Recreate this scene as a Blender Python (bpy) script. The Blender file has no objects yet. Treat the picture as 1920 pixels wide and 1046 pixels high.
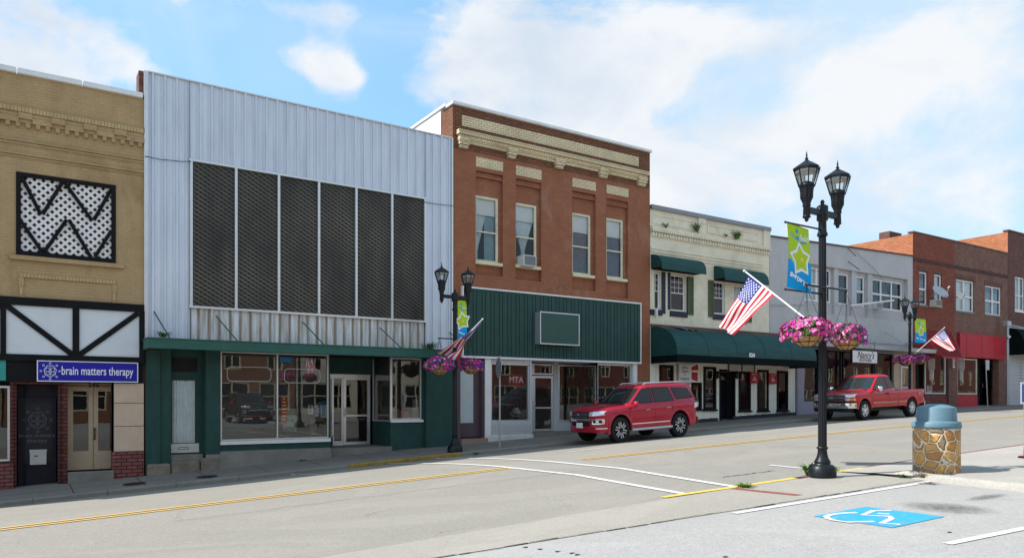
import bpy, math, random
from mathutils import Vector, Matrix
random.seed(7)
sc = bpy.context.scene
col = sc.collection
R = math.radians
# ------------------------------------------------------------------ camera
TH = R(33.3); SN, CS = math.sin(TH), math.cos(TH)
FPX, CXP, HYP = 1400.0, 960.0, 750.0
cam_d = bpy.data.cameras.new("camera"); cam = bpy.data.objects.new("camera", cam_d); col.objects.link(cam)
cam_d.sensor_width = 36; cam_d.lens = FPX / 1920 * 36; cam_d.shift_y = (HYP - 523) / 1920
cam_d.clip_start = .05; cam_d.clip_end = 3000
cam.location = (0, 0, 0); cam.rotation_euler = (R(90), 0, -TH)
sc.camera = cam
sc.render.resolution_x = 1024; sc.render.resolution_y = 557
sc.view_settings.view_transform = 'Standard'; sc.view_settings.look = 'None'
sc.view_settings.exposure = EXPO = 0.72
sc.view_settings.gamma = 1
# ------------------------------------------------------------------ sun
SUNV = Vector((-.84, .42, 1.0)).normalized()
sd = bpy.data.lights.new("sun", 'SUN'); sd.energy = 4.3; sd.angle = R(.6); sd.color = (1, .95, .88)
sun = bpy.data.objects.new("sun", sd); col.objects.link(sun)
sun.rotation_euler = SUNV.to_track_quat('Z', 'Y').to_euler()
# ------------------------------------------------------------------ sky
def make_world():
    w = bpy.data.worlds.new("World"); sc.world = w; w.use_nodes = True
    nt = w.node_tree; N = nt.nodes; L = nt.links; N.clear()
    def math_(op, a, b=None, c=None, clamp=False):
        n = N.new('ShaderNodeMath'); n.operation = op; n.use_clamp = clamp
        for i, q in enumerate((a, b, c)):
            if q is None: continue
            if isinstance(q, (int, float)): n.inputs[i].default_value = q
            else: L.new(q, n.inputs[i])
        return n.outputs[0]
    out = N.new('ShaderNodeOutputWorld'); bg = N.new('ShaderNodeBackground'); bg.inputs[1].default_value = .148
    L.new(bg.outputs[0], out.inputs[0])
    sky = N.new('ShaderNodeTexSky'); sky.sky_type = 'NISHITA'; sky.sun_disc = False
    sky.sun_elevation = math.asin(SUNV.z); sky.sun_rotation = math.atan2(SUNV.x, SUNV.y)
    sky.air_density = 1.1; sky.dust_density = .6; sky.ozone_density = 2.2; sky.altitude = 700
    tc = N.new('ShaderNodeTexCoord'); sp = N.new('ShaderNodeSeparateXYZ'); L.new(tc.outputs['Generated'], sp.inputs[0])
    x, y, z = sp.outputs
    az = math_('ARCTAN2', x, y); el = math_('ARCSINE', z)
    # fractal noise on the direction, stretched sideways
    mp = N.new('ShaderNodeMapping'); mp.inputs['Scale'].default_value = (1, 1, 1.7); L.new(tc.outputs['Generated'], mp.inputs[0])
    def noise(s, d, r, dist=0, off=0):
        n = N.new('ShaderNodeTexNoise'); n.inputs['Scale'].default_value = s; n.inputs['Detail'].default_value = d
        n.inputs['Roughness'].default_value = r; n.inputs['Distortion'].default_value = dist
        m2 = N.new('ShaderNodeMapping'); m2.inputs['Location'].default_value = (off, off * .7, off * .3); L.new(mp.outputs[0], m2.inputs[0])
        L.new(m2.outputs[0], n.inputs['Vector']); return n.outputs['Fac']
    nz = noise(6.0, 12, .60, .25); nw = noise(2.2, 8, .6, 1.2, 5.3); ns = noise(5.5, 10, .58, .3, 2.1)
    def ae(px, py):
        u = (px - CXP) / FPX; v = (HYP - py) / FPX
        d = Vector((SN + CS * u, CS - SN * u, v)).normalized()
        return math.atan2(d.x, d.y), math.asin(d.z)
    holes = [(712, 110, 38, 90, .9), (470, 130, 60, 60, .5), (790, 215, 50, 30, .3), (1250, 215, 50, 26, .4), (1420, 185, 110, 24, .32), (1500, 120, 140, 20, .2), (1005, 190, 40, 30, .2), (760, 30, 40, 90, .3), (1100, 20, 90, 25, .3), (1830, 230, 120, 60, .3), (1640, 400, 200, 50, .25)]
    veil = [(1500, 260, 520, 360, .85), (1780, 120, 300, 260, .5), (560, 40, 260, 60, .25), (520, 140, 140, 70, .25)]
    blobs = [  # photo position of each cloud bank, half width, half height, weight
        (70, 60, 170, 95, 1.2), (-60, 150, 240, 110, .9), (215, 115, 70, 38, .75), (612, 122, 60, 42, .85), (660, 140, 50, 22, .45), (335, 8, 40, 22, .6), (540, 20, 130, 24, .55), (500, 100, 60, 26, .35), (650, 150, 60, 30, .4),
        (950, 90, 150, 140, 1.1), (1060, 240, 200, 110, 1.0), (1130, 130, 160, 90, .7), (850, 200, 90, 60, .6), (1250, 80, 180, 70, .72), (1290, 310, 200, 110, 1.0), (1450, 255, 190, 80, 1.0), (1560, 330, 150, 60, .4),
        (1600, 190, 120, 50, .5), (1180, 30, 160, 50, .5), (1600, 425, 220, 30, .55), (1750, 60, 260, 60, .65), (1700, 140, 220, 60, .6), (1850, 320, 150, 60, .3), (735, 215, 30, 14, .5), (1400, 60, 120, 40, .45)]
    def field(blobs):
      tot = None
      for (px, py, sx, sy, wt) in blobs:
        a0, e0 = ae(px, py); a1, e1 = ae(px + sx, py); a2, e2 = ae(px, py - sy)
        sa = max(abs(a1 - a0), .015); se = max(abs(e2 - e0), .012)
        dx = math_('DIVIDE', math_('SUBTRACT', az, a0), sa); dy = math_('DIVIDE', math_('SUBTRACT', el, e0), se)
        r2 = math_('ADD', math_('MULTIPLY', dx, dx), math_('MULTIPLY', dy, dy))
        g = math_('MULTIPLY', math_('EXPONENT', math_('MULTIPLY', r2, -.8)), wt)
        tot = g if tot is None else math_('ADD', tot, g)
      return tot
    tot = math_('SUBTRACT', math_('MINIMUM', field(blobs), 1.15), field(holes))
    vl = math_('MINIMUM', field(veil), .82)
    # elsewhere in the sky: ordinary broken cloud
    back = math_('MULTIPLY', math_('LESS_THAN', math_('ADD', math_('MULTIPLY', x, SN), math_('MULTIPLY', y, CS)), .15), .62)
    tot = math_('MAXIMUM', tot, back)
    m = math_('ADD', math_('MULTIPLY', math_('SUBTRACT', nz, .5), 3.4), math_('SUBTRACT', math_('MULTIPLY', tot, 1.05), .42))
    mask = N.new('ShaderNodeMapRange'); mask.interpolation_type = 'SMOOTHSTEP'; mask.inputs[1].default_value = -.22; mask.inputs[2].default_value = .62
    L.new(m, mask.inputs[0])
    wisp = N.new('ShaderNodeMapRange'); wisp.inputs[1].default_value = .50; wisp.inputs[2].default_value = .80; wisp.inputs[4].default_value = .45; L.new(nw, wisp.inputs[0])
    mk = math_('MAXIMUM', mask.outputs[0], wisp.outputs[0]); mk = math_('MULTIPLY', mk, .97)
    # cloud colour: lit white with soft grey-lilac folds
    cr = N.new('ShaderNodeValToRGB'); cr.color_ramp.elements[0].position = .30; cr.color_ramp.elements[0].color = (2.85, 3.2, 3.65, 1)
    cr.color_ramp.elements[1].position = .60; cr.color_ramp.elements[1].color = (3.8, 3.9, 4.02, 1); L.new(ns, cr.inputs[0])
    mx = N.new('ShaderNodeMix'); mx.data_type = 'RGBA'; L.new(mk, mx.inputs[0])
    hs = N.new('ShaderNodeHueSaturation'); hs.inputs['Saturation'].default_value = 1.0; hs.inputs['Value'].default_value = 1.12; L.new(sky.outputs[0], hs.inputs['Color'])
    mv = N.new('ShaderNodeMix'); mv.data_type = 'RGBA'; L.new(vl, mv.inputs[0]); cy_ = N.new('ShaderNodeMix'); cy_.data_type = 'RGBA'; cy_.inputs[0].default_value = .45; L.new(hs.outputs[0], cy_.inputs[6]); cy_.inputs[7].default_value = (.95, 2.75, 4.0, 1); L.new(cy_.outputs[2], mv.inputs[6]); mv.inputs[7].default_value = (2.8, 3.5, 4.15, 1)
    L.new(mv.outputs[2], mx.inputs[6]); L.new(cr.outputs[0], mx.inputs[7])
    L.new(mx.outputs[2], bg.inputs[0])
make_world()
try:
    sc.cycles.max_bounces = 8; sc.cycles.transparent_max_bounces = 16
except Exception: pass

# ------------------------------------------------------------------ photo pixel -> place in the street
D = 22.0          # facade line
def PT(px, Y):
    u = (px - CXP) / FPX; return Y / (CS - SN * u)
def PX(px, Y=D):
    u = (px - CXP) / FPX; return PT(px, Y) * (SN + CS * u)
def PZ(px, py, Y=D): return PT(px, Y) * (HYP - py) / FPX
def P(px, py, Y=D): return Vector((PX(px, Y), Y, PZ(px, py, Y)))
def PAX(px, py, X):   # on the plane X = const
    u = (px - CXP) / FPX; t = X / (SN + CS * u)
    return Vector((X, t * (CS - SN * u), t * (HYP - py) / FPX))
def RC(pl, pr, yt, yb, Y=D, ref=None):
    """rectangle on the facade: x0,x1,z0,z1 (heights read at the left edge)"""
    ref = pl if ref is None else ref
    return PX(pl, Y), PX(pr, Y), PZ(ref, yb, Y), PZ(ref, yt, Y)

# ------------------------------------------------------------------ mesh builder
ORG = {}
class MB:
    def __init__(s): s.v = []; s.f = []; s.mi = []; s.sm = []
    def add(s, vs, fs, mi=0, sm=False):
        b = len(s.v); s.v += [tuple(p) for p in vs]
        for f in fs: s.f.append([b + i for i in f]); s.mi.append(mi); s.sm.append(sm)
        return s
    def box(s, x0, x1, y0, y1, z0, z1, mi=0):
        if x0 > x1: x0, x1 = x1, x0
        if y0 > y1: y0, y1 = y1, y0
        if z0 > z1: z0, z1 = z1, z0
        return s.add([(x0,y0,z0),(x1,y0,z0),(x1,y1,z0),(x0,y1,z0),(x0,y0,z1),(x1,y0,z1),(x1,y1,z1),(x0,y1,z1)],
              [(0,3,2,1),(4,5,6,7),(0,1,5,4),(1,2,6,5),(2,3,7,6),(3,0,4,7)], mi)
    def quad(s, a, b, c, d, mi=0): return s.add([a, b, c, d], [(0, 1, 2, 3)], mi)
    def bar(s, p0, p1, w, th, n=(0, -1, 0), mi=0):
        """oriented bar p0->p1, width w across, thickness th along n starting at the points' plane"""
        p0 = Vector(p0); p1 = Vector(p1); n = Vector(n).normalized(); d = (p1 - p0).normalized(); a = d.cross(n).normalized() * w / 2
        n = n * th
        q = [p0 - a, p0 + a, p1 + a, p1 - a]
        return s.add(q + [k + n for k in q], [(0,1,2,3),(7,6,5,4),(0,4,5,1),(1,5,6,2),(2,6,7,3),(3,7,4,0)], mi)
    def prism(s, pts, n, mi=0):
        """polygon (3D points) extruded by vector n"""
        n = Vector(n); k = len(pts); a = [Vector(p) for p in pts]; b = [p + n for p in a]
        return s.add(a + b, [tuple(range(k))[::-1], tuple(range(k, 2 * k))] + [(i, (i + 1) % k, k + (i + 1) % k, k + i) for i in range(k)], mi)
    def tube(s, pts, r, n=8, mi=0, sm=True, cap=True):
        pts = [Vector(p) for p in pts]; rs = r if isinstance(r, (list, tuple)) else [r] * len(pts)
        vs = []; fs = []; ref = None
        for i, p in enumerate(pts):
            d = (pts[min(i + 1, len(pts) - 1)] - pts[max(i - 1, 0)])
            if d.length < 1e-9: d = Vector((0, 0, 1))
            d.normalize()
            if ref is None: ref = Vector((1, 0, 0)) if abs(d.x) < .8 else Vector((0, 1, 0))
            a = d.cross(ref).normalized(); b = d.cross(a).normalized(); ref = -d.cross(a).cross(Vector((0,0,0))) if False else ref
            for k in range(n):
                t = 2 * math.pi * k / n; vs.append(p + a * math.cos(t) * rs[i] + b * math.sin(t) * rs[i])
        for i in range(len(pts) - 1):
            for k in range(n): fs.append((i*n+k, i*n+(k+1)%n, (i+1)*n+(k+1)%n, (i+1)*n+k))
        s.add(vs, fs, mi, sm)
        if cap: s.add(vs[:n], [tuple(range(n))[::-1]], mi); s.add(vs[-n:], [tuple(range(n))], mi)
        return s
    def lathe(s, prof, c=(0, 0, 0), n=24, mi=0, sm=True, flute=0, fd=.12, rot=0, cap=True):
        c = Vector(c); vs = []; fs = []
        for (r, z) in prof:
            for k in range(n):
                t = 2 * math.pi * (k + rot) / n; rr = r
                if flute: rr = r * (1 - fd * abs(math.sin(t * flute / 2)) ** .7 * 1.0)
                vs.append((c.x + rr * math.cos(t), c.y + rr * math.sin(t), c.z + z))
        m = len(prof)
        for i in range(m - 1):
            for k in range(n): fs.append((i*n+k, i*n+(k+1)%n, (i+1)*n+(k+1)%n, (i+1)*n+k))
        s.add(vs, fs, mi, sm)
        if cap:
            if prof[0][0] > 1e-4: s.add(vs[:n], [tuple(range(n))[::-1]], mi)
            if prof[-1][0] > 1e-4: s.add(vs[-n:], [tuple(range(n))], mi)
        return s
    def grid(s, fn, nu, nv, mi=0, sm=True, flip=False):
        vs = [fn(i / nu, j / nv) for j in range(nv + 1) for i in range(nu + 1)]
        fs = []
        for j in range(nv):
            for i in range(nu):
                a = j * (nu + 1) + i; q = (a, a + 1, a + nu + 2, a + nu + 1); fs.append(q[::-1] if flip else q)
        return s.add(vs, fs, mi, sm)
    def clusters(s):
        # groups of touching faces, as separate builders
        n = len(s.v); par = {}
        def find(a):
            while par.setdefault(a, a) != a: par[a] = par[par[a]]; a = par[a]
            return a
        key = [(round(x, 3), round(y, 3), round(z, 3)) for x, y, z in s.v]
        for f in s.f:
            for i in f[1:]: par[find(key[i])] = find(key[f[0]])
        g = {}
        for k, f in enumerate(s.f): g.setdefault(find(key[f[0]]), []).append(k)
        G_ = []
        for ks in g.values():
            p = [s.v[i] for k in ks for i in s.f[k]]; G_.append([[min(q[a] for q in p) - .03 for a in range(3)], [max(q[a] for q in p) + .03 for a in range(3)], ks])
        ch = True
        while ch:
            ch = False
            for i in range(len(G_)):
                for j in range(i + 1, len(G_)):
                    a, b = G_[i], G_[j]
                    if all(a[0][t] <= b[1][t] and b[0][t] <= a[1][t] for t in range(3)):
                        G_[i] = [[min(a[0][t], b[0][t]) for t in range(3)], [max(a[1][t], b[1][t]) for t in range(3)], a[2] + b[2]]; del G_[j]; ch = True; break
                if ch: break
        out = []
        for _, _, ks in G_:
            m = MB()
            for k in ks: m.add([s.v[i] for i in s.f[k]], [tuple(range(len(s.f[k])))], s.mi[k], s.sm[k])
            out.append(m)
        return out
    def build(s, name, mats, parent=None, bevel=0, org=None):
        if name in ('shopfront_wall', 'window_bays', 'entrance_wall', 'return_wall', 'valance', 'door_frame', 'cladding', 'wiper') and parent:
            cl = s.clusters()
            if len(cl) > 1: return [m._build(name, mats, parent, bevel, org) for m in cl][0]
        return s._build(name, mats, parent, bevel, org)
    def _build(s, name, mats, parent=None, bevel=0, org=None):
        if org is None: org = ORG.get(parent.name if parent else None, Vector((0, 0, 0)))
        me = bpy.data.meshes.new(name)
        me.from_pydata([(x - org[0], y - org[1], z - org[2]) for x, y, z in s.v], [], s.f)
        if not isinstance(mats, (list, tuple)): mats = [mats]
        for m in mats: me.materials.append(m)
        me.polygons.foreach_set('material_index', s.mi); me.polygons.foreach_set('use_smooth', s.sm); me.update()
        o = bpy.data.objects.new(name, me); col.objects.link(o)
        if parent: o.parent = parent; ORG[o.name] = Vector(org)
        else: o.location = org; ORG[o.name] = Vector(org)
        if bevel:
            b = o.modifiers.new('bevel', 'BEVEL'); b.width = bevel; b.segments = 2; b.limit_method = 'ANGLE'; b.angle_limit = R(40)
        return o
def tag(o, label=None, cat=None, group=None, kind=None):
    if label: o['label'] = label
    if cat: o['category'] = cat
    if group: o['group'] = group
    if kind: o['kind'] = kind
    return o
def empty(name, loc, label, cat, group=None):
    o = bpy.data.objects.new(name, None); o.empty_display_size = .3; col.objects.link(o); o.location = loc
    ORG[o.name] = Vector(loc); return tag(o, label, cat, group)
def children(o): return list(o.children)
def copy_tree(o, parent=None):
    c = o.copy(); col.objects.link(c); c.parent = parent
    for ch in children(o): copy_tree(ch, c)
    return c
def text_mb(mb, body, size, origin, ux=(1, 0, 0), uy=(0, 0, 1), ext=.004, align='CENTER', bold=0, shear=0, xs=1, space=1, mi=0):
    cu = bpy.data.curves.new('t', 'FONT'); cu.body = body; cu.size = size; cu.align_x = align; cu.align_y = 'CENTER'; cu.extrude = ext
    cu.offset = bold; cu.shear = shear; cu.space_character = space; cu.resolution_u = 3
    ob = bpy.data.objects.new('t', cu); col.objects.link(ob); bpy.context.view_layer.update()
    dg = bpy.context.evaluated_depsgraph_get(); me = bpy.data.meshes.new_from_object(ob.evaluated_get(dg))
    ux = Vector(ux).normalized(); uy = Vector(uy).normalized(); uz = ux.cross(uy); o = Vector(origin)
    mb.add([o + ux * v.co.x * xs + uy * v.co.y + uz * v.co.z for v in me.vertices], [tuple(p.vertices) for p in me.polygons], mi)
    bpy.data.objects.remove(ob); bpy.data.curves.remove(cu); bpy.data.meshes.remove(me)
    return mb
# ------------------------------------------------------------------ materials
def newmat(name):
    m = bpy.data.materials.new(name); m.use_nodes = True; nt = m.node_tree; b = nt.nodes['Principled BSDF']; return m, nt, b
def mk(nt, t, **kw):
    n = nt.nodes.new(t)
    for k, v in kw.items():
        if k.startswith('i_'): n.inputs[k[2:].replace('_', ' ')].default_value = v
        else: setattr(n, k, v)
    return n
def mixc(nt, fac, a, b, mode='MIX'):
    n = nt.nodes.new('ShaderNodeMix'); n.data_type = 'RGBA'; n.blend_type = mode
    for i, q in ((0, fac), (6, a), (7, b)):
        if isinstance(q, (int, float)): n.inputs[i].default_value = q
        elif isinstance(q, tuple): n.inputs[i].default_value = q if len(q) == 4 else q + (1,)
        else: nt.links.new(q, n.inputs[i])
    return n.outputs[2]
def nmath(nt, op, a, b=None, clamp=False):
    n = nt.nodes.new('ShaderNodeMath'); n.operation = op; n.use_clamp = clamp
    for i, q in enumerate((a, b)):
        if q is None: continue
        if isinstance(q, (int, float)): n.inputs[i].default_value = q
        else: nt.links.new(q, n.inputs[i])
    return n.outputs[0]
def coords(nt, scale=(1, 1, 1)):
    t = nt.nodes.new('ShaderNodeTexCoord'); m = nt.nodes.new('ShaderNodeMapping'); m.inputs['Scale'].default_value = scale
    nt.links.new(t.outputs['Object'], m.inputs[0]); return m.outputs[0]
def noise(nt, scale, detail=5, rough=.6, sc=(1, 1, 1), dist=0):
    n = mk(nt, 'ShaderNodeTexNoise'); n.inputs['Scale'].default_value = scale; n.inputs['Detail'].default_value = detail
    n.inputs['Roughness'].default_value = rough; n.inputs['Distortion'].default_value = dist
    nt.links.new(coords(nt, sc), n.inputs['Vector']); return n.outputs['Fac']
def ramp(nt, f, a, b, lo=0., hi=1.):
    n = nt.nodes.new('ShaderNodeMapRange'); n.inputs[1].default_value = a; n.inputs[2].default_value = b; n.inputs[3].default_value = lo; n.inputs[4].default_value = hi
    nt.links.new(f, n.inputs[0]); return n.outputs[0]
def bumpn(nt, b, h, s=.3, d=.01):
    n = nt.nodes.new('ShaderNodeBump'); n.inputs['Strength'].default_value = s; n.inputs['Distance'].default_value = d
    nt.links.new(h, n.inputs['Height']); nt.links.new(n.outputs[0], b.inputs['Normal']); return n
def sc3(c, k): return tuple(min(1, q * k) for q in c[:3])
def pmat(name, c, rough=.6, metal=0, var=.12, vs=2.5, bump=0, bs=60, dirt=0, dirtc=(.12, .10, .08), coat=0, streak=False, spec=None, emis=0, fine=0):
    m, nt, b = newmat(name); spec = (.5 if rough < .4 or metal else .2) if spec is None else spec
    b.inputs['Roughness'].default_value = rough; b.inputs['Metallic'].default_value = metal; b.inputs['Specular IOR Level'].default_value = spec
    b.inputs['Coat Weight'].default_value = coat; b.inputs['Coat Roughness'].default_value = .03
    if var or dirt:
        f = ramp(nt, noise(nt, vs, 8, .65), .3, .7)
        o = mixc(nt, f, sc3(c, 1 - var), sc3(c, 1 + var))
        if fine: o = mixc(nt, ramp(nt, noise(nt, 90, 2, .5), .35, .65, 0, fine), o, sc3(c, .5))
        if dirt:
            g = noise(nt, 1.6, 9, .72, (4, 4, .5) if streak else (1, 1, 1), .6)
            o = mixc(nt, ramp(nt, g, .5, .78, 0, dirt), o, dirtc)
        nt.links.new(o, b.inputs['Base Color'])
        r = ramp(nt, noise(nt, vs * 3, 4), .3, .7, max(.02, rough - .06), min(1, rough + .08)); nt.links.new(r, b.inputs['Roughness'])
    else: b.inputs['Base Color'].default_value = tuple(c[:3]) + (1,)
    if bump: bumpn(nt, b, noise(nt, bs, 6, .6), bump, .01)
    return m
def brick(name, c1, c2, mort, w=.21, h=.075, ms=.012, bs=.5, blotch=None, bl=.5, blo=(.5, .8), rough=.85, seed=0, side=None):
    """brickwork; the bricks run along x on the front and along y on the sides"""
    m, nt, b = newmat(name); L = nt.links
    t = nt.nodes.new('ShaderNodeTexCoord'); s = nt.nodes.new('ShaderNodeSeparateXYZ'); L.new(t.outputs['Object'], s.inputs[0])
    cb = nt.nodes.new('ShaderNodeCombineXYZ'); L.new(nmath(nt, 'ADD', nmath(nt, 'ADD', s.outputs[0], s.outputs[1]), seed), cb.inputs[0]); L.new(s.outputs[2], cb.inputs[1])
    br = nt.nodes.new('ShaderNodeTexBrick'); L.new(cb.outputs[0], br.inputs['Vector'])
    br.inputs['Scale'].default_value = 1; br.inputs['Brick Width'].default_value = w; br.inputs['Row Height'].default_value = h; br.inputs['Mortar Size'].default_value = ms
    br.inputs['Mortar Smooth'].default_value = .3; br.inputs['Bias'].default_value = 0
    br.inputs['Color1'].default_value = tuple(c1) + (1,); br.inputs['Color2'].default_value = tuple(c2) + (1,); br.inputs['Mortar'].default_value = tuple(mort) + (1,)
    o = br.outputs['Color']
    o = mixc(nt, .55, o, mixc(nt, ramp(nt, noise(nt, 1.3, 9, .7), .3, .7), (.72, .72, .72), (1.25, 1.25, 1.25)), 'MULTIPLY')
    if blotch: o = mixc(nt, ramp(nt, noise(nt, 1.1, 9, .72, (1, 1, .6), .5), blo[0], blo[1], 0, bl), o, tuple(blotch))
    L.new(o, b.inputs['Base Color']); b.inputs['Roughness'].default_value = rough; b.inputs['Specular IOR Level'].default_value = .15
    h_ = nmath(nt, 'SUBTRACT', nmath(nt, 'MULTIPLY', noise(nt, 40, 4), .35), br.outputs['Fac'])
    bumpn(nt, b, h_, bs, .012)
    return m
M = {}
M['tan'] = brick('tan painted brick', (.42, .29, .155), (.44, .305, .165), (.395, .272, .143), blotch=(.20, .115, .055), bl=.65, blo=(.52, .78), bs=.5, seed=.3)
M['tan_trim'] = brick('tan painted soldier course', (.44, .32, .16), (.50, .36, .19), (.26, .18, .09), w=.075, h=.22, ms=.008)
M['redpaint'] = brick('russet painted brick', (.29, .118, .066), (.33, .138, .078), (.25, .100, .056), bs=.3, blotch=(.38, .215, .16), bl=.85, blo=(.55, .78), seed=1.1)
M['redtop'] = brick('dark weathered parapet brick', (.19, .08, .045), (.27, .12, .065), (.08, .05, .04), bs=.6, ms=.014)
M['buff'] = brick('buff trim brick', (.68, .58, .38), (.73, .63, .43), (.38, .28, .17), w=.22, h=.08, ms=.011, bs=.6, blotch=(.38, .26, .13), bl=.5, blo=(.5, .75))
M['buff_sold'] = brick('buff soldier brick', (.66, .55, .34), (.72, .60, .39), (.30, .22, .13), w=.08, h=.3, ms=.01, bs=.6)
M['cream'] = brick('cream painted brick', (.76, .70, .55), (.80, .735, .58), (.68, .62, .48), bs=.45, blotch=(.36, .30, .20), bl=.55, blo=(.55, .8), seed=2.2)
M['cream_trim'] = brick('cream painted dentil brick', (.74, .68, .52), (.79, .72, .56), (.34, .29, .20), w=.11, h=.2, ms=.016, bs=.6)
M['rbrick'] = brick('red running brick', (.215, .052, .033), (.29, .080, .050), (.16, .075, .06), bs=.5, blotch=(.14, .055, .04), bl=.5, seed=.7)
M['bbrick'] = brick('brown weathered brick', (.15, .058, .042), (.26, .11, .078), (.21, .15, .125), bs=.6, ms=.015, blotch=(.09, .045, .035), bl=.6, seed=1.9)
M['dbrick'] = brick('dark plum brick', (.13, .055, .045), (.20, .085, .065), (.11, .08, .07), bs=.5, seed=3)
M['obrick'] = brick('orange side brick', (.40, .135, .062), (.52, .20, .095), (.24, .12, .08), bs=.6, ms=.013, seed=.2)
M['sbrick_dk'] = brick('dark red jamb brick', (.11, .035, .03), (.15, .05, .042), (.03, .02, .02), w=.25, h=.095, ms=.013, bs=.8)
M['sbrick'] = brick('brick red shopfront base', (.21, .065, .055), (.28, .10, .085), (.05, .03, .03), w=.25, h=.095, ms=.013, bs=.8)
M['stucco'] = pmat('pale grey stucco', (.47, .46, .47), .85, var=.06, vs=.8, bump=.3, bs=70, dirt=.35, dirtc=(.27, .25, .24), streak=True)
M['stucco_beige'] = pmat('peach stucco', (.60, .45, .33), .85, var=.06, bump=.3, bs=60, dirt=.35, dirtc=(.36, .22, .14))
M['lilac'] = pmat('lilac grey painted wall', (.40, .37, .43), .8, var=.05, bump=.2, dirt=.2)
M['concrete'] = pmat('old concrete', (.21, .19, .165), .9, var=.2, vs=1.4, bump=.5, bs=30, dirt=.5, dirtc=(.13, .11, .09))
M['stone'] = pmat('rough foundation stone', (.22, .18, .14), .9, var=.3, vs=4, bump=.9, bs=9, dirt=.5)
M['plaster'] = pmat('peeling white plaster', (.62, .60, .57), .85, var=.15, vs=6, bump=.6, bs=20, dirt=.6, dirtc=(.30, .26, .22))
M['coping_white'] = pmat('white glazed coping', (.72, .73, .74), .45, var=.06, dirt=.35, dirtc=(.35, .30, .26))
M['coping_grey'] = pmat('grey metal coping', (.24, .235, .25), .5, metal=.3, var=.1)
M['coping_dark'] = pmat('dark clay coping', (.12, .07, .06), .7, var=.2)
M['roof'] = pmat('black tar roof', (.05, .05, .05), .9, var=.2)
M['white'] = pmat('white paint', (.78, .74, .73), .5, var=.05, dirt=.2, dirtc=(.4, .38, .34))
M['whitewall'] = pmat('whitewashed side wall', (.85, .85, .84), .6, var=.03, vs=1)
M['panelwhite'] = pmat('white panel board', (.66, .69, .72), .6, var=.05, vs=1.5, dirt=.2, dirtc=(.4, .4, .38))
M['oldpaint'] = pmat('peeling cream window paint', (.68, .62, .48), .7, var=.12, vs=9, bump=.6, bs=30, dirt=.75, dirtc=(.20, .15, .10))
M['sillcream'] = pmat('cream sill paint', (.70, .62, .42), .7, var=.08, dirt=.25)
M['blackwood'] = pmat('black painted timber', (.009, .009, .010), .7, var=.3, bump=.2, spec=.15)
M['black'] = pmat('black iron paint', (.008, .010, .014), .36, var=.25, vs=8, spec=.32)
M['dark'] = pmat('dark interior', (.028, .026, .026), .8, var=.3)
M['navy'] = pmat('navy black door paint', (.010, .009, .020), .5, var=.2, spec=.25)
M['purple'] = pmat('dull mauve paint', (.11, .075, .09), .6, var=.1)
M['beigedoor'] = pmat('beige door paint', (.50, .37, .25), .5, var=.06, dirt=.2, dirtc=(.3, .2, .14))
M['greenwall'] = pmat('dark green painted wall', (.022, .064, .055), .65, spec=.25, var=.15, vs=3, bump=.15, dirt=.3, dirtc=(.08, .13, .11), streak=True)
M['greentrim'] = pmat('green canopy paint', (.028, .105, .082), .5, spec=.3, var=.12, vs=3, dirt=.3, dirtc=(.03, .07, .055), streak=True)
M['greensiding'] = pmat('dark green siding', (.026, .068, .060), .6, spec=.25, var=.12, vs=2, dirt=.25, dirtc=(.045, .10, .085), streak=True)
M['groove'] = pmat('groove shadow gap', (.008, .02, .016), .8, var=0)
M['signpanel'] = pmat('blank green sign face', (.030, .085, .070), .4, spec=.3, var=.05)
M['alu'] = pmat('aluminium frame', (.62, .62, .62), .38, metal=.7, var=.06, vs=6)
M['steel'] = pmat('galvanised steel', (.42, .44, .45), .45, metal=.6, var=.12, vs=6)
M['cardboard'] = pmat('brown stained bottom plate', (.35, .22, .12), .8, var=.2)
M['teal'] = pmat('teal paint', (.04, .30, .27), .5)
M['bluesign'] = pmat('blue sign face', (.018, .012, .33), .5, spec=.25, var=.04)
M['lettwhite'] = pmat('white lettering', (.80, .80, .84), .5, var=0)
M['lettblack'] = pmat('black lettering', (.015, .015, .015), .5, var=0)
M['mauvelet'] = pmat('faded mauve lettering', (.13, .11, .16), .5, var=0)
M['redsign'] = pmat('red sign', (.42, .022, .022), .45, var=.05)
M['redmetal'] = pmat('red standing seam metal', (.30, .035, .035), .5, var=.1, dirt=.2, dirtc=(.16, .03, .03))
M['redpanel'] = pmat('red painted panel', (.46, .018, .030), .5, var=.1, dirt=.3, dirtc=(.2, .02, .02))
M['redband'] = pmat('weathered red brown band', (.20, .085, .065), .8, var=.2, vs=5, dirt=.4)
M['cloth'] = pmat('white curtain', (.80, .84, .85), .9, var=.08, vs=8)
M['clothgrey'] = pmat('grey net curtain', (.28, .26, .31), .9, var=.1, vs=7)
M['clothteal'] = pmat('pale teal curtain', (.42, .56, .58), .9, var=.1, vs=7)
M['shade'] = pmat('white roller shade', (.88, .87, .86), .9, var=.04)
M['shutter'] = pmat('olive shutter', (.10, .125, .065), .6, var=.1)
M['navyblue'] = pmat('slate trim paint', (.028, .038, .055), .6, var=.1)
M['creamboard'] = pmat('cream board siding', (.86, .82, .70), .6, var=.05, dirt=.35, dirtc=(.58, .46, .30), streak=True)
M['clapboard'] = pmat('grey white clapboard', (.50, .50, .50), .6, var=.06)
M['orange'] = pmat('orange plastic', (.75, .12, .05), .5, var=.05)
M['yellowpaint'] = pmat('yellow curb paint', (.31, .20, .055), .8, var=.3, vs=6, dirt=1, dirtc=(.18, .15, .11))
M['red brick strip'] = M['sbrick']
M['wood'] = pmat('varnished wood', (.30, .13, .05), .5, var=.2)
M['plastic'] = pmat('off white plastic', (.60, .60, .57), .5, var=.04)
M['leaf'] = pmat('weed green', (.09, .19, .03), .7, var=.4, vs=20)
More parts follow.
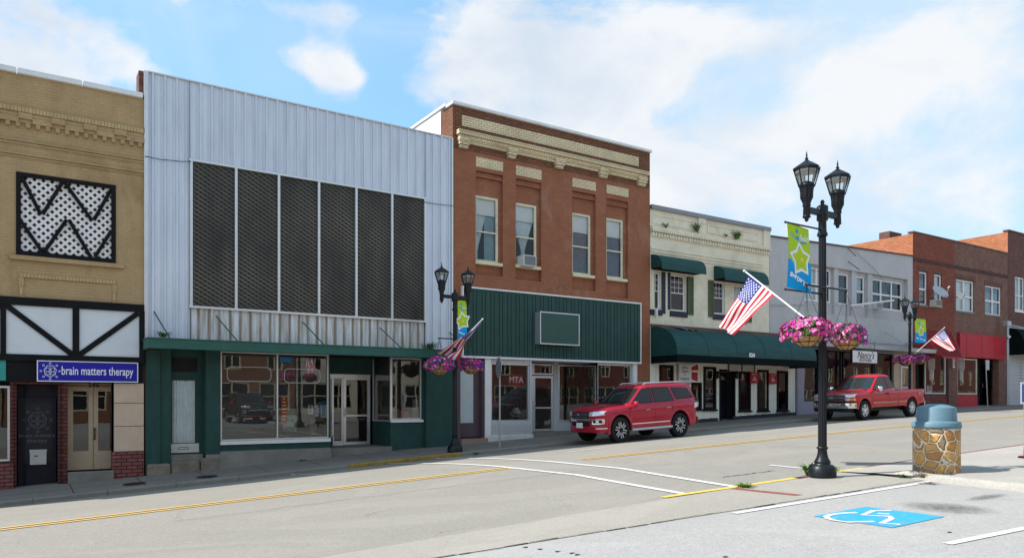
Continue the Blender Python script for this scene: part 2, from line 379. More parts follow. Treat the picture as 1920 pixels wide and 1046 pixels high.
M['leafdark'] = pmat('dark leaf', (.06, .14, .03), .7, var=.4, vs=20)
def awning(name):
    m, nt, b = newmat(name); b.inputs['Roughness'].default_value = .55; b.inputs['Specular IOR Level'].default_value = .3
    f = noise(nt, 2.2, 8, .65, (.5, 1, 3)); o = mixc(nt, ramp(nt, f, .3, .72), (.006, .042, .038), (.012, .075, .066)); nt.links.new(o, b.inputs['Base Color'])
    bumpn(nt, b, noise(nt, 3, 4, .5, (.4, 1, 3)), .35, .05); return m
M['awning'] = awning('green awning canvas')
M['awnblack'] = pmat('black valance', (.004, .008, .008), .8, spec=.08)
def glass(name, tint=.8, refl=1.0, base=.05, rough=.004):
    m = bpy.data.materials.new(name); m.use_nodes = True; nt = m.node_tree; nt.nodes.clear(); L = nt.links
    o = nt.nodes.new('ShaderNodeOutputMaterial'); mx = nt.nodes.new('ShaderNodeMixShader'); tr = nt.nodes.new('ShaderNodeBsdfTransparent'); gl = nt.nodes.new('ShaderNodeBsdfGlossy')
    tr.inputs[0].default_value = (tint * .97, tint, tint * .99, 1); gl.inputs['Roughness'].default_value = rough; gl.inputs[0].default_value = (.95, .97, 1, 1)
    fr = nt.nodes.new('ShaderNodeFresnel'); fr.inputs[0].default_value = 1.5
    f = nmath(nt, 'ADD', nmath(nt, 'MULTIPLY', fr.outputs[0], refl), base, True)
    nz_ = noise(nt, 1.3, 2, .5); bp = nt.nodes.new('ShaderNodeBump'); bp.inputs['Strength'].default_value = .015; bp.inputs['Distance'].default_value = .05
    L.new(nz_, bp.inputs['Height']); L.new(bp.outputs[0], gl.inputs['Normal'])
    L.new(f, mx.inputs[0]); L.new(tr.outputs[0], mx.inputs[1]); L.new(gl.outputs[0], mx.inputs[2]); L.new(mx.outputs[0], o.inputs[0]); return m
M['glass'] = glass('shop window glass', .82, 1.35, .03)
M['glassup'] = glass('upstairs window glass', .9, 1.0, .0)
M['glasslamp'] = glass('lantern glass', .93, .8, .02, .02)
def corrugated(name, rust=False):
    m, nt, b = newmat(name); L = nt.links
    b.inputs['Roughness'].default_value = .42; b.inputs['Metallic'].default_value = .15
    o = mixc(nt, ramp(nt, noise(nt, 1.2, 8, .6, (3, 1, .4)), .3, .7), (.52, .56, .64), (.66, .70, .78))
    o = mixc(nt, ramp(nt, noise(nt, 2.0, 9, .75, (5, 1, .45), .4), .64, .84, 0, .35), o, (.36, .36, .38))
    if rust:
        t = nt.nodes.new('ShaderNodeTexCoord'); s = nt.nodes.new('ShaderNodeSeparateXYZ'); L.new(t.outputs['Object'], s.inputs[0])
        zt = PZ(358, 572) ; 
        g = ramp(nt, s.outputs[2], RZ - .85, RZ - .10, -.85, .42)
        n1 = noise(nt, 2.2, 7, .6, (5, 1, .35)); rb = nmath(nt, 'ABSOLUTE', nmath(nt, 'SUBTRACT', nmath(nt, 'FRACT', nmath(nt, 'DIVIDE', s.outputs[0], .28)), .78)); f = nmath(nt, 'ADD', nmath(nt, 'ADD', g, ramp(nt, rb, .05, .13, .16, -.10)), nmath(nt, 'MULTIPLY', nmath(nt, 'SUBTRACT', n1, .5), .9))
        o = mixc(nt, .7, o, (.80, .82, .82)); o = mixc(nt, ramp(nt, f, .20, .55, 0, .92), o, mixc(nt, noise(nt, 9, 5), (.34, .22, .11), (.13, .085, .05)))
    L.new(o, b.inputs['Base Color']); return m
RZ = 0
def screenmat():
    m, nt, b = newmat('expanded metal screen'); L = nt.links
    t = nt.nodes.new('ShaderNodeTexCoord'); s = nt.nodes.new('ShaderNodeSeparateXYZ'); L.new(t.outputs['Object'], s.inputs[0])
    a = nmath(nt, 'DIVIDE', s.outputs[0], .215); c = nmath(nt, 'DIVIDE', s.outputs[2], .125)
    p = nmath(nt, 'FRACT', nmath(nt, 'ADD', a, c)); q = nmath(nt, 'FRACT', nmath(nt, 'SUBTRACT', a, c))
    d1 = ramp(nt, nmath(nt, 'ABSOLUTE', nmath(nt, 'SUBTRACT', p, .5)), .26, .36); d2 = ramp(nt, nmath(nt, 'ABSOLUTE', nmath(nt, 'SUBTRACT', q, .5)), .26, .36)
    f = nmath(nt, 'MAXIMUM', d1, nmath(nt, 'MULTIPLY', d2, .35))
    n = ramp(nt, noise(nt, 1.0, 6, .6, (1, 1, .5)), .32, .68, .15, 1.0)
    o = mixc(nt, nmath(nt, 'MULTIPLY', f, n), (.003, .003, .003), (.15, .125, .09)); L.new(o, b.inputs['Base Color']); b.inputs['Roughness'].default_value = .6
    return m
def carpaint(name, c):
    m, nt, b = newmat(name); b.inputs['Base Color'].default_value = tuple(c) + (1,); b.inputs['Roughness'].default_value = .33; b.inputs['Metallic'].default_value = .1
    b.inputs['Specular IOR Level'].default_value = .3; b.inputs['Coat Weight'].default_value = .45; b.inputs['Coat Roughness'].default_value = .05
    o = mixc(nt, ramp(nt, noise(nt, 3, 7, .7), .5, .8, 0, .08), tuple(c), (.3, .2, .18)); nt.links.new(o, b.inputs['Base Color']); return m
M['suvpaint'] = carpaint('cherry red car paint', (.40, .008, .030))
M['truckpaint'] = carpaint('bright red truck paint', (.47, .006, .016))
M['darkpaint'] = carpaint('dark car paint', (.02, .022, .03))
M['carglass'] = pmat('tinted car glass', (.008, .010, .012), .03, var=0, spec=.45)
M['windscreen'] = pmat('windscreen glass', (.018, .024, .026), .03, var=0, spec=.6)
M['chrome'] = pmat('chrome', (.78, .78, .80), .12, metal=1, var=0)
M['silver'] = pmat('silver alloy', (.50, .50, .51), .3, metal=.3, var=0)
M['tyre'] = pmat('tyre rubber', (.017, .017, .018), .8, var=.2)
M['blackplastic'] = pmat('black plastic', (.014, .014, .015), .5, var=0)
M['lampclear'] = pmat('headlight lens', (.62, .66, .70), .08, metal=.4, var=0, spec=.9)
M['amber'] = pmat('amber lens', (.85, .22, .02), .2, var=0)
M['redlens'] = pmat('red lens', (.35, .01, .01), .15, var=0)
M['blueplate'] = pmat('blue plate', (.03, .12, .45), .4, var=0)
# ---- ground materials
def asphalt(name, c, speck=.5, stain=.4, dark=None, crk=.4):
    m, nt, b = newmat(name); L = nt.links; b.inputs['Roughness'].default_value = .9; b.inputs['Specular IOR Level'].default_value = .25
    o = mixc(nt, ramp(nt, noise(nt, .35, 8, .6, (.5, 1.6, 1)), .3, .7), sc3(c, .88), sc3(c, 1.1))
    o = mixc(nt, ramp(nt, noise(nt, 3.5, 9, .75), .35, .7, 0, .5), o, sc3(c, .80))
    v = mk(nt, 'ShaderNodeTexVoronoi'); v.inputs['Scale'].default_value = 40; L.new(coords(nt), v.inputs['Vector'])
    o = mixc(nt, ramp(nt, v.outputs['Distance'], .25, .75, 0, speck), o, sc3(c, .62))
    o = mixc(nt, ramp(nt, noise(nt, 120, 2, .5), .58, .72, 0, speck), o, sc3(c, 1.5))
    o = mixc(nt, ramp(nt, noise(nt, .9, 10, .8, (.35, 1.4, 1), .5), .60, .74, 0, stain), o, sc3(c, .6))
    if dark: o = mixc(nt, ramp(nt, noise(nt, 2.7, 3, .4), .70, .76, 0, .5), o, dark)
    o = mixc(nt, ramp(nt, noise(nt, .55, 4, .5, (.12, 1.6, 1)), .45, .62, 0, .22), o, sc3(c, .74)); o = mixc(nt, ramp(nt, noise(nt, 14, 6, .85), .40, .60, 0, .6), o, sc3(c, .72)); o = mixc(nt, ramp(nt, noise(nt, 24, 4, .8, (1, 1, 1), .4), .55, .68, 0, .4), o, sc3(c, 1.28))
    o = mixc(nt, ramp(nt, noise(nt, .28, 7, .62, (.8, 1, 1), 1.5), .52, .56, 0, .16), o, sc3(c, 1.15))
    v3 = mk(nt, 'ShaderNodeTexVoronoi', feature='DISTANCE_TO_EDGE'); v3.inputs['Scale'].default_value = .33; nd = nt.nodes.new('ShaderNodeTexNoise'); nd.inputs['Scale'].default_value = 1.6; nd.inputs['Detail'].default_value = 8
    L.new(coords(nt), nd.inputs['Vector']); va = nt.nodes.new('ShaderNodeVectorMath'); va.operation = 'MULTIPLY_ADD'; va.inputs[1].default_value = (.9, .9, .9); L.new(nd.outputs['Color'], va.inputs[0]); L.new(coords(nt), va.inputs[2]); L.new(va.outputs[0], v3.inputs['Vector'])
    cm = nmath(nt, 'MULTIPLY', ramp(nt, v3.outputs['Distance'], .001, .004, crk, 0), ramp(nt, noise(nt, .5, 2, .5), .48, .56)); o = mixc(nt, cm, o, sc3(c, .3))
    L.new(o, b.inputs['Base Color'])
    bumpn(nt, b, nmath(nt, 'ADD', v.outputs['Distance'], noise(nt, 100, 3)), .4, .006); return m
M['road'] = asphalt('worn pale asphalt', (.305, .285, .248), .7, .5)
M['lot'] = asphalt('light grey parking asphalt', (.38, .37, .35), .5, .3, crk=.15)
M['apron'] = asphalt('apron concrete', (.36, .335, .29), .6, .5, crk=.2)
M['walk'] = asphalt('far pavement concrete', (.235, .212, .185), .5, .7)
M['walkn'] = asphalt('near pavement concrete', (.40, .375, .335), .3, .4)
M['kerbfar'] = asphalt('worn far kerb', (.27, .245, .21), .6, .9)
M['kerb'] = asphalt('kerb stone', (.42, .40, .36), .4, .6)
M['earth'] = pmat('distant ground', (.16, .15, .11), .95, var=.3, vs=.05)
def paintm(name, c, wear=.55, under=(.28, .27, .25)):
    m, nt, b = newmat(name); b.inputs['Roughness'].default_value = .75
    o = mixc(nt, ramp(nt, noise(nt, 14, 8, .75), .50, .68, 0, wear), tuple(c), tuple(under)); nt.links.new(o, b.inputs['Base Color']); return m
M['ywhite'] = paintm('road paint white', (.62, .62, .60), .75)
M['ywhiteworn'] = paintm('worn road paint white', (.50, .50, .49), .75)
M['yyellow'] = paintm('road paint yellow', (.64, .40, .10), .7)
M['yyellow2'] = paintm('fresh kerb yellow', (.78, .50, .05), .5)
M['yblue'] = paintm('parking bay blue', (.015, .30, .52), .5)
M['ycrack'] = pmat('crack filler', (.05, .047, .042), .9, var=.3)
M['stain'] = asphalt('oil stain', (.16, .155, .15), .5, .5)
M['patch'] = asphalt('asphalt patch', (.235, .225, .21), .5, .5)
def stonemat():
    m, nt, b = newmat('river stone mosaic'); L = nt.links
    v = mk(nt, 'ShaderNodeTexVoronoi', feature='DISTANCE_TO_EDGE'); v2 = mk(nt, 'ShaderNodeTexVoronoi')
    t = nt.nodes.new('ShaderNodeTexCoord'); 
    nz = nt.nodes.new('ShaderNodeTexNoise'); nz.inputs['Scale'].default_value = 7; L.new(t.outputs['Object'], nz.inputs['Vector'])
    vm = nt.nodes.new('ShaderNodeVectorMath'); vm.operation = 'MULTIPLY_ADD'; vm.inputs[1].default_value = (.10, .10, .10); L.new(nz.outputs['Color'], vm.inputs[0]); L.new(t.outputs['Object'], vm.inputs[2])
    for q in (v, v2): q.inputs['Scale'].default_value = 5.4; L.new(vm.outputs[0], q.inputs['Vector'])
    cr = nt.nodes.new('ShaderNodeValToRGB'); e = cr.color_ramp.elements; cr.color_ramp.interpolation = 'CONSTANT'
    e[0].position = 0; e[0].color = (.62, .34, .10, 1); e[1].position = .22; e[1].color = (.46, .22, .07, 1)
    for p_, c_ in ((.38, (.55, .30, .09, 1)), (.55, (.27, .20, .12, 1)), (.66, (.50, .24, .05, 1)), (.82, (.62, .40, .15, 1)), (.92, (.34, .13, .05, 1))):
        k = e.new(p_); k.color = c_
    sx = nt.nodes.new('ShaderNodeSeparateColor'); L.new(v2.outputs['Color'], sx.inputs[0]); L.new(sx.outputs[0], cr.inputs[0])
    st = mixc(nt, .6, cr.outputs[0], mixc(nt, ramp(nt, noise(nt, 14, 8, .7, (1, 1, 2.2)), .3, .7), (.55, .55, .55), (1.35, 1.3, 1.2)), 'MULTIPLY')
    f = ramp(nt, v.outputs['Distance'], .035, .06)
    o = mixc(nt, f, (.66, .60, .48), st); L.new(o, b.inputs['Base Color']); b.inputs['Roughness'].default_value = .6
    bumpn(nt, b, nmath(nt, 'ADD', ramp(nt, v.outputs['Distance'], .03, .14), nmath(nt, 'MULTIPLY', noise(nt, 22, 5), .3)), .9, .03); return m
M['stonecan'] = stonemat()
M['lidblue'] = pmat('blue grey plastic lid', (.11, .205, .26), .5, var=.1, vs=6, dirt=.35, dirtc=(.2, .2, .19), spec=.3)
# ------------------------------------------------------------------ ground profile (road climbs to the right, leans down to the far kerb)
XS = [-400, -60, -10, 0, 5, 10, 16, 21, 27, 34, 41, 48, 60, 100, 500]
FAR = [-8, -4.5, -2.85, -2.31, -2.04, -1.755, -1.46, -1.22, -.955, -.745, -.60, -.50, -.38, -.2, 1]
CEN = [-7.5, -4.0, -2.47, -1.94, -1.685, -1.43, -1.19, -1.0, -.80, -.60, -.46, -.36, -.25, -.1, 1.1]
NEA = [-7.4, -3.9, -2.38, -1.87, -1.61, -1.37, -1.16, -1.01, -.82, -.62, -.48, -.38, -.27, -.12, 1.1]
def interp(T, x):
    def lin(x):
        if x <= XS[0]: return T[0]
        for i in range(len(XS) - 1):
            if x <= XS[i + 1]:
                k = (x - XS[i]) / (XS[i + 1] - XS[i]); return T[i] + (T[i + 1] - T[i]) * k
        return T[-1]
    return sum(lin(x + d) * w for d, w in ((-2, .15), (-1, .2), (0, .3), (1, .2), (2, .15)))
YK, YC, YN, YL = 19.75, 13.7, 8.0, 6.45
def zlot(x): return -1.62 + .0265 * max(x, -30)
def zr(x, y):
    if y >= YK: return interp(FAR, x)
    c = interp(CEN, x)
    if y >= YC: return c + (interp(FAR, x) - c) * ((y - YC) / (YK - YC)) ** 1.5
    n = interp(NEA, x)
    if y >= YN: return c + (n - c) * ((YC - y) / (YC - YN)) ** 1.3
    l = zlot(x)
    if y >= YL: k = (y - YL) / (YN - YL); k = k * k * (3 - 2 * k); return l + (n - l) * k
    return l
def zwalk(x, y=21.): return interp(FAR, x) + .11 + .02 * (y - YK)
def zwn(x, y):       # near raised pavement right of the parking bay
    k = min(1, max(0, (YN - y) / 1.2)); return zr(x, YN) + .02 + ((zlot(x) + .065) - zr(x, YN) - .02) * k
def frange(a, b, st):
    n = max(1, int(round((b - a) / st))); return [a + (b - a) * i / n for i in range(n + 1)]
def sheet(name, xs, ys, zf, mat, kind='structure', up=0, skirt=0):
    mb = MB(); nx = len(xs); vs = [(x, y, zf(x, y) + up) for y in ys for x in xs]
    fs = [(j*nx+i, j*nx+i+1, (j+1)*nx+i+1, (j+1)*nx+i) for j in range(len(ys)-1) for i in range(nx-1)]
    mb.add(vs, fs, 0, True)
    return tag(mb.build(name, mat), kind=kind)
XL = [-400, -200, -100, -60, -40, -30, -20] + frange(-16, 60, 1.0) + [70, 85, 100, 150, 250, 500]
def gz(x, y): return (zlot(x) if y < 10 else interp(FAR, x)) - .35
sheet('ground', [-900, -400, -200, -100, -60] + frange(-50, 100, 5) + [150, 250, 500, 900], [-900, -300, -100, -50, -20, 0, 6, 12, 19, 25, 50, 100, 300, 900], gz, M['earth'])
sheet('road', XL, frange(YL, YK, .45), zr, M['road'])
sheet('parking_lot', [-60, -30] + frange(-20, 12.4, 1.0), [-10.9, -6, -3, 0, 2, 4, 5.5, YL], lambda x, y: zlot(x), M['lot'])
sheet('apron', frange(-16, 12.6, .8), [YL, YL + .35, YL + .8, YN], lambda x, y: zr(x, y), M['apron'], up=.006)
# far pavement with its kerb, near pavement
def slab(name, xs, y0, y1, zf, mat, front, ny=3):
    mb = MB(); ys = [y0 + (y1 - y0) * k / ny for k in range(ny + 1)]; nx = len(xs)
    mb.add([(x, y, zf(x, y)) for y in ys for x in xs], [(j*nx+i, j*nx+i+1, (j+1)*nx+i+1, (j+1)*nx+i) for j in range(ny) for i in range(nx-1)])
    yy = y0 if front < 0 else y1
    for i in range(nx - 1):
        a, b = xs[i], xs[i + 1]; mb.quad((a, yy, zf(a, yy) - .45), (b, yy, zf(b, yy) - .45), (b, yy, zf(b, yy)), (a, yy, zf(a, yy)))
    return tag(mb.build(name, mat), kind='structure')
xw = [-60, -40, -25] + frange(-16, 60, 1.0) + [80, 110]
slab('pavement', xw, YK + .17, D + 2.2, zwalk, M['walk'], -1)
def kerb(name, xs, y0, y1, zf, mat, h=.006, drop=.5):
    mb = MB()
    for i in range(len(xs) - 1):
        a, b = xs[i], xs[i + 1] - .012; ja = random.uniform(-.006, .006)
        q = [(a, y0 + .02, zf(a, y0) + h + ja), (b, y0 + .02, zf(b, y0) + h + ja), (b, y1, zf(b, y1) + h + ja), (a, y1, zf(a, y1) + h + ja)]
        mb.add(q + [(a, y0, zf(a, y0) - .02), (b, y0, zf(b, y0) - .02), (a, y0, zf(a, y0) - drop), (b, y0, zf(b, y0) - drop)], [(0, 1, 2, 3), (4, 5, 1, 0), (6, 7, 5, 4)])
        mb.quad((b, y0, zf(b, y0) - drop), (b, y1, zf(b, y1) - drop), q[2], q[1]); mb.quad((a, y1, zf(a, y1) - drop), (a, y0, zf(a, y0) - drop), q[0], q[3])
    return tag(mb.build(name, mat), kind='structure')
kx0, kx1 = PX(655, YK), PX(865, YK)
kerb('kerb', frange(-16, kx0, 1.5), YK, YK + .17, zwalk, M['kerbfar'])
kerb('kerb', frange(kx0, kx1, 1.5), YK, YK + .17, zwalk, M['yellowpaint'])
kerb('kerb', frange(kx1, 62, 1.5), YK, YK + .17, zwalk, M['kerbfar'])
# pavement joints and brick band
mb = MB()
for x in frange(-8, 58, 1.5):
    mb.add([(x, YK + .17, zwalk(x, YK) + .005), (x + .02, YK + .17, zwalk(x, YK) + .005), (x + .02, D - .01, zwalk(x, D) + .005), (x, D - .01, zwalk(x, D) + .005)], [(0, 1, 2, 3)])
for a in frange(-8, 58, 1.0): mb.add([(a, 20.8, zwalk(a, 20.8) + .005), (a + 1, 20.8, zwalk(a + 1, 20.8) + .005), (a + 1, 20.82, zwalk(a + 1, 20.82) + .005), (a, 20.82, zwalk(a, 20.82) + .005)], [(0, 1, 2, 3)])
tag(mb.build('pavement_joints', M['ycrack']), kind='structure')
def strip(mb, pts, w, up=.006, zf=None, ends=0):
    """flat painted strip along a polyline on the ground"""
    zf = zf or zr; P2 = []
    for i in range(len(pts) - 1):
        a = Vector(pts[i][:2]); b = Vector(pts[i + 1][:2]); n = max(1, int((b - a).length / .4))
        for k in range(n): P2.append(a + (b - a) * k / n)
    P2.append(Vector(pts[-1][:2])); vs = []
    for i, p in enumerate(P2):
        d = (P2[min(i + 1, len(P2) - 1)] - P2[max(0, i - 1)]).normalized(); nrm = Vector((-d.y, d.x)) * w / 2
        for q in (p - nrm, p + nrm): vs.append((q.x, q.y, zf(q.x, q.y) + up))
    mb.add(vs, [(2*i, 2*i+2, 2*i+3, 2*i+1) for i in range(len(P2) - 1)])
def mark(name, lines, w, mat, up=.01, zf=None):
    mb = MB()
    for l in lines: strip(mb, l, w, up, zf)
    return tag(mb.build(name, mat), kind='structure')
def G(px, py, zf=None):
    """where the ray through a photo pixel meets the ground"""
    zf = zf or zr; u = (px - CXP) / FPX; v = (HYP - py) / FPX; t = 4.
    while t < 90:
        x, y = t * (SN + CS * u), t * (CS - SN * u)
        if v * t <= zf(x, y): return (x, y)
        t += .01
    return (x, y)
g0, g1 = G(958, 878), G(1085, 861)
mark('centre_line', [[(-40, YC - .1), (g0[0], YC - .1)], [(-40, YC + .1), (g0[0], YC + .1)], [(g1[0], YC - .1), (90, YC - .1)], [(g1[0], YC + .1), (90, YC + .1)]], .09, M['yyellow'])
mark('crosswalk_lines', [[G(1282, 926), (G(1060, 888)[0], 11.5), (G(900, 872)[0] - .0, YC + .6), G(718, 868)],
                         [G(1378, 913), (G(1180, 880)[0], 11.6), (G(1010, 864)[0], YC + .8), G(812, 859)]], .13, M['ywhite'], up=.012)
mark('parking_ticks', [[G(532, 887), G(600, 890)], [G(1443, 872), G(1512, 879)], [G(1063, 848), G(1130, 840)]], .10, M['ywhite'])
mark('kerb_line_yellow', [[G(1243, 933), G(1375, 914)], [G(1375, 914), G(1490, 897)]], .12, M['yyellow2'], up=.013)
mark('kerb_line_yellow', [[G(1568, 885), G(1622, 878)]], .13, M['yyellow2'], up=.013)
e0 = G(1490, 897)
mark('brick_edging', [[(e0[0], YN - .02), (g1[0] + 1.0, YN - .02)], [G(1376, 916), G(1498, 929)]], .16, M['sbrick'], up=.009)
mark('brick_edging', [[(G(1625, 877)[0], YN), (60, YN)]], .10, M['redband'], up=.022)
mark('bay_lines', [[G(1375, 963), G(1745, 903)], [G(1776, 1020), G(1960, 983)]], .10, M['ywhite'], up=.008)
# joint between lot and apron: a ragged dark seam
mb = MB(); x = -12.
while x < 12:
    w = random.uniform(.006, .026); l = random.uniform(.12, .45); yj = YL + .02 * math.sin(x * 3)
    mb.add([(x, yj, zr(x, yj) + .011), (x + l, yj + random.uniform(-.01, .01), zr(x + l, yj) + .011), (x + l, yj + w, zr(x + l, yj + w) + .011), (x, yj + w * .7, zr(x, yj + w) + .011)], [(0, 1, 2, 3)])
    x += l * random.uniform(.9, 1.25)
tag(mb.build('seam', M['ycrack']), kind='structure')
def blobm(name, px, py, rx, ry, mat, up=.007, n=26, seed=1, zf=None):
    rnd = random.Random(seed); cx, cy = G(px, py, zf); zf = zf or zr; pts = []
    for k in range(n):
        a = 2 * math.pi * k / n; r = 1 + .22 * math.sin(3 * a + seed) + .12 * math.sin(7 * a + seed * 2) + rnd.uniform(-.06, .06)
        x, y = cx + rx * r * math.cos(a), cy + ry * r * math.sin(a); pts.append((x, y, zf(x, y) + up))
    mb = MB(); mb.add([(cx, cy, zf(cx, cy) + up)] + pts, [(0, 1 + k, 1 + (k + 1) % n) for k in range(n)])
    return tag(mb.build(name, mat), kind='structure')
def stainmat():
    m, nt, b = newmat('soft oil stain'); L = nt.links; b.inputs['Base Color'].default_value = (.13, .125, .12, 1); b.inputs['Roughness'].default_value = .7
    t = nt.nodes.new('ShaderNodeTexCoord'); ln = nt.nodes.new('ShaderNodeVectorMath'); ln.operation = 'LENGTH'; L.new(t.outputs['Object'], ln.inputs[0])
    a = nmath(nt, 'MULTIPLY', ramp(nt, ln.outputs['Value'], .15, .62, .85, 0), ramp(nt, noise(nt, 9, 8, .75), .35, .6)); L.new(a, b.inputs['Alpha']); return m
M['oil'] = stainmat()
def stain(px, py, rx, ry, seed):
    cx, cy = G(px, py); o = MB(); n = 20
    o.add([(0, 0, 0)] + [(.65 * math.cos(2*math.pi*k/n), .65 * math.sin(2*math.pi*k/n), .0265 * .65 * rx * math.cos(2*math.pi*k/n)) for k in range(n)], [(0, 1+k, 1+(k+1) % n) for k in range(n)])
    ob = tag(o.build('oil_stain', M['oil']), kind='structure'); ob.location = (cx, cy, zr(cx, cy) + .007); ob.scale = (rx, ry, 1)
stain(1775, 952, .75, 1.0, 1); stain(1850, 932, .9, .25, 2)
for i, (px, py) in enumerate(((985, 1026), (1012, 1030), (1045, 1034), (1072, 1037), (1082, 1040), (1360, 1044), (1780, 998))):
    blobm('gum_spot', px, py, .03, .018, M['ycrack'], seed=i)
# asphalt patch edges and cracks in the road
mb = MB(); rnd = random.Random(5)
def crack(p, q, w=.02, n=14, jit=.05):
    pts = []
    for k in range(n + 1):
        t = k / n; pts.append((p[0] + (q[0] - p[0]) * t + rnd.uniform(-jit, jit), p[1] + (q[1] - p[1]) * t + rnd.uniform(-jit, jit) * .6))
    strip(mb, pts, w, .008)
crack(G(1355, 895), G(1452, 882), .03); crack(G(1435, 837), G(1585, 838), .025, 8, .03)
crack((2, 12.2), (9.5, 12.0), .010, 30, .08)
tag(mb.build('road_cracks', M['ycrack']), kind='structure')
# wheelchair bay: blue rectangle and white symbol, laid out on the bay (x to the right, y away)
bc = [G(1520, 967), G(1627, 951), G(1772, 968), G(1674, 990)]
bx0, bx1 = (bc[0][0] + bc[3][0]) / 2, (bc[1][0] + bc[2][0]) / 2; by0, by1 = (bc[3][1] + bc[2][1]) / 2, (bc[0][1] + bc[1][1]) / 2
mb = MB(); mb.add([(x, y, zlot(x) + .006) for x, y in ((bx0, by0), (bx1, by0), (bx1, by1), (bx0, by1))], [(0, 1, 2, 3)])
tag(mb.build('bay_marking', M['yblue']), kind='structure')
mb = MB(); zf = lambda x, y: zlot(x)
def S(*pp): strip(mb, [G(a, b) for a, b in pp], .072, .010, zf)
S((1607, 961.7), (1578, 963), (1558, 965.5), (1549, 968.6), (1552, 972.5), (1564, 976), (1590, 979.6), (1639, 978.4))
S((1671, 957.6), (1637, 958.2), (1618, 966.4), (1668, 968.5), (1672, 973), (1653, 981.5), (1688, 984))
S((1646, 963.2), (1668, 964.5))
tag(mb.build('wheelchair_symbol', M['ywhite']), kind='structure')
# near raised pavement, its kerb by the bay
xb = G(1790, 908)[0]
KA = G(1716, 897); KB = G(1775, 905)
mb = MB(); xs = frange(12.15, 60, 1.0); ys = [YN - .05, 7.4, YL, 5.5, 4, 2, -2, -6, -10.9]
def xk(y): return 12.25 if y > YL else (12.2 if y > 6 else (12.08 if y > 5 else (11.9 if y > 3.5 else 11.8)))
vs = [((xk(y) if i == 0 else x), y, zwn(x, y)) for y in ys for i, x in enumerate(xs)]; nx = len(xs)
mb.add(vs, [(j*nx+i, j*nx+i+nx, j*nx+i+nx+1, j*nx+i+1) for j in range(len(ys)-1) for i in range(nx-1)])
tag(mb.build('near_pavement', M['walkn']), kind='structure')
mb = MB(); path = [(12.4, 7.15), (12.32, 6.85), (12.2, 6.5), (12.1, 6.1), (12.0, 5.4), (11.85, 4.4), (11.7, 3), (11.65, -10.5)]
pp = []
for i in range(len(path) - 1):
    for k in range(6): pp.append((path[i][0] + (path[i+1][0]-path[i][0])*k/6, path[i][1] + (path[i+1][1]-path[i][1])*k/6))
pr = [(-.02, -.12), (0, .06), (.03, .105), (.16, .115), (.2, .09), (.2, -.1)]; vs = []
for i, p in enumerate(pp):
    q = pp[min(i+1, len(pp)-1)]; r_ = pp[max(0, i-1)]; d = Vector((q[0]-r_[0], q[1]-r_[1])).normalized(); n = Vector((-d.y, d.x)); k = min(1, .25 + i / 7)
    j = random.uniform(-.008, .008)
    for a, h in pr: vs.append((p[0] + n.x * a, p[1] + n.y * a, zr(p[0], p[1]) + (h * k if h > 0 else h) + (j if h > 0 else 0)))
m_ = len(pr); mb.add(vs, [(i*m_+k, i*m_+k+1, (i+1)*m_+k+1, (i+1)*m_+k) for i in range(len(pp)-1) for k in range(m_-1)], 0, True)
tag(mb.build('kerb', M['kerb']), kind='structure')
# ------------------------------------------------------------------ building helpers
RZ = PZ(358, 575)
M['corr'] = corrugated('white corrugated metal'); M['rust'] = corrugated('rust stained corrugated metal', True); M['screen'] = screenmat()
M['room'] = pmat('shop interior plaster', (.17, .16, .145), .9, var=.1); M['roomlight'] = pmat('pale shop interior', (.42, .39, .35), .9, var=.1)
BASE = -3.4
def wall(mb, x0, x1, z0, z1, Y, holes, dep=.14, mi=0, top=None):
    """wall face with real openings and reveals; top(x) may tilt the upper edge"""
    xs = sorted({x0, x1} | {min(max(h[i], x0), x1) for h in holes for i in (0, 1)}); zs = sorted({z0, z1} | {min(max(h[i], z0), z1) for h in holes for i in (2, 3)})
    for i in range(len(xs) - 1):
        for j in range(len(zs) - 1):
            cx, cz = (xs[i] + xs[i+1]) / 2, (zs[j] + zs[j+1]) / 2
            if any(h[0] < cx < h[1] and h[2] < cz < h[3] for h in holes): continue
            ta = top(xs[i]) if top and j == len(zs) - 2 else zs[j+1]; tb = top(xs[i+1]) if top and j == len(zs) - 2 else zs[j+1]
            mb.quad((xs[i], Y, zs[j]), (xs[i+1], Y, zs[j]), (xs[i+1], Y, tb), (xs[i], Y, ta), mi)
    for h in holes:
        a, b, c, d = h[:4]; dd = h[4] if len(h) > 4 else dep
        mb.quad((a, Y, c), (a, Y, d), (a, Y + dd, d), (a, Y + dd, c), mi); mb.quad((b, Y, c), (b, Y + dd, c), (b, Y + dd, d), (b, Y, d), mi)
        mb.quad((a, Y, d), (b, Y, d), (b, Y + dd, d), (a, Y + dd, d), mi); mb.quad((a, Y, c), (a, Y + dd, c), (b, Y + dd, c), (b, Y, c), mi)
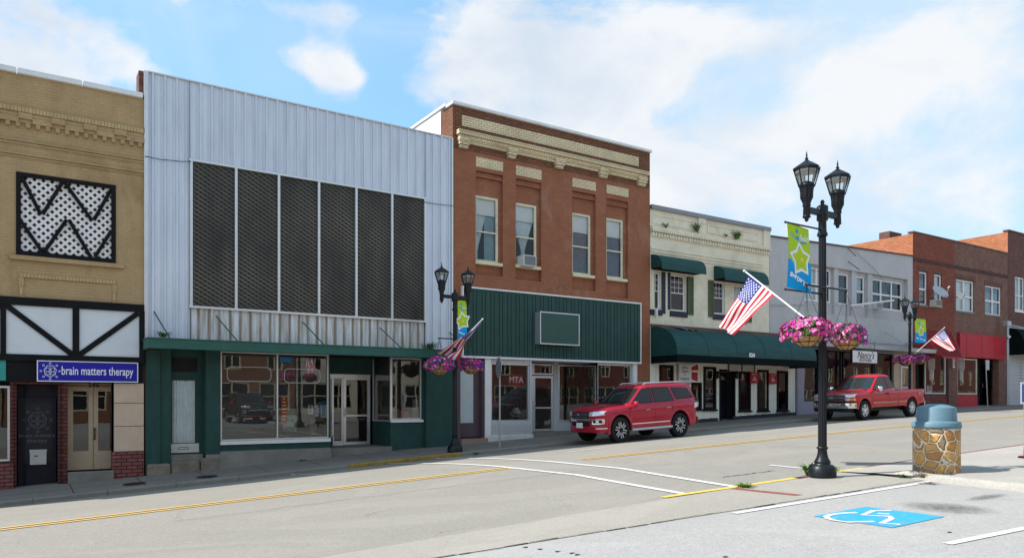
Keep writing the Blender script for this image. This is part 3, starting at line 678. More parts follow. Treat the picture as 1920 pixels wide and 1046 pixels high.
def shell(root, x0, x1, zt, sidem, depth=17, roofdrop=.6, topm=None, ztr=None, left=True, right=True):
    ztr = zt if ztr is None else ztr; y0, y1 = D + .26, D + depth
    if left: MB().box(x0 + .006, x0 + .26, D + .015, y1, BASE, zt - .05).build('side_wall', sidem, root)
    if right: MB().box(x1 - .26, x1 - .006, D + .015, y1, BASE, ztr - .05).build('side_wall', sidem, root)
    MB().box(x0 + .27, x1 - .27, y1 - .25, y1, BASE, min(zt, ztr) - .5).build('back_wall', sidem, root)
    MB().box(x0 + .27, x1 - .27, D + .29, y1 - .26, min(zt, ztr) - roofdrop - .15, min(zt, ztr) - roofdrop).build('roof', M['roof'], root)
    mb = MB(); zr_ = min(zt, ztr) - roofdrop
    xl_, xr_ = x0 + .265, x1 - .265; vs = [(xl_, D + .012, zr_), (xr_, D + .012, zr_), (xr_, D + .27, zr_), (xl_, D + .27, zr_), (xl_, D + .012, zt - .004), (xr_, D + .012, ztr - .004), (xr_, D + .27, ztr - .004), (xl_, D + .27, zt - .004)]
    mb.add(vs, [(0,3,2,1),(4,5,6,7),(1,2,6,5),(2,3,7,6),(3,0,4,7)]); mb.build('parapet', topm or sidem, root)
def room(root, x0, x1, z0, z1, y0, dep, m, name='interior', open_front=True):
    mb = MB(); y1 = y0 + dep
    mb.quad((x0, y1, z0), (x1, y1, z0), (x1, y1, z1), (x0, y1, z1)); mb.quad((x0, y0, z0), (x0, y1, z0), (x0, y1, z1), (x0, y0, z1))
    mb.quad((x1, y1, z0), (x1, y0, z0), (x1, y0, z1), (x1, y1, z1)); mb.quad((x0, y0, z0), (x1, y0, z0), (x1, y1, z0), (x0, y1, z0)); mb.quad((x0, y0, z1), (x0, y1, z1), (x1, y1, z1), (x1, y0, z1))
    return mb.build(name, m, root)
def frame_mb(mb, x0, x1, z0, z1, y0, y1, fw, cols=(), rails=(), cw=None):
    cw = cw or fw * .7
    mb.box(x0, x0 + fw, y0, y1, z0, z1); mb.box(x1 - fw, x1, y0, y1, z0, z1)
    mb.box(x0 + fw, x1 - fw, y0, y1, z1 - fw, z1); mb.box(x0 + fw, x1 - fw, y0, y1, z0, z0 + fw)
    for c in cols:
        x = x0 + (x1 - x0) * c; mb.box(x - cw / 2, x + cw / 2, y0 - .002, y1 - .002, z0 + fw, z1 - fw)
    for r in rails:
        z = z0 + (z1 - z0) * r; mb.box(x0 + fw, x1 - fw, y0 + .003, y1 - .006, z - cw / 2, z + cw / 2)
def window(root, x0, x1, z0, z1, Y, fm, fw=.06, cols=(), rails=(.5,), gm='glassup', fill=None, sill=None, label=None, muntin=None, cw=None, gy=.055):
    """frame (the window part) with pane, sill and curtain under it"""
    mb = MB(); frame_mb(mb, x0, x1, z0, z1, Y + .03, Y + .10, fw, cols, rails, cw)
    if muntin:   # thin glazing bars in the upper sash: (cols, rows, zfrac0)
        nc, nr, zf0 = muntin; za = z0 + (z1 - z0) * zf0
        for i in range(1, nc): x = x0 + fw + (x1 - x0 - 2 * fw) * i / nc; mb.box(x - .009, x + .009, Y + .068, Y + .075, za, z1 - fw)
        for i in range(1, nr): z = za + (z1 - fw - za) * i / nr; mb.box(x0 + fw, x1 - fw, Y + .069, Y + .076, z - .009, z + .009)
    w = mb.build('window', fm, root)
    if label: w['label'] = label
    MB().quad((x0 + .02, Y + gy + .03, z0 + .02), (x1 - .02, Y + gy + .03, z0 + .02), (x1 - .02, Y + gy + .03, z1 - .02), (x0 + .02, Y + gy + .03, z1 - .02)).build('pane', M[gm], w)
    if sill: s = MB().box(x0 - .05, x1 + .05, Y - .07, Y + .05, z0 - .12, z0 - .004).build('sill', sill, w, bevel=.01)
    if fill:
        for kind in fill: curtain(w, kind, x0 + .03, x1 - .03, z0 + .03, z1 - .03, Y + .20)
    return w
def curtain(w, kind, x0, x1, z0, z1, y):
    W = x1 - x0; H = z1 - z0; mb = MB()
    def drape(a, b, za, zb, pinch, m, nm='curtain', fold=9, side=0):
        def fn(u, v):   # v 0 top .. 1 bottom
            c = a if side < 0 else b if side > 0 else (a + b) / 2; k = 1 - pinch * math.exp(-((v - .62) / .22) ** 2) if pinch < .6 else 1 - pinch * min(1, v * 1.3)
            x = a + (b - a) * u; x = c + (x - c) * k
            return (x, y + .025 * math.sin(u * fold * 6.283), zb + (za - zb) * v)
        MB().grid(fn, fold * 6, 10).build(nm, m, w)
    if kind == 'shade_top': MB().box(x0 + .03, x1 - .03, y - .07, y - .06, z1 - H * .27, z1 - .03).build('roller_shade', M['shade'], w)
    if kind == 'shade_top2': MB().box(x0 + .03, x1 - .03, y - .07, y - .06, z1 - H * .30, z1 - .03).build('roller_shade', M['shade'], w)
    if kind == 'left': drape(x0, x0 + W * .62, z0, z1 - H * .2, .65, M['cloth'], side=-1)
    if kind == 'right_teal': drape(x0 + W * .52, x1, z0, z1 - H * .2, .0, M['clothteal'], side=1)
    if kind == 'tied': drape(x0 + .02, x1 - .02, z0 + H * .12, z1 - H * .25, .82, M['cloth'])
    if kind == 'net': drape(x0, x1, z0, z1 - H * .2, 0, M['clothgrey'], fold=12)
    if kind == 'netall': drape(x0, x1, z0, z1, 0, M['cloth'], fold=10)
    if kind == 'blind':
        for k in range(int(H * .95 / .05)): mb.box(x0 + .04, x1 - .04, y - .01, y + .01, z1 - .05 - k * .05 - .03, z1 - .05 - k * .05)
        mb.build('blind', M['shade'], w)
    if kind == 'halfblind': MB().box(x0 + .04, x1 - .04, y - .05, y - .04, z1 - H * .55, z1 - .03).build('blind', M['clothteal'], w)
def band(root, x0, x1, z0, z1, out, m, name='band', Y=D, back=.0, bevel=0):
    return MB().box(x0, x1, Y - out, Y + .01 - back, z0, z1).build(name, m, root, bevel=bevel)
SPLIT = ('brick_jamb', 'corner_post', 'pilaster', 'brick_pier', 'window_trim', 'parapet_pier', 'panel_joint', 'edge_trim', 'siding_trim', 'entrance_side', 'coping', 'stall_riser', 'recess_wall', 'brick_lintel')
def pieces(root, name, boxes, m, bevel=0):
    if name in SPLIT:
        for b in boxes: o = MB().box(*b).build(name, m, root, bevel=bevel)
        return o
    mb = MB()
    for b in boxes: mb.box(*b)
    return mb.build(name, m, root, bevel=bevel)
def shopdoor(root, x0, x1, z0, z1, Y, fm, fw=.09, rail=.45, handle=True, label=None, name='door', pane='glass'):
    mb = MB(); frame_mb(mb, x0, x1, z0, z1, Y, Y + .05, fw, (), (rail,) if rail else (), .06); d = mb.build(name, fm, root)
    if label: d['label'] = label
    MB().quad((x0 + .03, Y + .025, z0 + .03), (x1 - .03, Y + .025, z0 + .03), (x1 - .03, Y + .025, z1 - .03), (x0 + .03, Y + .025, z1 - .03)).build('pane', M[pane], d)
    if handle:
        zz = z0 + (z1 - z0) * .48; hx = x0 + fw * .5
        MB().tube([(hx, Y, zz - .12), (hx, Y - .06, zz - .12), (hx, Y - .06, zz + .12), (hx, Y, zz + .12)], .012, 6).build('handle', M['alu'], d)
    return d
B = {}
def building(key, name, x0, label, group='shop buildings along the street'):
    B[key] = empty(name, (x0, D, zwalk(x0, D)), label, 'building', group); return B[key]

# ================================================================== 1  tan brick building, therapy office
b = building('tan', 'tan_brick_building', -6, 'two storey tan painted brick building with black and white half timbering, at the left edge')
x0, x1 = -6.4, PX(270.5); ztop = PZ(268, 186)
A = RC(30, 217, 322, 474); Lw = (A[0], A[1], PZ(30, 477), PZ(30, 322))
zp0, zp1 = PZ(5, 673), PZ(5, 557)              # half timber panel
zf0 = PZ(70, 716)                              # underside of fascia
dr = (PX(25), PX(116)); dd = (PX(127), PX(213)); 
holes = [(Lw[0], Lw[1], Lw[2], Lw[3], .2), (x0 + .02, PX(19), PZ(0, 866), zf0, .25), (dr[0], dr[1], BASE, zf0 - .05, .5), (dd[0], dd[1], PZ(130, 884), zf0, .55)]
mb = MB(); wall(mb, x0, x1, zf0, ztop, D, holes); mb.build('wall', M['tan'], b)
mb = MB(); wall(mb, x0, PX(127), BASE, zf0 - .004, D + .003, holes); mb.build('shopfront_wall', M['sbrick_dk'], b)
MB().box(x0, PX(25), D - .03, D + .001, BASE, PZ(0, 867)).build('brick_base', M['sbrick'], b)
mb = MB(); wall(mb, PX(127) + .002, dd[1] + .02, BASE, zf0 - .004, D + .05, holes, .4); mb.build('entrance_surround', M['beigedoor'], b)
shell(b, x0, x1, ztop, M['redtop'])
pieces(b, 'coping', [(a, a + 1.38, D - .09, D + .34, ztop, ztop + .14) for a in [x1 - .02 - 1.4 * (k + 1) for k in range(7)]], M['coping_white'], .02)
# corbelled cornice
zc = PZ(271, 243); z2 = PZ(271, 253)
def zt(y): return PZ(271, y)
band(b, x0, x1, zt(252), zt(242), .07, M['tan_trim'], 'soldier_course')
band(b, x0, x1, zt(270), zt(252.5), .035, M['tan'], 'frieze')
st = [];  pitch = PX(237.5) - PX(181); n = 12
for k in range(n):
    a = PX(237.5) - k * pitch
    st += [(a - pitch * .42 + .0, a, D - .075, D - .036, zt(262), zt(253)), (a - pitch * .42 - .03, a + .0, D - .09, D - .076, zt(263.5), zt(262))]
    st += [(a - pitch, a - pitch * .42, D - .075, D - .036, zt(270.5), zt(261.5))]
st += [(PX(237.5), x1, D - .075, D - .036, zt(270.5), zt(261.5))]
pieces(b, 'corbel_steps', st, M['tan'])
step = pitch / 3.35
pieces(b, 'dentils', [(x1 - .06 - k * step - step * .45, x1 - .06 - k * step, D - .07, D + .01, zt(278), zt(270.8)) for k in range(40)], M['tan'])
for (ya, yb, o) in ((303, 300, .05), (308, 304, .03), (326, 322, .05), (330, 327, .03)): band(b, x0, x1, zt(yb), zt(ya), o, M['tan'], 'moulding')
# lattice window with black V boards
x_0, x_1, z_0, z_1 = Lw; fr = MB(); frame_mb(fr, x_0, x_1, z_0, z_1, D - .035, D + .03, .10); w = fr.build('window', M['blackwood'], b)
w['label'] = 'white lattice window with black zigzag boards'
MB().quad((x_0, D + .17, z_0), (x_1, D + .17, z_0), (x_1, D + .17, z_1), (x_0, D + .17, z_1)).build('pane', pmat('dusty dark glass', (.05, .05, .06), .2), w)
def clipseg(p, q, r):
    t0, t1 = 0, 1; dx, dz = q[0] - p[0], q[1] - p[1]
    for (a, bb) in ((-dx, p[0] - r[0]), (dx, r[1] - p[0]), (-dz, p[1] - r[2]), (dz, r[3] - p[1])):
        if abs(a) < 1e-9:
            if bb < 0: return None
        else:
            t = bb / a
            if a < 0: t0 = max(t0, t)
            else: t1 = min(t1, t)
    return ((p[0] + dx * t0, p[1] + dz * t0), (p[0] + dx * t1, p[1] + dz * t1)) if t1 - t0 > .01 else None
lat = MB(); k = x_0 - 3
while k < x_1 + 3:
    for sg, yy in ((1, D + .05), (-1, D + .062)):
        r_ = clipseg((k - 3 * sg, z_0 - 1), (k + 3 * sg, z_0 + 5), (x_0 + .05, x_1 - .05, z_0 + .05, z_1 - .05))
        if r_: lat.bar((r_[0][0], yy, r_[0][1]), (r_[1][0], yy, r_[1][1]), .062, .010)
    k += .188
lat.build('lattice', M['white'], w)
def PW(px, py, y=D): v = P(px, py); v.y = y; return v
vb = MB()
for (a, c) in (((40, 330), (76, 402)), ((80, 402), (117, 342)), ((121, 342), (172, 413)), ((176, 413), (207, 358)), ((38, 413), (80, 474)), ((82, 474), (125, 412)), ((129, 412), (170, 482)), ((178, 482), (209, 432))):
    vb.bar(PW(a[0], a[1], D + .005), PW(c[0], c[1], D + .005), .085, .03)
vb.build('zigzag_boards', M['blackwood'], w)
MB().box(PX(18), PX(232), D - .10, D + .01, PZ(18, 486), PZ(18, 477.5)).build('sill', M['tan'], w)
# recessed brick panel under it
q = RC(36, 218, 513, 560); mb = MB(); frame_mb(mb, q[0], q[1], q[2] - .2, q[3], D - .03, D + .01, .09); mb.build('panel_moulding', M['tan_trim'], b)
# half timbering
pan = MB().box(x0, x1 - .01, D - .05, D + .01, zp0, zp1).build('white_panels', M['panelwhite'], b)
tb = MB(); Yb = D - .051
def beam(xa, za, xb, zb, w_, th=.045): tb.bar((xa, Yb, za), (xb, Yb, zb), w_, th)
beam(x0, zp1 - .08, x1 - .01, zp1 - .08, .20, .055); beam(x0, zp0 + .05, x1 - .01, zp0 + .05, .16, .055)
for px, w_ in ((6, .12), (142, .15), (265.5, .13)): beam(PX(px), zp0 + .1, PX(px), zp1 - .15, w_)
beam(PX(12), zp1 - .2, PX(136), zp0 + .15, .13, .04); beam(PX(148), zp0 + .15, PX(259), zp1 - .2, .13, .04); beam(PX(-130), zp0 + .15, PX(1), zp1 - .2, .13, .04)
tb.build('timber_beams', M['blackwood'], b)
MB().box(x0, x1 - .01, D - .03, D + .008, zf0, zp0 - .006).build('fascia', M['blackwood'], b)
MB().box(x0, PX(11), D - .045, D - .031, zf0 + .03, zp0 - .03).build('awning_edge', M['teal'], b)
# shop window left, brick base is the wall
w = window(b, x0 + .05, PX(18.5), PZ(0, 865), zf0 - .1, D + .05, M['alu'], .05, (.5,), (), 'glass')
# dark door bay
dz = zwalk(1, D) + .02
MB().box(dr[0] + .0, dr[1], D + .44, D + .55, BASE, zf0).build('door_bay', M['navy'], b)
q0, q1 = PX(33), PX(107); dt = PZ(33, 745)
d = MB().box(q0, q1, D + .36, D + .44, dz - .1, dt).build('door', M['navy'], b, bevel=.01); d['label'] = 'navy black solid door with grey mail box'
MB().box(PX(44), PX(98), D + .353, D + .36, PZ(44, 870), PZ(44, 755)).build('panel', M['black'], d)
pieces(b, 'brick_jamb', [(dr[0], PX(31), D + .05, D + .439, BASE, zf0 - .05), (PX(109), dr[1] - .0, D + .05, D + .439, BASE, zf0 - .05)], M['sbrick_dk'])
MB().box(PX(56), PX(88), D + .25, D + .353, PZ(56, 873), PZ(56, 846)).build('mail_box', M['steel'], d, bevel=.01)
MB().box(PX(55.5), PX(88.5), D + .24, D + .355, PZ(56, 848), PZ(56, 844)).build('mail_flap', M['steel'], d)
MB().box(PX(64), PX(72), D + .246, D + .25, PZ(56, 857), PZ(56, 855)).build('mail_slot', M['black'], d)
MB().tube([(PX(37), D + .36, dz + 1.0), (PX(37), D + .3, dz + 1.0), (PX(41), D + .3, dz + 1.0)], .012, 6).build('handle', M['black'], d)
def brainlogo(mb, cx, y, cz, s, mi=0, lw=.016):
    """brain outline ringed by small circles"""
    def ring(x, z, rx, rz, w_, n=20, wob=0):
        for k in range(n):
            a, c = 2 * math.pi * k / n, 2 * math.pi * (k + 1) / n; f = lambda t: (x + rx * (1 + wob * math.sin(7 * t)) * math.cos(t), y, z + rz * (1 + wob * math.sin(7 * t)) * math.sin(t))
            mb.bar(f(a), f(c), w_, .004, mi=mi)
    ring(cx, cz, .30 * s, .33 * s, lw, 40, .05); ring(cx - .13 * s, cz + .08 * s, .10 * s, .12 * s, lw * .7, 12, .2); ring(cx + .13 * s, cz + .08 * s, .10 * s, .12 * s, lw * .7, 12, .2)
    ring(cx - .12 * s, cz - .13 * s, .10 * s, .09 * s, lw * .7, 12, .2); ring(cx + .12 * s, cz - .13 * s, .10 * s, .09 * s, lw * .7, 12, .2)
    mb.bar((cx, y, cz - .33 * s), (cx, y, cz + .33 * s), lw * .6, .004, mi=mi)
    for k in range(8):
        a = k * math.pi / 4 + math.pi / 2
        if abs(a - math.pi * 1.5) > .01 or True: ring(cx + .47 * s * math.cos(a), cz + .47 * s * math.sin(a), .05 * s, .05 * s, lw * .8, 8)
mb = MB(); brainlogo(mb, PX(71), D + .35, PZ(71, 788), .62, lw=.014); text_mb(mb, 'brain matters\ntherapy', .13, (PX(70), D + .35, PZ(70, 822)), ext=.002, xs=1.1); mb.build('door_lettering', M['mauvelet'], d)
# beige double doors
dzb = PZ(130, 884)
MB().box(dd[0], dd[1], D + .54, D + .62, BASE, zf0).build('door_frame', M['beigedoor'], b)
xm = PX(175, D + .45)
for (a, c, px0, px1, nm) in ((dd[0] + .02, xm - .006, 137, 166, 'door'), (xm + .006, dd[1] - .02, 184, 208, 'door')):
    h_ = (PX(px0, D + .45), PX(px1, D + .45), PZ(137, 846, D + .45), PZ(137, 733, D + .45)); mb = MB(); wall(mb, a, c, dzb, PZ(130, 724, D + .45), D + .45, [h_ + (.05,)]); dl = mb.build(nm, M['beigedoor'], b)
    MB().quad((h_[0], D + .485, h_[2]), (h_[1], D + .485, h_[2]), (h_[1], D + .485, h_[3]), (h_[0], D + .485, h_[3])).build('pane', M['glass'], dl)
    MB().box(h_[0], h_[1], D + .50, D + .53, h_[2], h_[3]).build('backing', M['dark'], dl)
MB().tube([(PX(180), D + .45, PZ(180, 825)), (PX(180), D + .38, PZ(180, 822)), (PX(180), D + .38, PZ(180, 806)), (PX(180), D + .45, PZ(180, 803))], .018, 6).build('handle', M['black'], dl)
mb = MB(); text_mb(mb, '546', .17, (PX(176, D + .05), D + .045, PZ(176, 722, D + .05)), bold=.006); mb.build('house_number', M['lettblack'], b)
MB().box(PX(127), dd[1] + .0, D - .12, D + .5, BASE, dzb - .005).build('doorstep', M['concrete'], b, bevel=.02)
# peach post on brick
pr0, pr1 = PX(213.5), x1 - .015
pieces(b, 'post', [(pr0, pr1, D - .02, D + .3, PZ(217, 846), zf0 - .01)], M['stucco_beige'])
pieces(b, 'post_joint', [(pr0 - .003, pr1 + .003, D - .024, D - .019, PZ(217, y) - .006, PZ(217, y) + .006) for y in (755.5, 799)], M['dark'])
pieces(b, 'post_base', [(pr0 - .04, pr1, D - .06, D + .3, BASE, PZ(217, 846) - .003)], M['sbrick'])
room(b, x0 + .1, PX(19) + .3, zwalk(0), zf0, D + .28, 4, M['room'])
# sign
s0, s1, s2, s3 = PX(70, D - .1), PX(258, D - .1), PZ(70, 714, D - .1), PZ(70, 676, D - .1)
sg = empty('shop_sign', ((s0 + s1) / 2, D - .1, s2), 'long blue sign with white lettering and a brain emblem above the beige doors', 'sign')
MB().box(s0, s1, D - .12, D - .036, s2, s3).build('board', M['bluesign'], sg)
mb = MB(); frame_mb(mb, s0 - .01, s1 + .01, s2 - .01, s3 + .01, D - .126, D - .118, .022); mb.build('border', M['lettwhite'], sg)
mb = MB(); text_mb(mb, 'brain matters therapy', .30, (s0 + .50, D - .124, (s2 + s3) / 2 + .01), align='LEFT', xs=.98, bold=.003); mb.build('lettering', M['lettwhite'], sg)
l = sg.children[-1]; wd = max(v.co.x for v in l.data.vertices) - min(v.co.x for v in l.data.vertices); x_l = min(v.co.x for v in l.data.vertices); k = (s1 - s0 - .62) / wd
for v in l.data.vertices: v.co.x = x_l + (v.co.x - x_l) * k
mb = MB(); brainlogo(mb, s0 + .27, D - .122, (s2 + s3) / 2, .42, lw=.013); mb.build('emblem', M['lettwhite'], sg)

# ================================================================== 2  white corrugated metal front
b = building('metal', 'metal_clad_building', PX(272), 'wide building clad in white corrugated metal with six black mesh screens over a green shopfront')
x0, x1 = PX(272) , PX(849) - .02; ztop = PZ(275, 136); zc = PZ(275, 634)
so = (PX(358), PX(796), PZ(358, 571), PZ(358, 303))
def corrug(mb, xa, xb, za, zb, Y, pitch=.30, mi=0):
    pr = [(0, 0), (.12, 0), (.13, -.012), (.15, 0), (.205, 0), (.212, -.045), (.262, -.045), (.285, 0)]; xs = []; a = math.floor(xa / pitch) * pitch
    while a < xb:
        for dx, dy in pr: xs.append((a + dx, dy))
        a += pitch
    pts = [(x, dy) for x, dy in xs if xa < x < xb]; pts = [(xa, 0)] + pts + [(xb, 0)]
    for i in range(len(pts) - 1):
        (p, dp), (q, dq) = pts[i], pts[i + 1]; mb.quad((p, Y + dp, za), (q, Y + dq, za), (q, Y + dq, zb), (p, Y + dp, zb), mi)
mb = MB(); corrug(mb, x0, so[0] - .03, zc, ztop, D); corrug(mb, so[1] + .02, x1, zc, ztop, D); corrug(mb, so[0] - .03, so[1] + .02, so[3] + .03, ztop, D)
mb.build('cladding', M['corr'], b)
mb = MB(); corrug(mb, so[0] - .02, so[1] + .02, zc, so[2] - .06, D + .05, .28); mb.build('lower_cladding', M['rust'], b)
pieces(b, 'edge_trim', [(x0 - .03, x0 + .07, D - .07, D + .02, zc, ztop + .02), (x1 - .06, x1 + .004, D - .06, D + .02, zc, ztop + .015), (x0 + .071, x1 - .061, D - .06, D + .25, ztop, ztop + .035)], M['alu'])
shell(b, x0, x1, ztop - .02, M['redtop'])
MB().box(x0 - .14, x0 + .16, D + .1, D + .6, ztop - 1.2, ztop + .05).build('brick_pier', M['dbrick'], b)
# screens
ms = [PX(p) for p in (358, 442, 522, 597, 667, 734, 796)]
mb = MB()
for i, x in enumerate(ms): mb.box(x - .035, x + .035, D - .07, D + .05, so[2] - .03, so[3])
mb.box(so[0] - .06, so[1] + .06, D - .075, D + .05, so[3], so[3] + .06); mb.box(so[0] - .06, so[1] + .06, D - .075, D + .05, so[2] - .09, so[2] - .03)
mb.build('screen_frame', M['alu'], b)
for i in range(6): MB().box(ms[i] + .036, ms[i+1] - .036, D + .0, D + .03, so[2] - .029, so[3] - .002).build('mesh_screen', M['screen'], b)
# canopy
cy = D - 1.0; ca, cb_ = PX(277, cy), PX(836, cy); z0c, z1c = PZ(277, 652, cy), PZ(277, 634, cy)
mb = MB(); mb.box(ca, cb_, cy, cy + .05, z0c, z1c); mb.box(ca, ca + .05, cy + .051, D - .0, z0c, z1c); mb.box(cb_ - .05, cb_, cy + .051, D, z0c, z1c); mb.box(ca - .02, cb_ + .02, cy - .02, D - .04, z1c + .003, z1c + .03); mb.box(ca + .06, cb_ - .06, cy + .06, D + .1, z0c + .04, z0c + .08)
mb.build('canopy', M['greentrim'], b)
for px, py in ((405, 592), (567, 603), (712, 614), (842, 622), (288, 583)):
    a = P(px, py, D - .02); MB().tube([a, (a.x + .42 if px != 288 else a.x + .3, cy + .25, z1c + .03)], .018, 6).build('canopy_stay', M['greentrim'], b)
# shopfront
gz1 = z0c + .1; Gp = {}
rs = 1.35                    # depth of the recessed entrance
W1 = (PX(414), PX(618), PZ(414, 827), PZ(414, 657)); 
xe0, xe1 = PX(619), PX(700)  # entrance mouth
W2 = (PX(735), PX(792), PZ(735, 787), PZ(735, 670))
dbx = (PX(321), PX(384))
mb = MB(); zb1 = PZ(413, 846)
wall(mb, x0, xe0, BASE, zc - .1, D + .02, [(dbx[0], dbx[1], BASE, zc - .1 - .001, .35), W1 + (.15,)]); wall(mb, PX(733), x1, BASE, zc - .1, D + .02, [W2 + (.15,)])
mb.box(PX(385), PX(412), D - .06, D + .019, BASE, zc - .1); mb.box(PX(796), x1 - .04, D - .14, D + .019, BASE, z0c)
mb.box(x0 + .02, PX(300), D - .03, D + .019, BASE, z0c)
mb.build('shopfront_wall', M['greenwall'], b)
# recess walls: left return, angled right return under the bay, back wall
lx = PX(624, D + rs); rx = PX(697, D + rs); zs1 = PZ(700, 790)
mb = MB(); mb.quad((xe0, D + .02, BASE), (lx, D + rs, BASE), (lx, D + rs, W1[2]), (xe0, D + .02, W1[2]))
mb.quad((rx + .02, D + rs, BASE), (PX(733), D + .02, BASE), (PX(733), D + .02, zs1), (rx + .02, D + rs, zs1)); mb.box(lx, rx, D + rs, D + rs + .1, PZ(640, 705, D + rs) , zc - .1)
mb.build('entrance_wall', M['greenwall'], b)
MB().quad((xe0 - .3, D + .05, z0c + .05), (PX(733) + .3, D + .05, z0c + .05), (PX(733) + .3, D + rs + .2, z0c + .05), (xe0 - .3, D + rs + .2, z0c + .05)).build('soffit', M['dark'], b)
# windows
w = window(b, W1[0], W1[1], W1[2], W1[3], D + .04, M['alu'], .045, ((PX(521.5) - W1[0]) / (W1[1] - W1[0]),), (), 'glass', cw=.04); w['label'] = 'wide shop window left of the recessed entrance'
MB().box(W1[0] - .02, W1[1] + .02, D - .05, D + .02, W1[2] - .10, W1[2] - .002).build('sill', M['white'], w)
w = window(b, W2[0], W2[1], W2[2], W2[3], D + .04, M['alu'], .045, (), (), 'glass'); w['label'] = 'small bay window right of the entrance'
MB().box(W2[0] - .04, W2[1] + .02, D - .05, D + .02, W2[2] - .08, W2[2] - .002).build('sill', M['white'], w)
# left return glass and angled bay glass
mb = MB(); mb.bar((rx + .04, D + rs - .02, zs1), (rx + .04, D + rs - .02, W2[3]), .06, .05); mb.bar((PX(733), D + .03, zs1), (PX(733), D + .03, W2[3]), .07, .05)
mb.tube([(rx + .03, D + rs, zs1), (PX(733), D + .03, zs1 + .0)], .03, 4); w = mb.build('window', M['alu'], b)
MB().quad((rx + .03, D + rs, zs1), (PX(733), D + .02, zs1), (PX(733), D + .02, z0c + .05), (rx + .03, D + rs, z0c + .05)).build('pane', M['glass'], w)
mb = MB(); mb.tube([(xe0, D + .02, W1[2]), (lx, D + rs, W1[2])], .03, 4); w = mb.build('window', M['alu'], b)
MB().quad((xe0 + .01, D + .02, W1[2]), (lx, D + rs, W1[2]), (lx, D + rs, z0c + .05), (xe0 + .01, D + .02, z0c + .05)).build('pane', M['glass'], w)
# glass door with sidelight
ye = D + rs; e0_, e1_, e2_ = PX(623, ye), PX(643, ye), PX(694, ye); dz0, dz1 = PZ(643, 834, ye), PZ(643, 706, ye)
mb = MB(); frame_mb(mb, e0_, e1_, dz0, dz1, ye, ye + .06, .05); mb.box(e0_, e2_, ye - .01, ye + .06, dz1 + .002, dz1 + .08)
w = mb.build('sidelight', M['alu'], b); MB().quad((e0_, ye + .03, dz0), (e1_, ye + .03, dz0), (e1_, ye + .03, dz1), (e0_, ye + .03, dz1)).build('pane', M['glass'], w)
MB().box(e0_, e1_, ye - .003, ye + .05, dz0 - .02, dz0 + .14).build('kick_plate', M['white'], w)
shopdoor(b, e1_ + .01, e2_, dz0, dz1, ye, M['alu'], .10, .43, label='aluminium framed glass door of the green shopfront')
# upstairs-stair door with net curtain
xa, xb = PX(323), PX(374); db = MB(); hh = (xa + .05, xb - .05, PZ(323, 832), PZ(323, 712)); zt_ = PZ(323, 700)
wall(db, dbx[0] + .0, dbx[1], BASE, zc - .1, D + .30, [hh + (.04,), (xa, xb, PZ(323, 696), PZ(323, 668), .04)]); dw = db.build('door', M['greenwall'], b); dw['label'] = 'green door with white curtained glass and cream letter plate'
MB().quad((hh[0], D + .33, hh[2]), (hh[1], D + .33, hh[2]), (hh[1], D + .33, hh[3]), (hh[0], D + .33, hh[3])).build('pane', M['glassup'], dw)
MB().grid(lambda u, v: (hh[0] + (hh[1] - hh[0]) * u, D + .36 + .02 * math.sin(u * 50), hh[2] + (hh[3] - hh[2]) * v), 60, 1).build('curtain', M['cloth'], dw)
MB().box(xa, xb, D + .35, D + .37, PZ(323, 696), PZ(323, 668)).build('transom', M['dark'], dw)
MB().box(xa - .02, xb + .04, D + .28, D + .30, PZ(323, 850), PZ(323, 833)).build('letter_plate', pmat('cream plate', (.62, .60, .54), .5), dw)
mb = MB(); frame_mb(mb, PX(338), PX(357), PZ(338, 844), PZ(338, 839), D + .27, D + .281, .012); mb.build('letter_slot', M['black'], dw)
MB().box(xa - .1, xb + .1, D + .05, D + .31, BASE, PZ(323, 853)).build('doorstep', M['concrete'], b)
# rough foundation
rnd = random.Random(3); mb = MB(); x = x0 + .03
while x < PX(385):
    l = rnd.uniform(.5, .9); zz = zwalk(x, D); h_ = rnd.uniform(.24, .36); mb.box(x, x + l - .02, D - .16 - rnd.uniform(0, .05), D + .01, BASE, zz + h_); x += l
mb.build('foundation_stones', M['stone'], b, bevel=.05)
mb = MB(); xs_ = frange(PX(385), xe0, .4)
def fz(x): return PZ(413, 846) if x < PX(620) else 0
for i in range(len(xs_) - 1):
    a, c = xs_[i], xs_[i+1]; za, zb_ = zwalk(a) - .4, zwalk(c) - .4; mb.quad((a, D - .30, za), (c, D - .30, zb_), (c, D - .04, fz(c)), (a, D - .04, fz(a))); mb.quad((a, D - .04, fz(a)), (c, D - .04, fz(c)), (c, D + .03, fz(c)), (a, D + .03, fz(a)))
mb.build('concrete_plinth', M['concrete'], b)
MB().box(xe0 - .1, PX(735), D + .0, D + rs + .2, BASE, dz0 - .01).build('entrance_step', M['concrete'], b)
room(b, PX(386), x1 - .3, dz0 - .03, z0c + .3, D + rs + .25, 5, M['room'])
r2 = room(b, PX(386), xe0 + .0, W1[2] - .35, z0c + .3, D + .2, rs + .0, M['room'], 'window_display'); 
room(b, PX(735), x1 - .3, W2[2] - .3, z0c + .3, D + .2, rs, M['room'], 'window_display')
for o in (r2,):   # leave the display bay open to the shop behind it
    pass

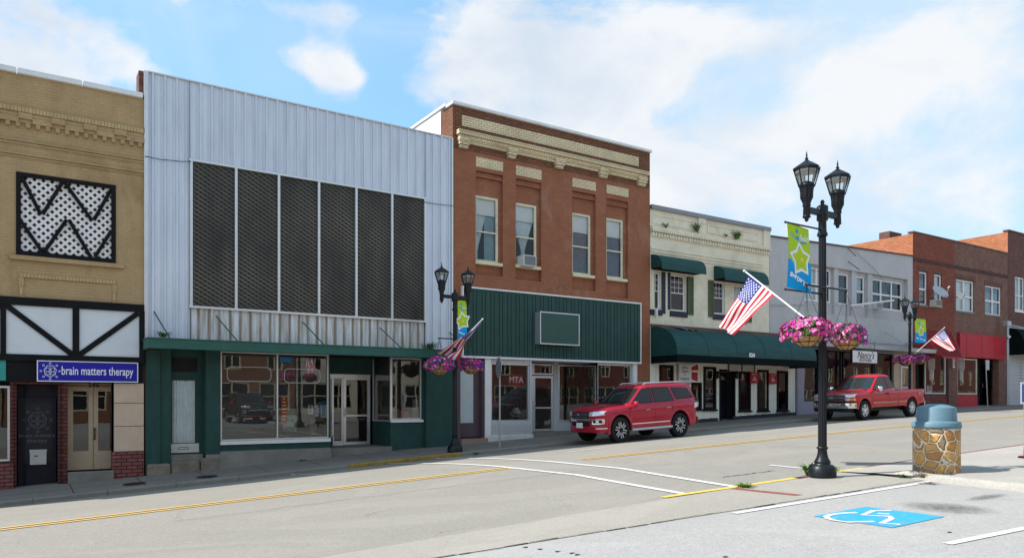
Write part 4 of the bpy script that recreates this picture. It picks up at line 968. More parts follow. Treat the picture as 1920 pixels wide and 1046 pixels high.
# ================================================================== 3  russet painted brick building
b = building('russet', 'russet_brick_building', PX(849), 'two storey russet painted brick building with buff cornice over green vertical siding')
x0, x1 = PX(849), PX(1218.5); ztop = PZ(849, 196)
bays = [(892, 943, 293, 513), (967, 1015, 308, 523), (1073, 1117, 331, 541), (1137, 1178, 345, 556)]
wins = [(892, 938, 363, 490), (967, 1010, 377, 497), (1074.5, 1111.5, 396, 514), (1138.5, 1172.5, 406, 521)]
sdz0, sdz1 = PZ(891, 667.6), PZ(879, 541)
holes = []
for (a, c, t_, bt), (wa, wc, wt, wb) in zip(bays, wins): holes.append((PX(a), PX(c), PZ(a, bt), PZ(a, t_ + 26), .13))
mb = MB(); wall(mb, x0, x1, sdz0 - .02, PZ(853, 278), D, holes); mb.build('wall', M['redpaint'], b)
MB().quad((x0, D, PZ(853, 278)), (x1, D, PZ(853, 278)), (x1, D, ztop), (x0, D, ztop)).build('parapet_face', M['redtop'], b)
mb = MB()
for (a, c, t_, bt), (wa, wc, wt, wb) in zip(bays, wins):
    wall(mb, PX(a) , PX(c), PZ(a, bt), PZ(a, t_ + 26), D + .13, [(PX(a) + .02, PX(wc), PZ(wa, wb), PZ(wa, wt), .1)])
    for k in range(3): mb.box(PX(a), PX(c), D + .10 - .033 * (2 - k), D + .129, PZ(a, t_ + 37) + .085 * k, PZ(a, t_ + 37) + .085 * (k + 1) - .02)
mb.build('window_bays', M['redpaint'], b)
shell(b, x0, x1, ztop, M['redtop'])
MB().box(x0 - .012, x0 + .1, D + .85, D + 17, ztop - 1.2, ztop + .1).build('whitewashed_side', M['whitewall'], b)
pieces(b, 'coping', [(x0 - .05, x1 + .03, D - .10, D + .42, ztop, ztop + .10), (x0 - .06, x0 + .34, D + .43, D + 17, ztop + .08, ztop + .18)], M['coping_white'], .015)
pieces(b, 'buff_band', [(PX(866), PX(1197), D - .015, D + .01, PZ(866, 236), PZ(866, 216))], M['buff'])
for (pl, pr_, t_, bt) in ((892, 943, 294, 312), (967, 1015, 310, 328), (1073, 1117, 333, 350), (1137, 1178, 346, 362)):
    q = RC(pl, pr_, t_, bt); MB().box(q[0] - .0, q[1], D - .015, D + .01, q[2], q[3]).build('buff_panel', M['buff'], b)
zc0, zc1, zc2, zc3 = PZ(853, 265), PZ(853, 259), PZ(853, 252), PZ(853, 244)
ca, cb_ = PX(855), PX(1211)
MB().box(ca + .12, cb_ - .12, D - .09, D + .01, zc0, zc1).build('cornice', M['buff'], b)
MB().box(ca + .06, cb_ - .06, D - .15, D + .01, zc1 + .001, zc2).build('cornice', M['buff'], b)
MB().box(ca, cb_, D - .22, D + .01, zc2 + .001, zc3).build('cornice', M['buff_sold'], b)
for (pa, pb_) in ((858, 876), (949, 965), (1038, 1054), (1121, 1136), (1193, 1208)):
    xa, xb = PX(pa), PX(pb_); pieces(b, 'bracket', [(xa, xb, D - .17, D + .01, zc0 - .10, zc0 + .02), (xa + .03, xb - .03, D - .13, D + .01, zc0 - .2, zc0 - .101), (xa - .02, xb + .02, D - .2, D + .01, zc0 + .021, zc1 + .04)], M['buff'])
fills = [('shade_top', 'left', 'right_teal'), ('shade_top', 'tied'), ('shade_top2', 'net'), ('shade_top2', 'net')]
for (wa, wc, wt, wb), fl in zip(wins, fills):
    w = window(b, PX(wa) + .02, PX(wc), PZ(wa, wb) + .03, PZ(wa, wt), D + .12, M['oldpaint'], .085, (), (.46,), 'glassup', fl, None, cw=.05)
    MB().box(PX(wa) - .02, PX(wc) + .08, D - .05, D + .15, PZ(wa, wb) - .08, PZ(wa, wb) + .028).build('sill', M['sillcream'], w, bevel=.01)
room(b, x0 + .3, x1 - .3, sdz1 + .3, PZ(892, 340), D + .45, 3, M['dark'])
# green siding band
sx0, sx1 = PX(866), PX(1197)
MB().box(sx0, sx1, D - .10, D + .0 - .003, sdz0, sdz1).build('siding', M['greensiding'], b)
mb = MB(); x = sx0 + .02; i = 0
while x < sx1 - .05: mb.box(x, x + .022, D - .104, D - .099, sdz0 + .02, sdz1 - .05); x += (.21 if i % 2 else .14); i += 1
mb.build('siding_grooves', M['groove'], b)
pieces(b, 'siding_trim', [(sx0 - .05, sx1 + .05, D - .135, D - .002, sdz1, sdz1 + .055), (sx0 - .05, sx1 + .05, D - .13, D - .002, sdz0 - .07, sdz0 - .002), (sx1, sx1 + .045, D - .13, D - .002, sdz0, sdz1), (sx0 - .045, sx0, D - .13, D - .002, sdz0, sdz1)], M['white'])
# blank box sign
ys = D - .42; s = empty('box_sign', (PX(1048, ys), D - .3, PZ(1010, 645, ys)), 'blank green illuminated box sign with pale frame on the green siding', 'sign')
q = (PX(1013, ys), PX(1086, ys), PZ(1013, 644, ys), PZ(1013, 584, ys))
MB().box(q[0], q[1], ys + .01, D - .105, q[2], q[3]).build('case', M['alu'], s)
mb = MB(); frame_mb(mb, q[0] - .01, q[1] + .01, q[2] - .01, q[3] + .01, ys - .01, ys + .02, .035); mb.build('border', M['alu'], s)
MB().box(q[0] + .03, q[1] - .03, ys - .0, ys + .009, q[2] + .03, q[3] - .03).build('face', M['signpanel'], s)
# shopfront of the russet building
zh = sdz0 - .075
L0, L1 = PX(862), PX(905)
WL = (PX(921), PX(993), PZ(921, 790), PZ(921, 680)); xr0, xr1 = PX(997), PX(1120); WR = (PX(1121), PX(1184), PZ(1121, 790), PZ(1121, 682))
mb = MB(); wall(mb, x0, PX(908), BASE, zh, D + .01, [(L0 + .03, L1, PZ(866, 822), PZ(866, 672), .3)]); mb.box(x0 + .0, PX(862), D - .05, D + .009, BASE, zh); mb.build('side_entry', M['purple'], b)
q = (PX(866), PX(893), PZ(866, 793), PZ(866, 690)); MB().box(L0, L1, D + .28, D + .31, BASE, zh).build('side_door_back', M['purple'], b)
dw = MB().box(PX(864, D + .2), PX(900, D + .2), D + .22, D + .27, PZ(866, 820), zh - .1).build('door', M['purple'], b); dw['label'] = 'mauve side door with a pale glass panel'
MB().box(q[0], q[1], D + .205, D + .219, q[2], q[3]).build('pane', pmat('papered pale glass', (.45, .52, .54), .12, var=.05), dw)
MB().box(L0 - .02, L1 + .1, D - .2, D + .3, BASE, PZ(866, 822)).build('doorstep', pmat('pink brown step', (.30, .19, .15), .8), b)
pw = MB(); wall(pw, PX(908), PX(997), BASE, zh, D - .02, [WL + (.12,)]); wall(pw, xr1, PX(1193), BASE, zh, D - .02, [WR + (.12,)]); pw.build('shopfront_wall', M['clapboard'], b)
mb = MB(); x = PX(910)
for (xa, xb) in ((PX(921), PX(994)), (PX(1121), PX(1190))):
    x = xa
    while x < xb: mb.box(x, x + .02, D - .03, D - .021, PZ(921, 817), WL[2] - .12); x += .09
mb.build('ribbed_stall_riser', M['alu'], b)
MB().box(PX(908) - .02, xr0 + .04, D - .07, D - .021, BASE, PZ(912, 816)).build('plaster_base', M['plaster'], b, bevel=.02)
w1_ = window(b, WL[0], WL[1], WL[2], WL[3], D - .0, M['alu'], .05, (), (), 'glass'); w1_['label'] = 'shop window with a red lettered panel'
w2_ = window(b, WR[0], WR[1], WR[2], WR[3], D - .0, M['alu'], .04, (), (), 'glass')
pieces(b, 'corner_post', [(PX(908), PX(919), D - .06, D - .021, PZ(912, 816), zh), (PX(1186), PX(1193), D - .06, D - .021, BASE, zh)], M['white'])
MB().box(PX(1193) + .002, x1 - .004, D - .0, D + .26, BASE, sdz0 - .021).build('brick_pier', M['redpaint'], b)
MB().box(sx1 + .05, x1 - .004, D - .004, D + .002, sdz0 - .0, sdz0 + .01).build('pier_joint', M['redpaint'], b)
yr = D + 1.0; a0, a1, a2 = PX(1000, yr), PX(1037, yr), PX(1118, yr); zdf = PZ(1003, 808, yr)
shopdoor(b, a0, a1, zdf, PZ(1003, 704, yr), yr, M['alu'], .085, .42, label='silver framed glass door of the shop below green siding')
w = window(b, a0, a1, PZ(1003, 702, yr), zh - .05, yr - .03, M['alu'], .05, (), (), 'glass'); w['label'] = 'transom over the glass door'
w = window(b, a1 + .25, a2, PZ(1043, 790, yr), zh - .05, yr - .03, M['alu'], .06, (), (), 'glass'); w['label'] = 'large window set back beside the glass door'
pieces(b, 'recess_wall', [(a1 + .005, a1 + .245, yr - .02, yr + .1, BASE, zh), (a1 + .25, a2 + .2, yr - .01, yr + .1, BASE, PZ(1043, 790, yr) - .01)], M['clapboard'])
mb = MB(); mb.quad((xr0, D, WL[2]), (a0, yr, WL[2]), (a0, yr, zh), (xr0, D, zh)); mb.quad((xr1, D, WR[2]), (a2, yr, WR[2]), (a2, yr, zh), (xr1, D, zh)); w = mb.build('window', M['glass'], b)
mb = MB(); mb.quad((xr0, D, BASE), (a0, yr, BASE), (a0, yr, WL[2]), (xr0, D, WL[2])); mb.quad((xr1, D, BASE), (a2, yr, BASE), (a2, yr, WR[2]), (xr1, D, WR[2])); mb.build('return_wall', M['clapboard'], b)
MB().box(xr0 - .1, xr1 + .1, D + .0, yr + .15, zh + .0, zh + .05).build('soffit', M['shade'], b)
MB().box(xr0, xr1, D + .0, yr + .2, BASE, zdf - .01).build('entrance_step', M['concrete'], b)
room(b, x0 + .3, x1 - .3, zdf - .03, zh, yr + .12, 4.5, M['roomlight'])
# ================================================================== 4  cream brick building
b = building('cream', 'cream_brick_building', PX(1219), 'two storey cream painted brick building with rounded dark green awnings')
x0, x1 = PX(1219), PX(1442.5); x1g = PX(1491); ztop = PZ(1221, 392); zg = PZ(1221, 607)
WC = [(1210, 1239, 507, 579), (1257.5, 1286, 513, 583), (1338, 1359.5, 526, 589), (1376, 1397, 533, 596)]
holes = [(max(PX(a), x0 + .05), PX(c), PZ(a, bt), PZ(a, t_)) for a, c, t_, bt in WC]
mb = MB(); wall(mb, x0 + .005, x1, zg, ztop, D, holes); mb.build('wall', M['cream'], b)
shell(b, x0, x1, ztop, M['cream'])
pieces(b, 'coping', [(x0 + .02, x1 + .02, D - .10, D + .36, ztop, ztop + .17)], M['coping_grey'])
def zc_(y, px=1221): return PZ(px, y)
for (ya, yb, o, mm) in ((430, 424, .10, 'cream'), (434, 430.3, .13, 'cream_trim'), (443, 434.3, .06, 'cream_trim'), (466, 463.5, .05, 'cream'), (472, 469, .05, 'cream'), (478, 475, .03, 'cream')):
    band(b, x0 + .02, x1 - (.02 if o > .05 else .5), zc_(ya), zc_(yb), o, M[mm], 'moulding')
nD = 46; pieces(b, 'dentils', [(x0 + .05 + (x1 - x0 - .1) * k / nD, x0 + .05 + (x1 - x0 - .1) * (k + .5) / nD, D - .10, D - .061, zc_(441), zc_(436)) for k in range(nD)], M['cream'])
for (pa, pb_) in ((1222, 1300), (1326, 1422)):
    mb = MB(); frame_mb(mb, PX(pa), PX(pb_), zc_(418), zc_(400), D - .03, D + .005, .06); mb.build('panel_moulding', M['cream'], b)
pieces(b, 'parapet_pier', [(PX(1308), PX(1321), D - .07, D + .005, zc_(423.7), ztop - .003), (PX(1430), x1 - .01, D - .07, D + .005, zc_(423.7), ztop - .003)], M['cream'])
for i, (a, c, t_, bt) in enumerate(WC):
    xa = max(PX(a), x0 + .05); w = window(b, xa + .02, PX(c) - .02, PZ(a, bt) + .03, PZ(a, t_) - .02, D + .03, M['white'], .055, (), (.5,), 'glassup', ('netall',) if i == 3 else None, None, muntin=(3, 3, .5))
    MB().box(xa - .06, PX(c) + .06, D - .05, D + .03, PZ(a, bt) - .22, PZ(a, bt) + .0).build('sill', M['navyblue'], w)
pieces(b, 'window_trim', [(PX(1240), PX(1247), D - .03, D + .005, zc_(586), zc_(507)), (PX(1252), PX(1256.5), D - .03, D + .005, zc_(580, 1250), zc_(507)), (PX(1287), PX(1288.5), D - .03, D + .005, zc_(590, 1288), zc_(520, 1288))], M['navyblue'])
for (pa, pb_, t_, bt) in ((1288.5, 1299, 519, 590), (1327.5, 1337, 525, 594), (1398, 1408, 533, 604)):
    q = RC(pa, pb_, t_, bt); mb = MB(); frame_mb(mb, q[0], q[1], q[2], q[3], D - .055, D - .012, .045, (), (.48,))
    for k in range(1, 26): z_ = q[2] + (q[3] - q[2]) * k / 26; mb.box(q[0] + .04, q[1] - .04, D - .045, D - .02, z_ - .018, z_ + .01)
    mb.box(q[0], q[1], D - .02, D - .004, q[2], q[3]); mb.build('shutter', M['shutter'], b)
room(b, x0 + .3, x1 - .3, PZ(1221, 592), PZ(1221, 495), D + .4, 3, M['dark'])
def roundawn(mb, xa, xb, z0, z1, out, rad_end=True, n=14, nx=24, Y=D - .01, vy=.0):
    """quarter-round awning bulging from the wall with curved ends"""
    def prof(t): a = t * math.pi / 2; return (math.sin(a) ** .95, math.cos(a) ** .85 if math.cos(a) > 1e-6 else 0)
    def fn(u, v):
        yo, zz = prof(v); x = xa + (xb - xa) * u; sag = .012 * math.sin(u * math.pi * 9) * math.sin(v * math.pi)
        return (x, Y - out * yo - sag, z0 + (z1 - z0) * zz)
    mb.grid(fn, nx, n, flip=True)
    for x, fl in ((xa, 0), (xb, 1)):
        pts = [(x, Y, z0)] + [(x, Y - out * prof(k / n)[0], z0 + (z1 - z0) * prof(k / n)[1]) for k in range(n, -1, -1)]
        mb.add(pts, [tuple(range(len(pts)))])
for (pa, pb_, t_, bt, py_) in ((1217.5, 1303, 477, 503, 0), (1338, 1420, 499, 524, 0)):
    q = RC(pa, pb_, t_, bt); xa = max(q[0], x0 + .03); mb = MB(); roundawn(mb, xa, q[1], q[2], q[3], .62, nx=10); a_ = mb.build('window_awning', M['awning'], b)
    MB().box(xa, q[1], D - .63, D - .61, q[2] - .10, q[2] - .001).build('valance', M['awning'], a_)
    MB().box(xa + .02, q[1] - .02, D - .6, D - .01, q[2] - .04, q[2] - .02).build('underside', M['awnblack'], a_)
# ground floor
zb_ = PZ(1221, 673)
MB().box(x0 + .02, x1g, D - .05, D + .2, zg - .12, zg - .002).build('red_brown_band', M['redband'], b)
wl = [(1237, 1261, 685, 764), (1297, 1314, 718, 765), (1319.5, 1341, 688.5, 766), (1385.5, 1406, 697, 768), (1420.5, 1439.5, 694, 768), (1457, 1476, 696, 768)]
holes = [(PX(a), PX(c), PZ(a, bt), PZ(a, t_), .12) for a, c, t_, bt in wl] + [(PX(1348.5), PX(1378), BASE, PZ(1349, 696), .7)]
mb = MB(); wall(mb, x0 + .005, x1g, BASE, zg - .1, D, holes); mb.build('shopfront_wall', M['creamboard'], b)
mb = MB(); x = x0 + .1
while x < x1g - .1:
    inh = [h for h in holes if h[0] - .02 < x < h[1] + .02]
    segs = [(zwalk(x) + .1, zg - .2)]
    if inh: segs = [(zwalk(x) + .1, inh[0][2] - .08), (inh[0][3] + .05, zg - .2)]
    for a, c in segs:
        if c > a: mb.box(x, x + .008, D - .006, D + .001, a, c)
    x += .2
mb.build('board_grooves', pmat('board groove', (.62, .58, .47), .8), b)
for i, (a, c, t_, bt) in enumerate(wl):
    w = window(b, PX(a) - .03, PX(c) + .03, PZ(a, bt) - .03, PZ(a, t_) + .03, D - .07, M['blackwood'], .10, (), (), 'glass')
    MB().box(PX(a) - .08, PX(c) + .08, D - .09, D - .0, PZ(a, bt) - .10, PZ(a, bt) - .032).build('sill', M['blackwood'], w)
mb = MB(); xs_ = frange(x0 + .02, x1g, .5)
for i in range(len(xs_) - 1):
    a, c = xs_[i], xs_[i+1]
    if PX(1348.5) < (a + c) / 2 < PX(1378): continue
    mb.box(a, c, D - .06, D - .003, BASE, zwalk((a + c) / 2) + .16)
mb.build('base_board', M['navyblue'], b)
d0, d1 = PX(1348.5), PX(1378); mb = MB(); mb.box(d0, d0 + .08, D - .03, D + .1, BASE, PZ(1349, 696)); mb.box(d1 - .08, d1, D - .03, D + .1, BASE, PZ(1349, 696)); mb.box(d0, d1, D - .031, D + .1, PZ(1349, 696) - .0, PZ(1349, 696) + .09); mb.build('door_frame', M['blackwood'], b)
dw = MB().box(d0 + .05, d1 - .05, D + .5, D + .56, BASE, PZ(1349, 696)).build('door', M['navy'], b); dw['label'] = 'dark recessed door with a fan shaped light'
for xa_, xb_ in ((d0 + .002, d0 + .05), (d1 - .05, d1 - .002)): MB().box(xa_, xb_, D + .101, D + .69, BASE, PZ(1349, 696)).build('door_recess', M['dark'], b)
MB().box(d0 + .3, d0 + .62, D + .485, D + .499, PZ(1351, 731), PZ(1351, 715)).build('notice', pmat('pale blue notice', (.35, .45, .62), .6), dw)
MB().prism([(d0 + .25, D + .499, PZ(1351, 711)), (d0 + 1.0, D + .499, PZ(1351, 711)), (d0 + .85, D + .499, PZ(1351, 705)), (d0 + .6, D + .499, PZ(1351, 702)), (d0 + .38, D + .499, PZ(1351, 705))], (0, -.01, 0)).build('fan_light', pmat('fan light glass', (.35, .22, .2), .3), dw)
tr = MB(); frame_mb(tr, PX(1363), PX(1412), PZ(1363, 696), PZ(1363, 677), D - .12, D - .07, .02, (.5,), (.2, .4, .6, .8), .015); tr.build('transom_frame', M['black'], b)
MB().box(PX(1363), PX(1412), D - .069, D - .003, PZ(1363, 696), PZ(1363, 677)).build('transom_panel', M['creamboard'], b)
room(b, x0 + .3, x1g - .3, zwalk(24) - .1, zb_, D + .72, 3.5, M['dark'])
# big awning
ya = 1.45; q1z = PZ(1268, 664, D - ya); zt_ = zg - .11
xa, xb = x0 + .02, PX(1531, D - ya)
mb = MB(); roundawn(mb, xa, xb, q1z, zt_, ya, nx=60, n=20); aw = mb.build('awning', M['awning'], b); aw['label'] = 'long rounded dark green awning over the ground floor'
MB().box(xa, xb, D - ya - .02, D - ya, q1z - .30, q1z - .001).build('valance', M['awnblack'], aw)
mb = MB(); mb.box(xa, xa + .02, D - ya + .001, D - .02, q1z - .30, q1z - .002); mb.box(xb - .02, xb, D - ya + .001, D - .02, q1z - .30, q1z - .002); mb.build('valance', M['awnblack'], aw)
def awp(u, v, off=.012):   # point on the big awning surface
    a = v * math.pi / 2; return Vector((xa + (xb - xa) * u, D - .01 - ya * math.sin(a) ** .95 - off * math.sin(a), q1z + (zt_ - q1z) * math.cos(a) ** .85 + off * math.cos(a)))
mb = MB()
for k in range(3):
    ua = .085 + k * .04; mb.grid(lambda u, v: awp(ua + u * .037 + v * .015, .14 + v * .22, .02), 2, 4)
mb.build('torn_hole', M['awnblack'], aw)
mb = MB()
for k in (1, 2): mb.tube([awp(.085 + k * .04 - .002 + t * .015, .13 + t * .25, .035) for t in (0, .33, .66, 1)], .012, 5)
mb.build('exposed_rib', M['alu'], aw)
mb = MB()
for u in (.2, .4, .6, .8): mb.tube([awp(u, .06 + .94 * t / 12, .004) for t in range(13)], .006, 4)
mb.build('seam', M['awning'], aw)
mb = MB(); text_mb(mb, '524', .22, (PX(1410, D - ya - .03), D - ya - .03, PZ(1410, 666, D - ya - .03) ), bold=.01, xs=1.1); mb.build('house_number', M['lettwhite'], aw)
MB().box(PX(1224), PX(1227), D - .2, D - .1, PZ(1224, 596), PZ(1224, 580)).build('junction_box', M['plastic'], b)
# ================================================================== 5  grey stucco building
b = building('grey', 'grey_stucco_building', PX(1443), 'low pale grey stucco building with a thin flat canopy above a boutique window')
x0, x1 = PX(1443) + .01, PX(1711.5); zl, zr_ = PZ(1443, 444), PZ(1711, 481); xg = PX(1492)
wr_ = (PX(1508), PX(1702), PZ(1560, 588), PZ(1560, 501))
zcan = PZ(1610, 656)
topf = lambda x: zl + (zr_ - zl) * (x - x0) / (x1 - x0)
mb = MB(); wall(mb, x0, x1, zg - .1, zl, D + .004, [wr_ + (.2,)], top=topf); mb.build('wall', M['stucco'], b)
mb = MB(); 
GW = [(1511, 1536), (1540, 1565), (1578, 1597), (1610.5, 1628), (1641, 1659), (1661, 1678), (1680, 1698)]
zw0, zw1 = PZ(1578, 569), PZ(1578, 511); z5a = PZ(1641, 580); 
hl = [(PX(1510), PX(1566), zw0 - .02, zw1 + .1), (PX(1577.5), PX(1598), zw0 - .02, zw1), (PX(1610), PX(1628.5), zw0 - .02, zw1), (PX(1640), PX(1699), zw0 - .02, zw1)]
wall(mb, wr_[0], wr_[1], wr_[2], wr_[3], D + .2, hl); mb.build('window_recess', M['stucco'], b)
pieces(b, 'pilaster', [(PX(a), PX(c), D + .08, D + .199, wr_[2], wr_[3]) for a, c in ((1567, 1575), (1600, 1609), (1630, 1639))], M['stucco'])
MB().quad((xg, D + .004, BASE), (PX(1508), D + .004, BASE), (PX(1508), D + .004, zg - .1), (xg, D + .004, zg - .1)).build('lower_wall', M['lilac'], b)
shell(b, x0, x1, zl - .03, M['stucco'], ztr=zr_ - .03)
mb = MB(); mb.add([(x0, D - .06, zl), (x1, D - .06, zr_), (x1, D + .36, zr_), (x0, D + .36, zl), (x0, D - .06, zl + .07), (x1, D - .06, zr_ + .07), (x1, D + .36, zr_ + .07), (x0, D + .36, zl + .07)], [(0,3,2,1),(4,5,6,7),(0,1,5,4),(1,2,6,5),(2,3,7,6),(3,0,4,7)]); mb.build('coping', M['coping_dark'], b)
Yw = D + .2
def gwin(a, c, cols, fill=None): return window(b, PX(a), PX(c), zw0, zw1 + (.08 if a < 1570 else 0), Yw, M['white'], .07, cols, (.5,), 'glassup', fill, None, cw=.09)
gwin(1511, 1565, (.5,), ('netall',)); gwin(1578, 1597.5, ()); gwin(1610.5, 1628, (), ('halfblind',)); gwin(1640.5, 1698.5, (.32, .66))
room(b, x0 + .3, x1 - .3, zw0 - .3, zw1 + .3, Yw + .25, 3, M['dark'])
# flat canopy
cy = D - 1.15; cx0, cx1 = PX(1520, cy), PX(1772, cy); cz0 = PZ(1660, 656, cy); 
mb = MB(); mb.box(cx0, cx1, cy, D - .0, cz0, cz0 + .20); cn = mb.build('canopy', pmat('weathered pale canopy', (.42, .41, .39), .6, dirt=.5, dirtc=(.25, .22, .2), streak=True), b)
for px, py in ((1560, 585), (1605, 620), (1660, 622)):
    a = P(px, py, D - .02); MB().tube([a, (a.x + .9, cy + .3, cz0 + .2)], .015, 5).build('canopy_stay', M['steel'], b)
MB().tube([P(1446, 572, D - .05), P(1602, 571, D - .05), P(1640, 583, D - .05), P(1711, 592, D - .05)], .02, 5).build('conduit', M['steel'], b)
MB().tube([P(1494, 640, D - .06), (PX(1494), D - .06, zwalk(31) + .1)], .04, 6).build('downpipe', M['lilac'], b)
# boutique front
zh = cz0 - .03; gy = D + .1
sf = [(1508, 1535, 'glass'), (1553, 1580, 'glass'), (1583, 1640, 'glass'), (1642, 1675, 'glass')]
pieces(b, 'stall_riser', [(PX(1508), PX(1675), D + .02, D + .25, BASE, PZ(1508, 752))], M['lilac'])
pieces(b, 'header', [(PX(1508), x1 - .02, D + .02, D + .2, zh - .02, zg - .11)], M['lilac'])
for a, c, g in sf:
    w = window(b, PX(a), PX(c), PZ(1508, 752) + .01, zh - .03, D + .02, M['black'], .06, (), (), 'glass')
pieces(b, 'shopfront_post', [(PX(1535) + .01, PX(1553) - .01, D - .02, D + .2, BASE, zh - .03)], M['dark'])
MB().box(PX(1677), PX(1711) - .02, D + .02, D + .2, BASE, zh - .03).build('entrance_wall', M['stucco_beige'], b)
dw = shopdoor(b, PX(1688), PX(1704), zwalk(41), PZ(1688, 686), D - .04, M['white'], .1, .5, handle=True, label='white framed door between boutique window and brick shop')
room(b, PX(1495), x1 - .3, zwalk(34) - .2, zh, D + .26, 3.5, M['room'])

# ================================================================== 6  brick shop building with red awnings
b = building('bshop', 'brick_shop_building', PX(1712), 'red and brown brick shop building with red metal awning and barber pole')
x0, x1 = PX(1712), PX(1889.5); ztop = PZ(1712, 436); xm = PX(1790)
WB = [(1723.5, 1739, 508, 571), (1751.5, 1766, 513, 573), (1792.5, 1826.5, 522, 582), (1847, 1877.5, 534, 589)]
hs = [(PX(a), PX(c), PZ(a, bt), PZ(a, t_)) for a, c, t_, bt in WB]
zs_ = PZ(1795, 668)
mb = MB(); wall(mb, x0, xm, zs_, ztop, D, hs[:2]); mb.build('wall', M['rbrick'], b)
mb = MB(); wall(mb, xm + .001, x1, zs_, ztop, D, hs[2:]); mb.build('wall', M['bbrick'], b)
shell(b, x0, x1, ztop, M['obrick'])
MB().box(x0, x1, D - .03, D + .3, ztop, ztop + .09).build('coping', M['coping_dark'], b)
MB().box(x0 + .01, x1 - .01, D - .02, D + .004, PZ(1712, 489), PZ(1712, 482)).build('belt_course', pmat('dark belt brick', (.09, .045, .04), .9, var=.3), b)
pieces(b, 'brick_lintel', [(h[0] - .1, h[1] + .1, D - .02, D + .005, h[3] + .01, h[3] + .24) for h in hs], M['dbrick'])
for (h, cl, fl) in zip(hs, ((), (), (.47,), (.5,)), (('net',), ('netall',), ('netall',), ('net',))):
    w = window(b, h[0] + .02, h[1] - .02, h[2] + .02, h[3] - .02, D + .03, M['white'], .07, cl, (.48,), 'glassup', fl, M['concrete'], cw=.10)
room(b, x0 + .3, x1 - .3, hs[0][2] - .4, hs[0][3] + .2, D + .45, 3, M['room'])
MB().box(PX(1668, D + 4.5), PX(1668, D + 4.5) + 1.4, D + 4.5, D + 5.2, ztop - .8, PZ(1668, 433, D + 4.5)).build('chimney', M['dbrick'], b)
# red metal awning, sloped with hipped ends
y1 = D - 1.5; za0, za1 = PZ(1760, 667, y1), PZ(1750, 620); ax0, ax1 = x0 + .15, PX(1806, y1)
mb = MB(); t0_, t1_ = ax0 + .25, PX(1786)
mb.quad((ax0, y1, za0), (ax1, y1, za0), (t1_, D, za1), (t0_, D, za1)); mb.quad((ax1, y1, za0), (ax1, D, za0), (t1_, D, za1), (t1_, D, za1)); mb.quad((ax0, D, za0), (ax0, y1, za0), (t0_, D, za1), (t0_, D, za1))
mb.quad((ax0, y1, za0), (ax0, D, za0), (ax1, D, za0), (ax1, y1, za0)); mb.box(ax0, ax1, y1 - .02, y1 + .01, za0 - .10, za0)
n = 16
for k in range(1, n): u = k / n; mb.bar((ax0 + (ax1 - ax0) * u, y1, za0 + .003), (t0_ + (t1_ - t0_) * u, D, za1 + .003), .03, .035, (0, -.6, .8))
aw = mb.build('metal_awning', M['redmetal'], b); aw['label'] = 'sloping red standing seam awning'
# red panel
q = (PX(1794), PX(1879.5), PZ(1794, 669), PZ(1794, 624)); MB().box(q[0], q[1], D - .18, D - .003, q[2] , q[3]).build('fascia_panel', M['redpanel'], b)
pieces(b, 'panel_joint', [(PX(p), PX(p) + .03, D - .19, D - .179, q[2], q[3]) for p in (1806, 1835, 1859)], M['redmetal'])
zt_ = PZ(1795, 671)
pieces(b, 'brick_pier', [(PX(1777.5), PX(1794), D - .05, D + .3, BASE, zs_), (PX(1871), x1 - .01, D - .05, D + .3, BASE, zs_)], M['bbrick'])
pieces(b, 'stall_riser', [(x0 + .05, PX(1777), D + .03, D + .2, BASE, PZ(1737, 739))], M['sbrick'])
pieces(b, 'stall_riser', [(PX(1794.5), PX(1833), D + .0, D + .2, BASE, PZ(1794, 740))], M['redpanel'])
w = window(b, PX(1737), PX(1775), PZ(1737, 738), PZ(1737, 664), D + .03, M['white'], .06, (), (), 'glass'); w['label'] = 'barber shop window under the red awning'
w = window(b, PX(1795), PX(1832), PZ(1795, 739), PZ(1795, 671), D - .03, M['oldpaint'], .07, (), (), 'glass'); w['label'] = 'window with a cream frame above the red riser'
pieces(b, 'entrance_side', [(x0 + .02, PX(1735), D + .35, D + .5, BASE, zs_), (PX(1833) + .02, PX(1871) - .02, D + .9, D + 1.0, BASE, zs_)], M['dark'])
shopdoor(b, PX(1840, D + .8), PX(1864, D + .8), zwalk(50), zs_ - .3, D + .8, M['black'], .1, .45)
room(b, PX(1737), PX(1833), zwalk(45) - .1, zs_, D + 1.0, 2.5, M['room'])
# barber pole
bp = empty('barber_pole', (PX(1787, D - .2), D - .2, PZ(1787, 690, D - .2)), 'small striped barber pole on the brick pier between two shop windows', 'barber pole')
c_ = (PX(1787, D - .2), D - .2, PZ(1787, 690, D - .2))
MB().lathe([(.07, .08), (.07, .62)], c_, 16).build('cylinder', M['white'], bp)
mb = MB()
for s_ in (0, math.pi): mb.tube([(c_[0] + .074 * math.cos(t * .35 + s_), c_[1] + .074 * math.sin(t * .35 + s_), c_[2] + .08 + .54 * t / 40) for t in range(41)], .018, 4)
mb.build('stripe', M['redsign'], bp); MB().lathe([(.0, -.02), (.08, .0), (.1, .07), (.07, .08)], c_, 16).build('cap', M['chrome'], bp); MB().lathe([(.1, .62), (.1, .68), (.05, .74), (0, .76)], c_, 16).build('cap', M['chrome'], bp)

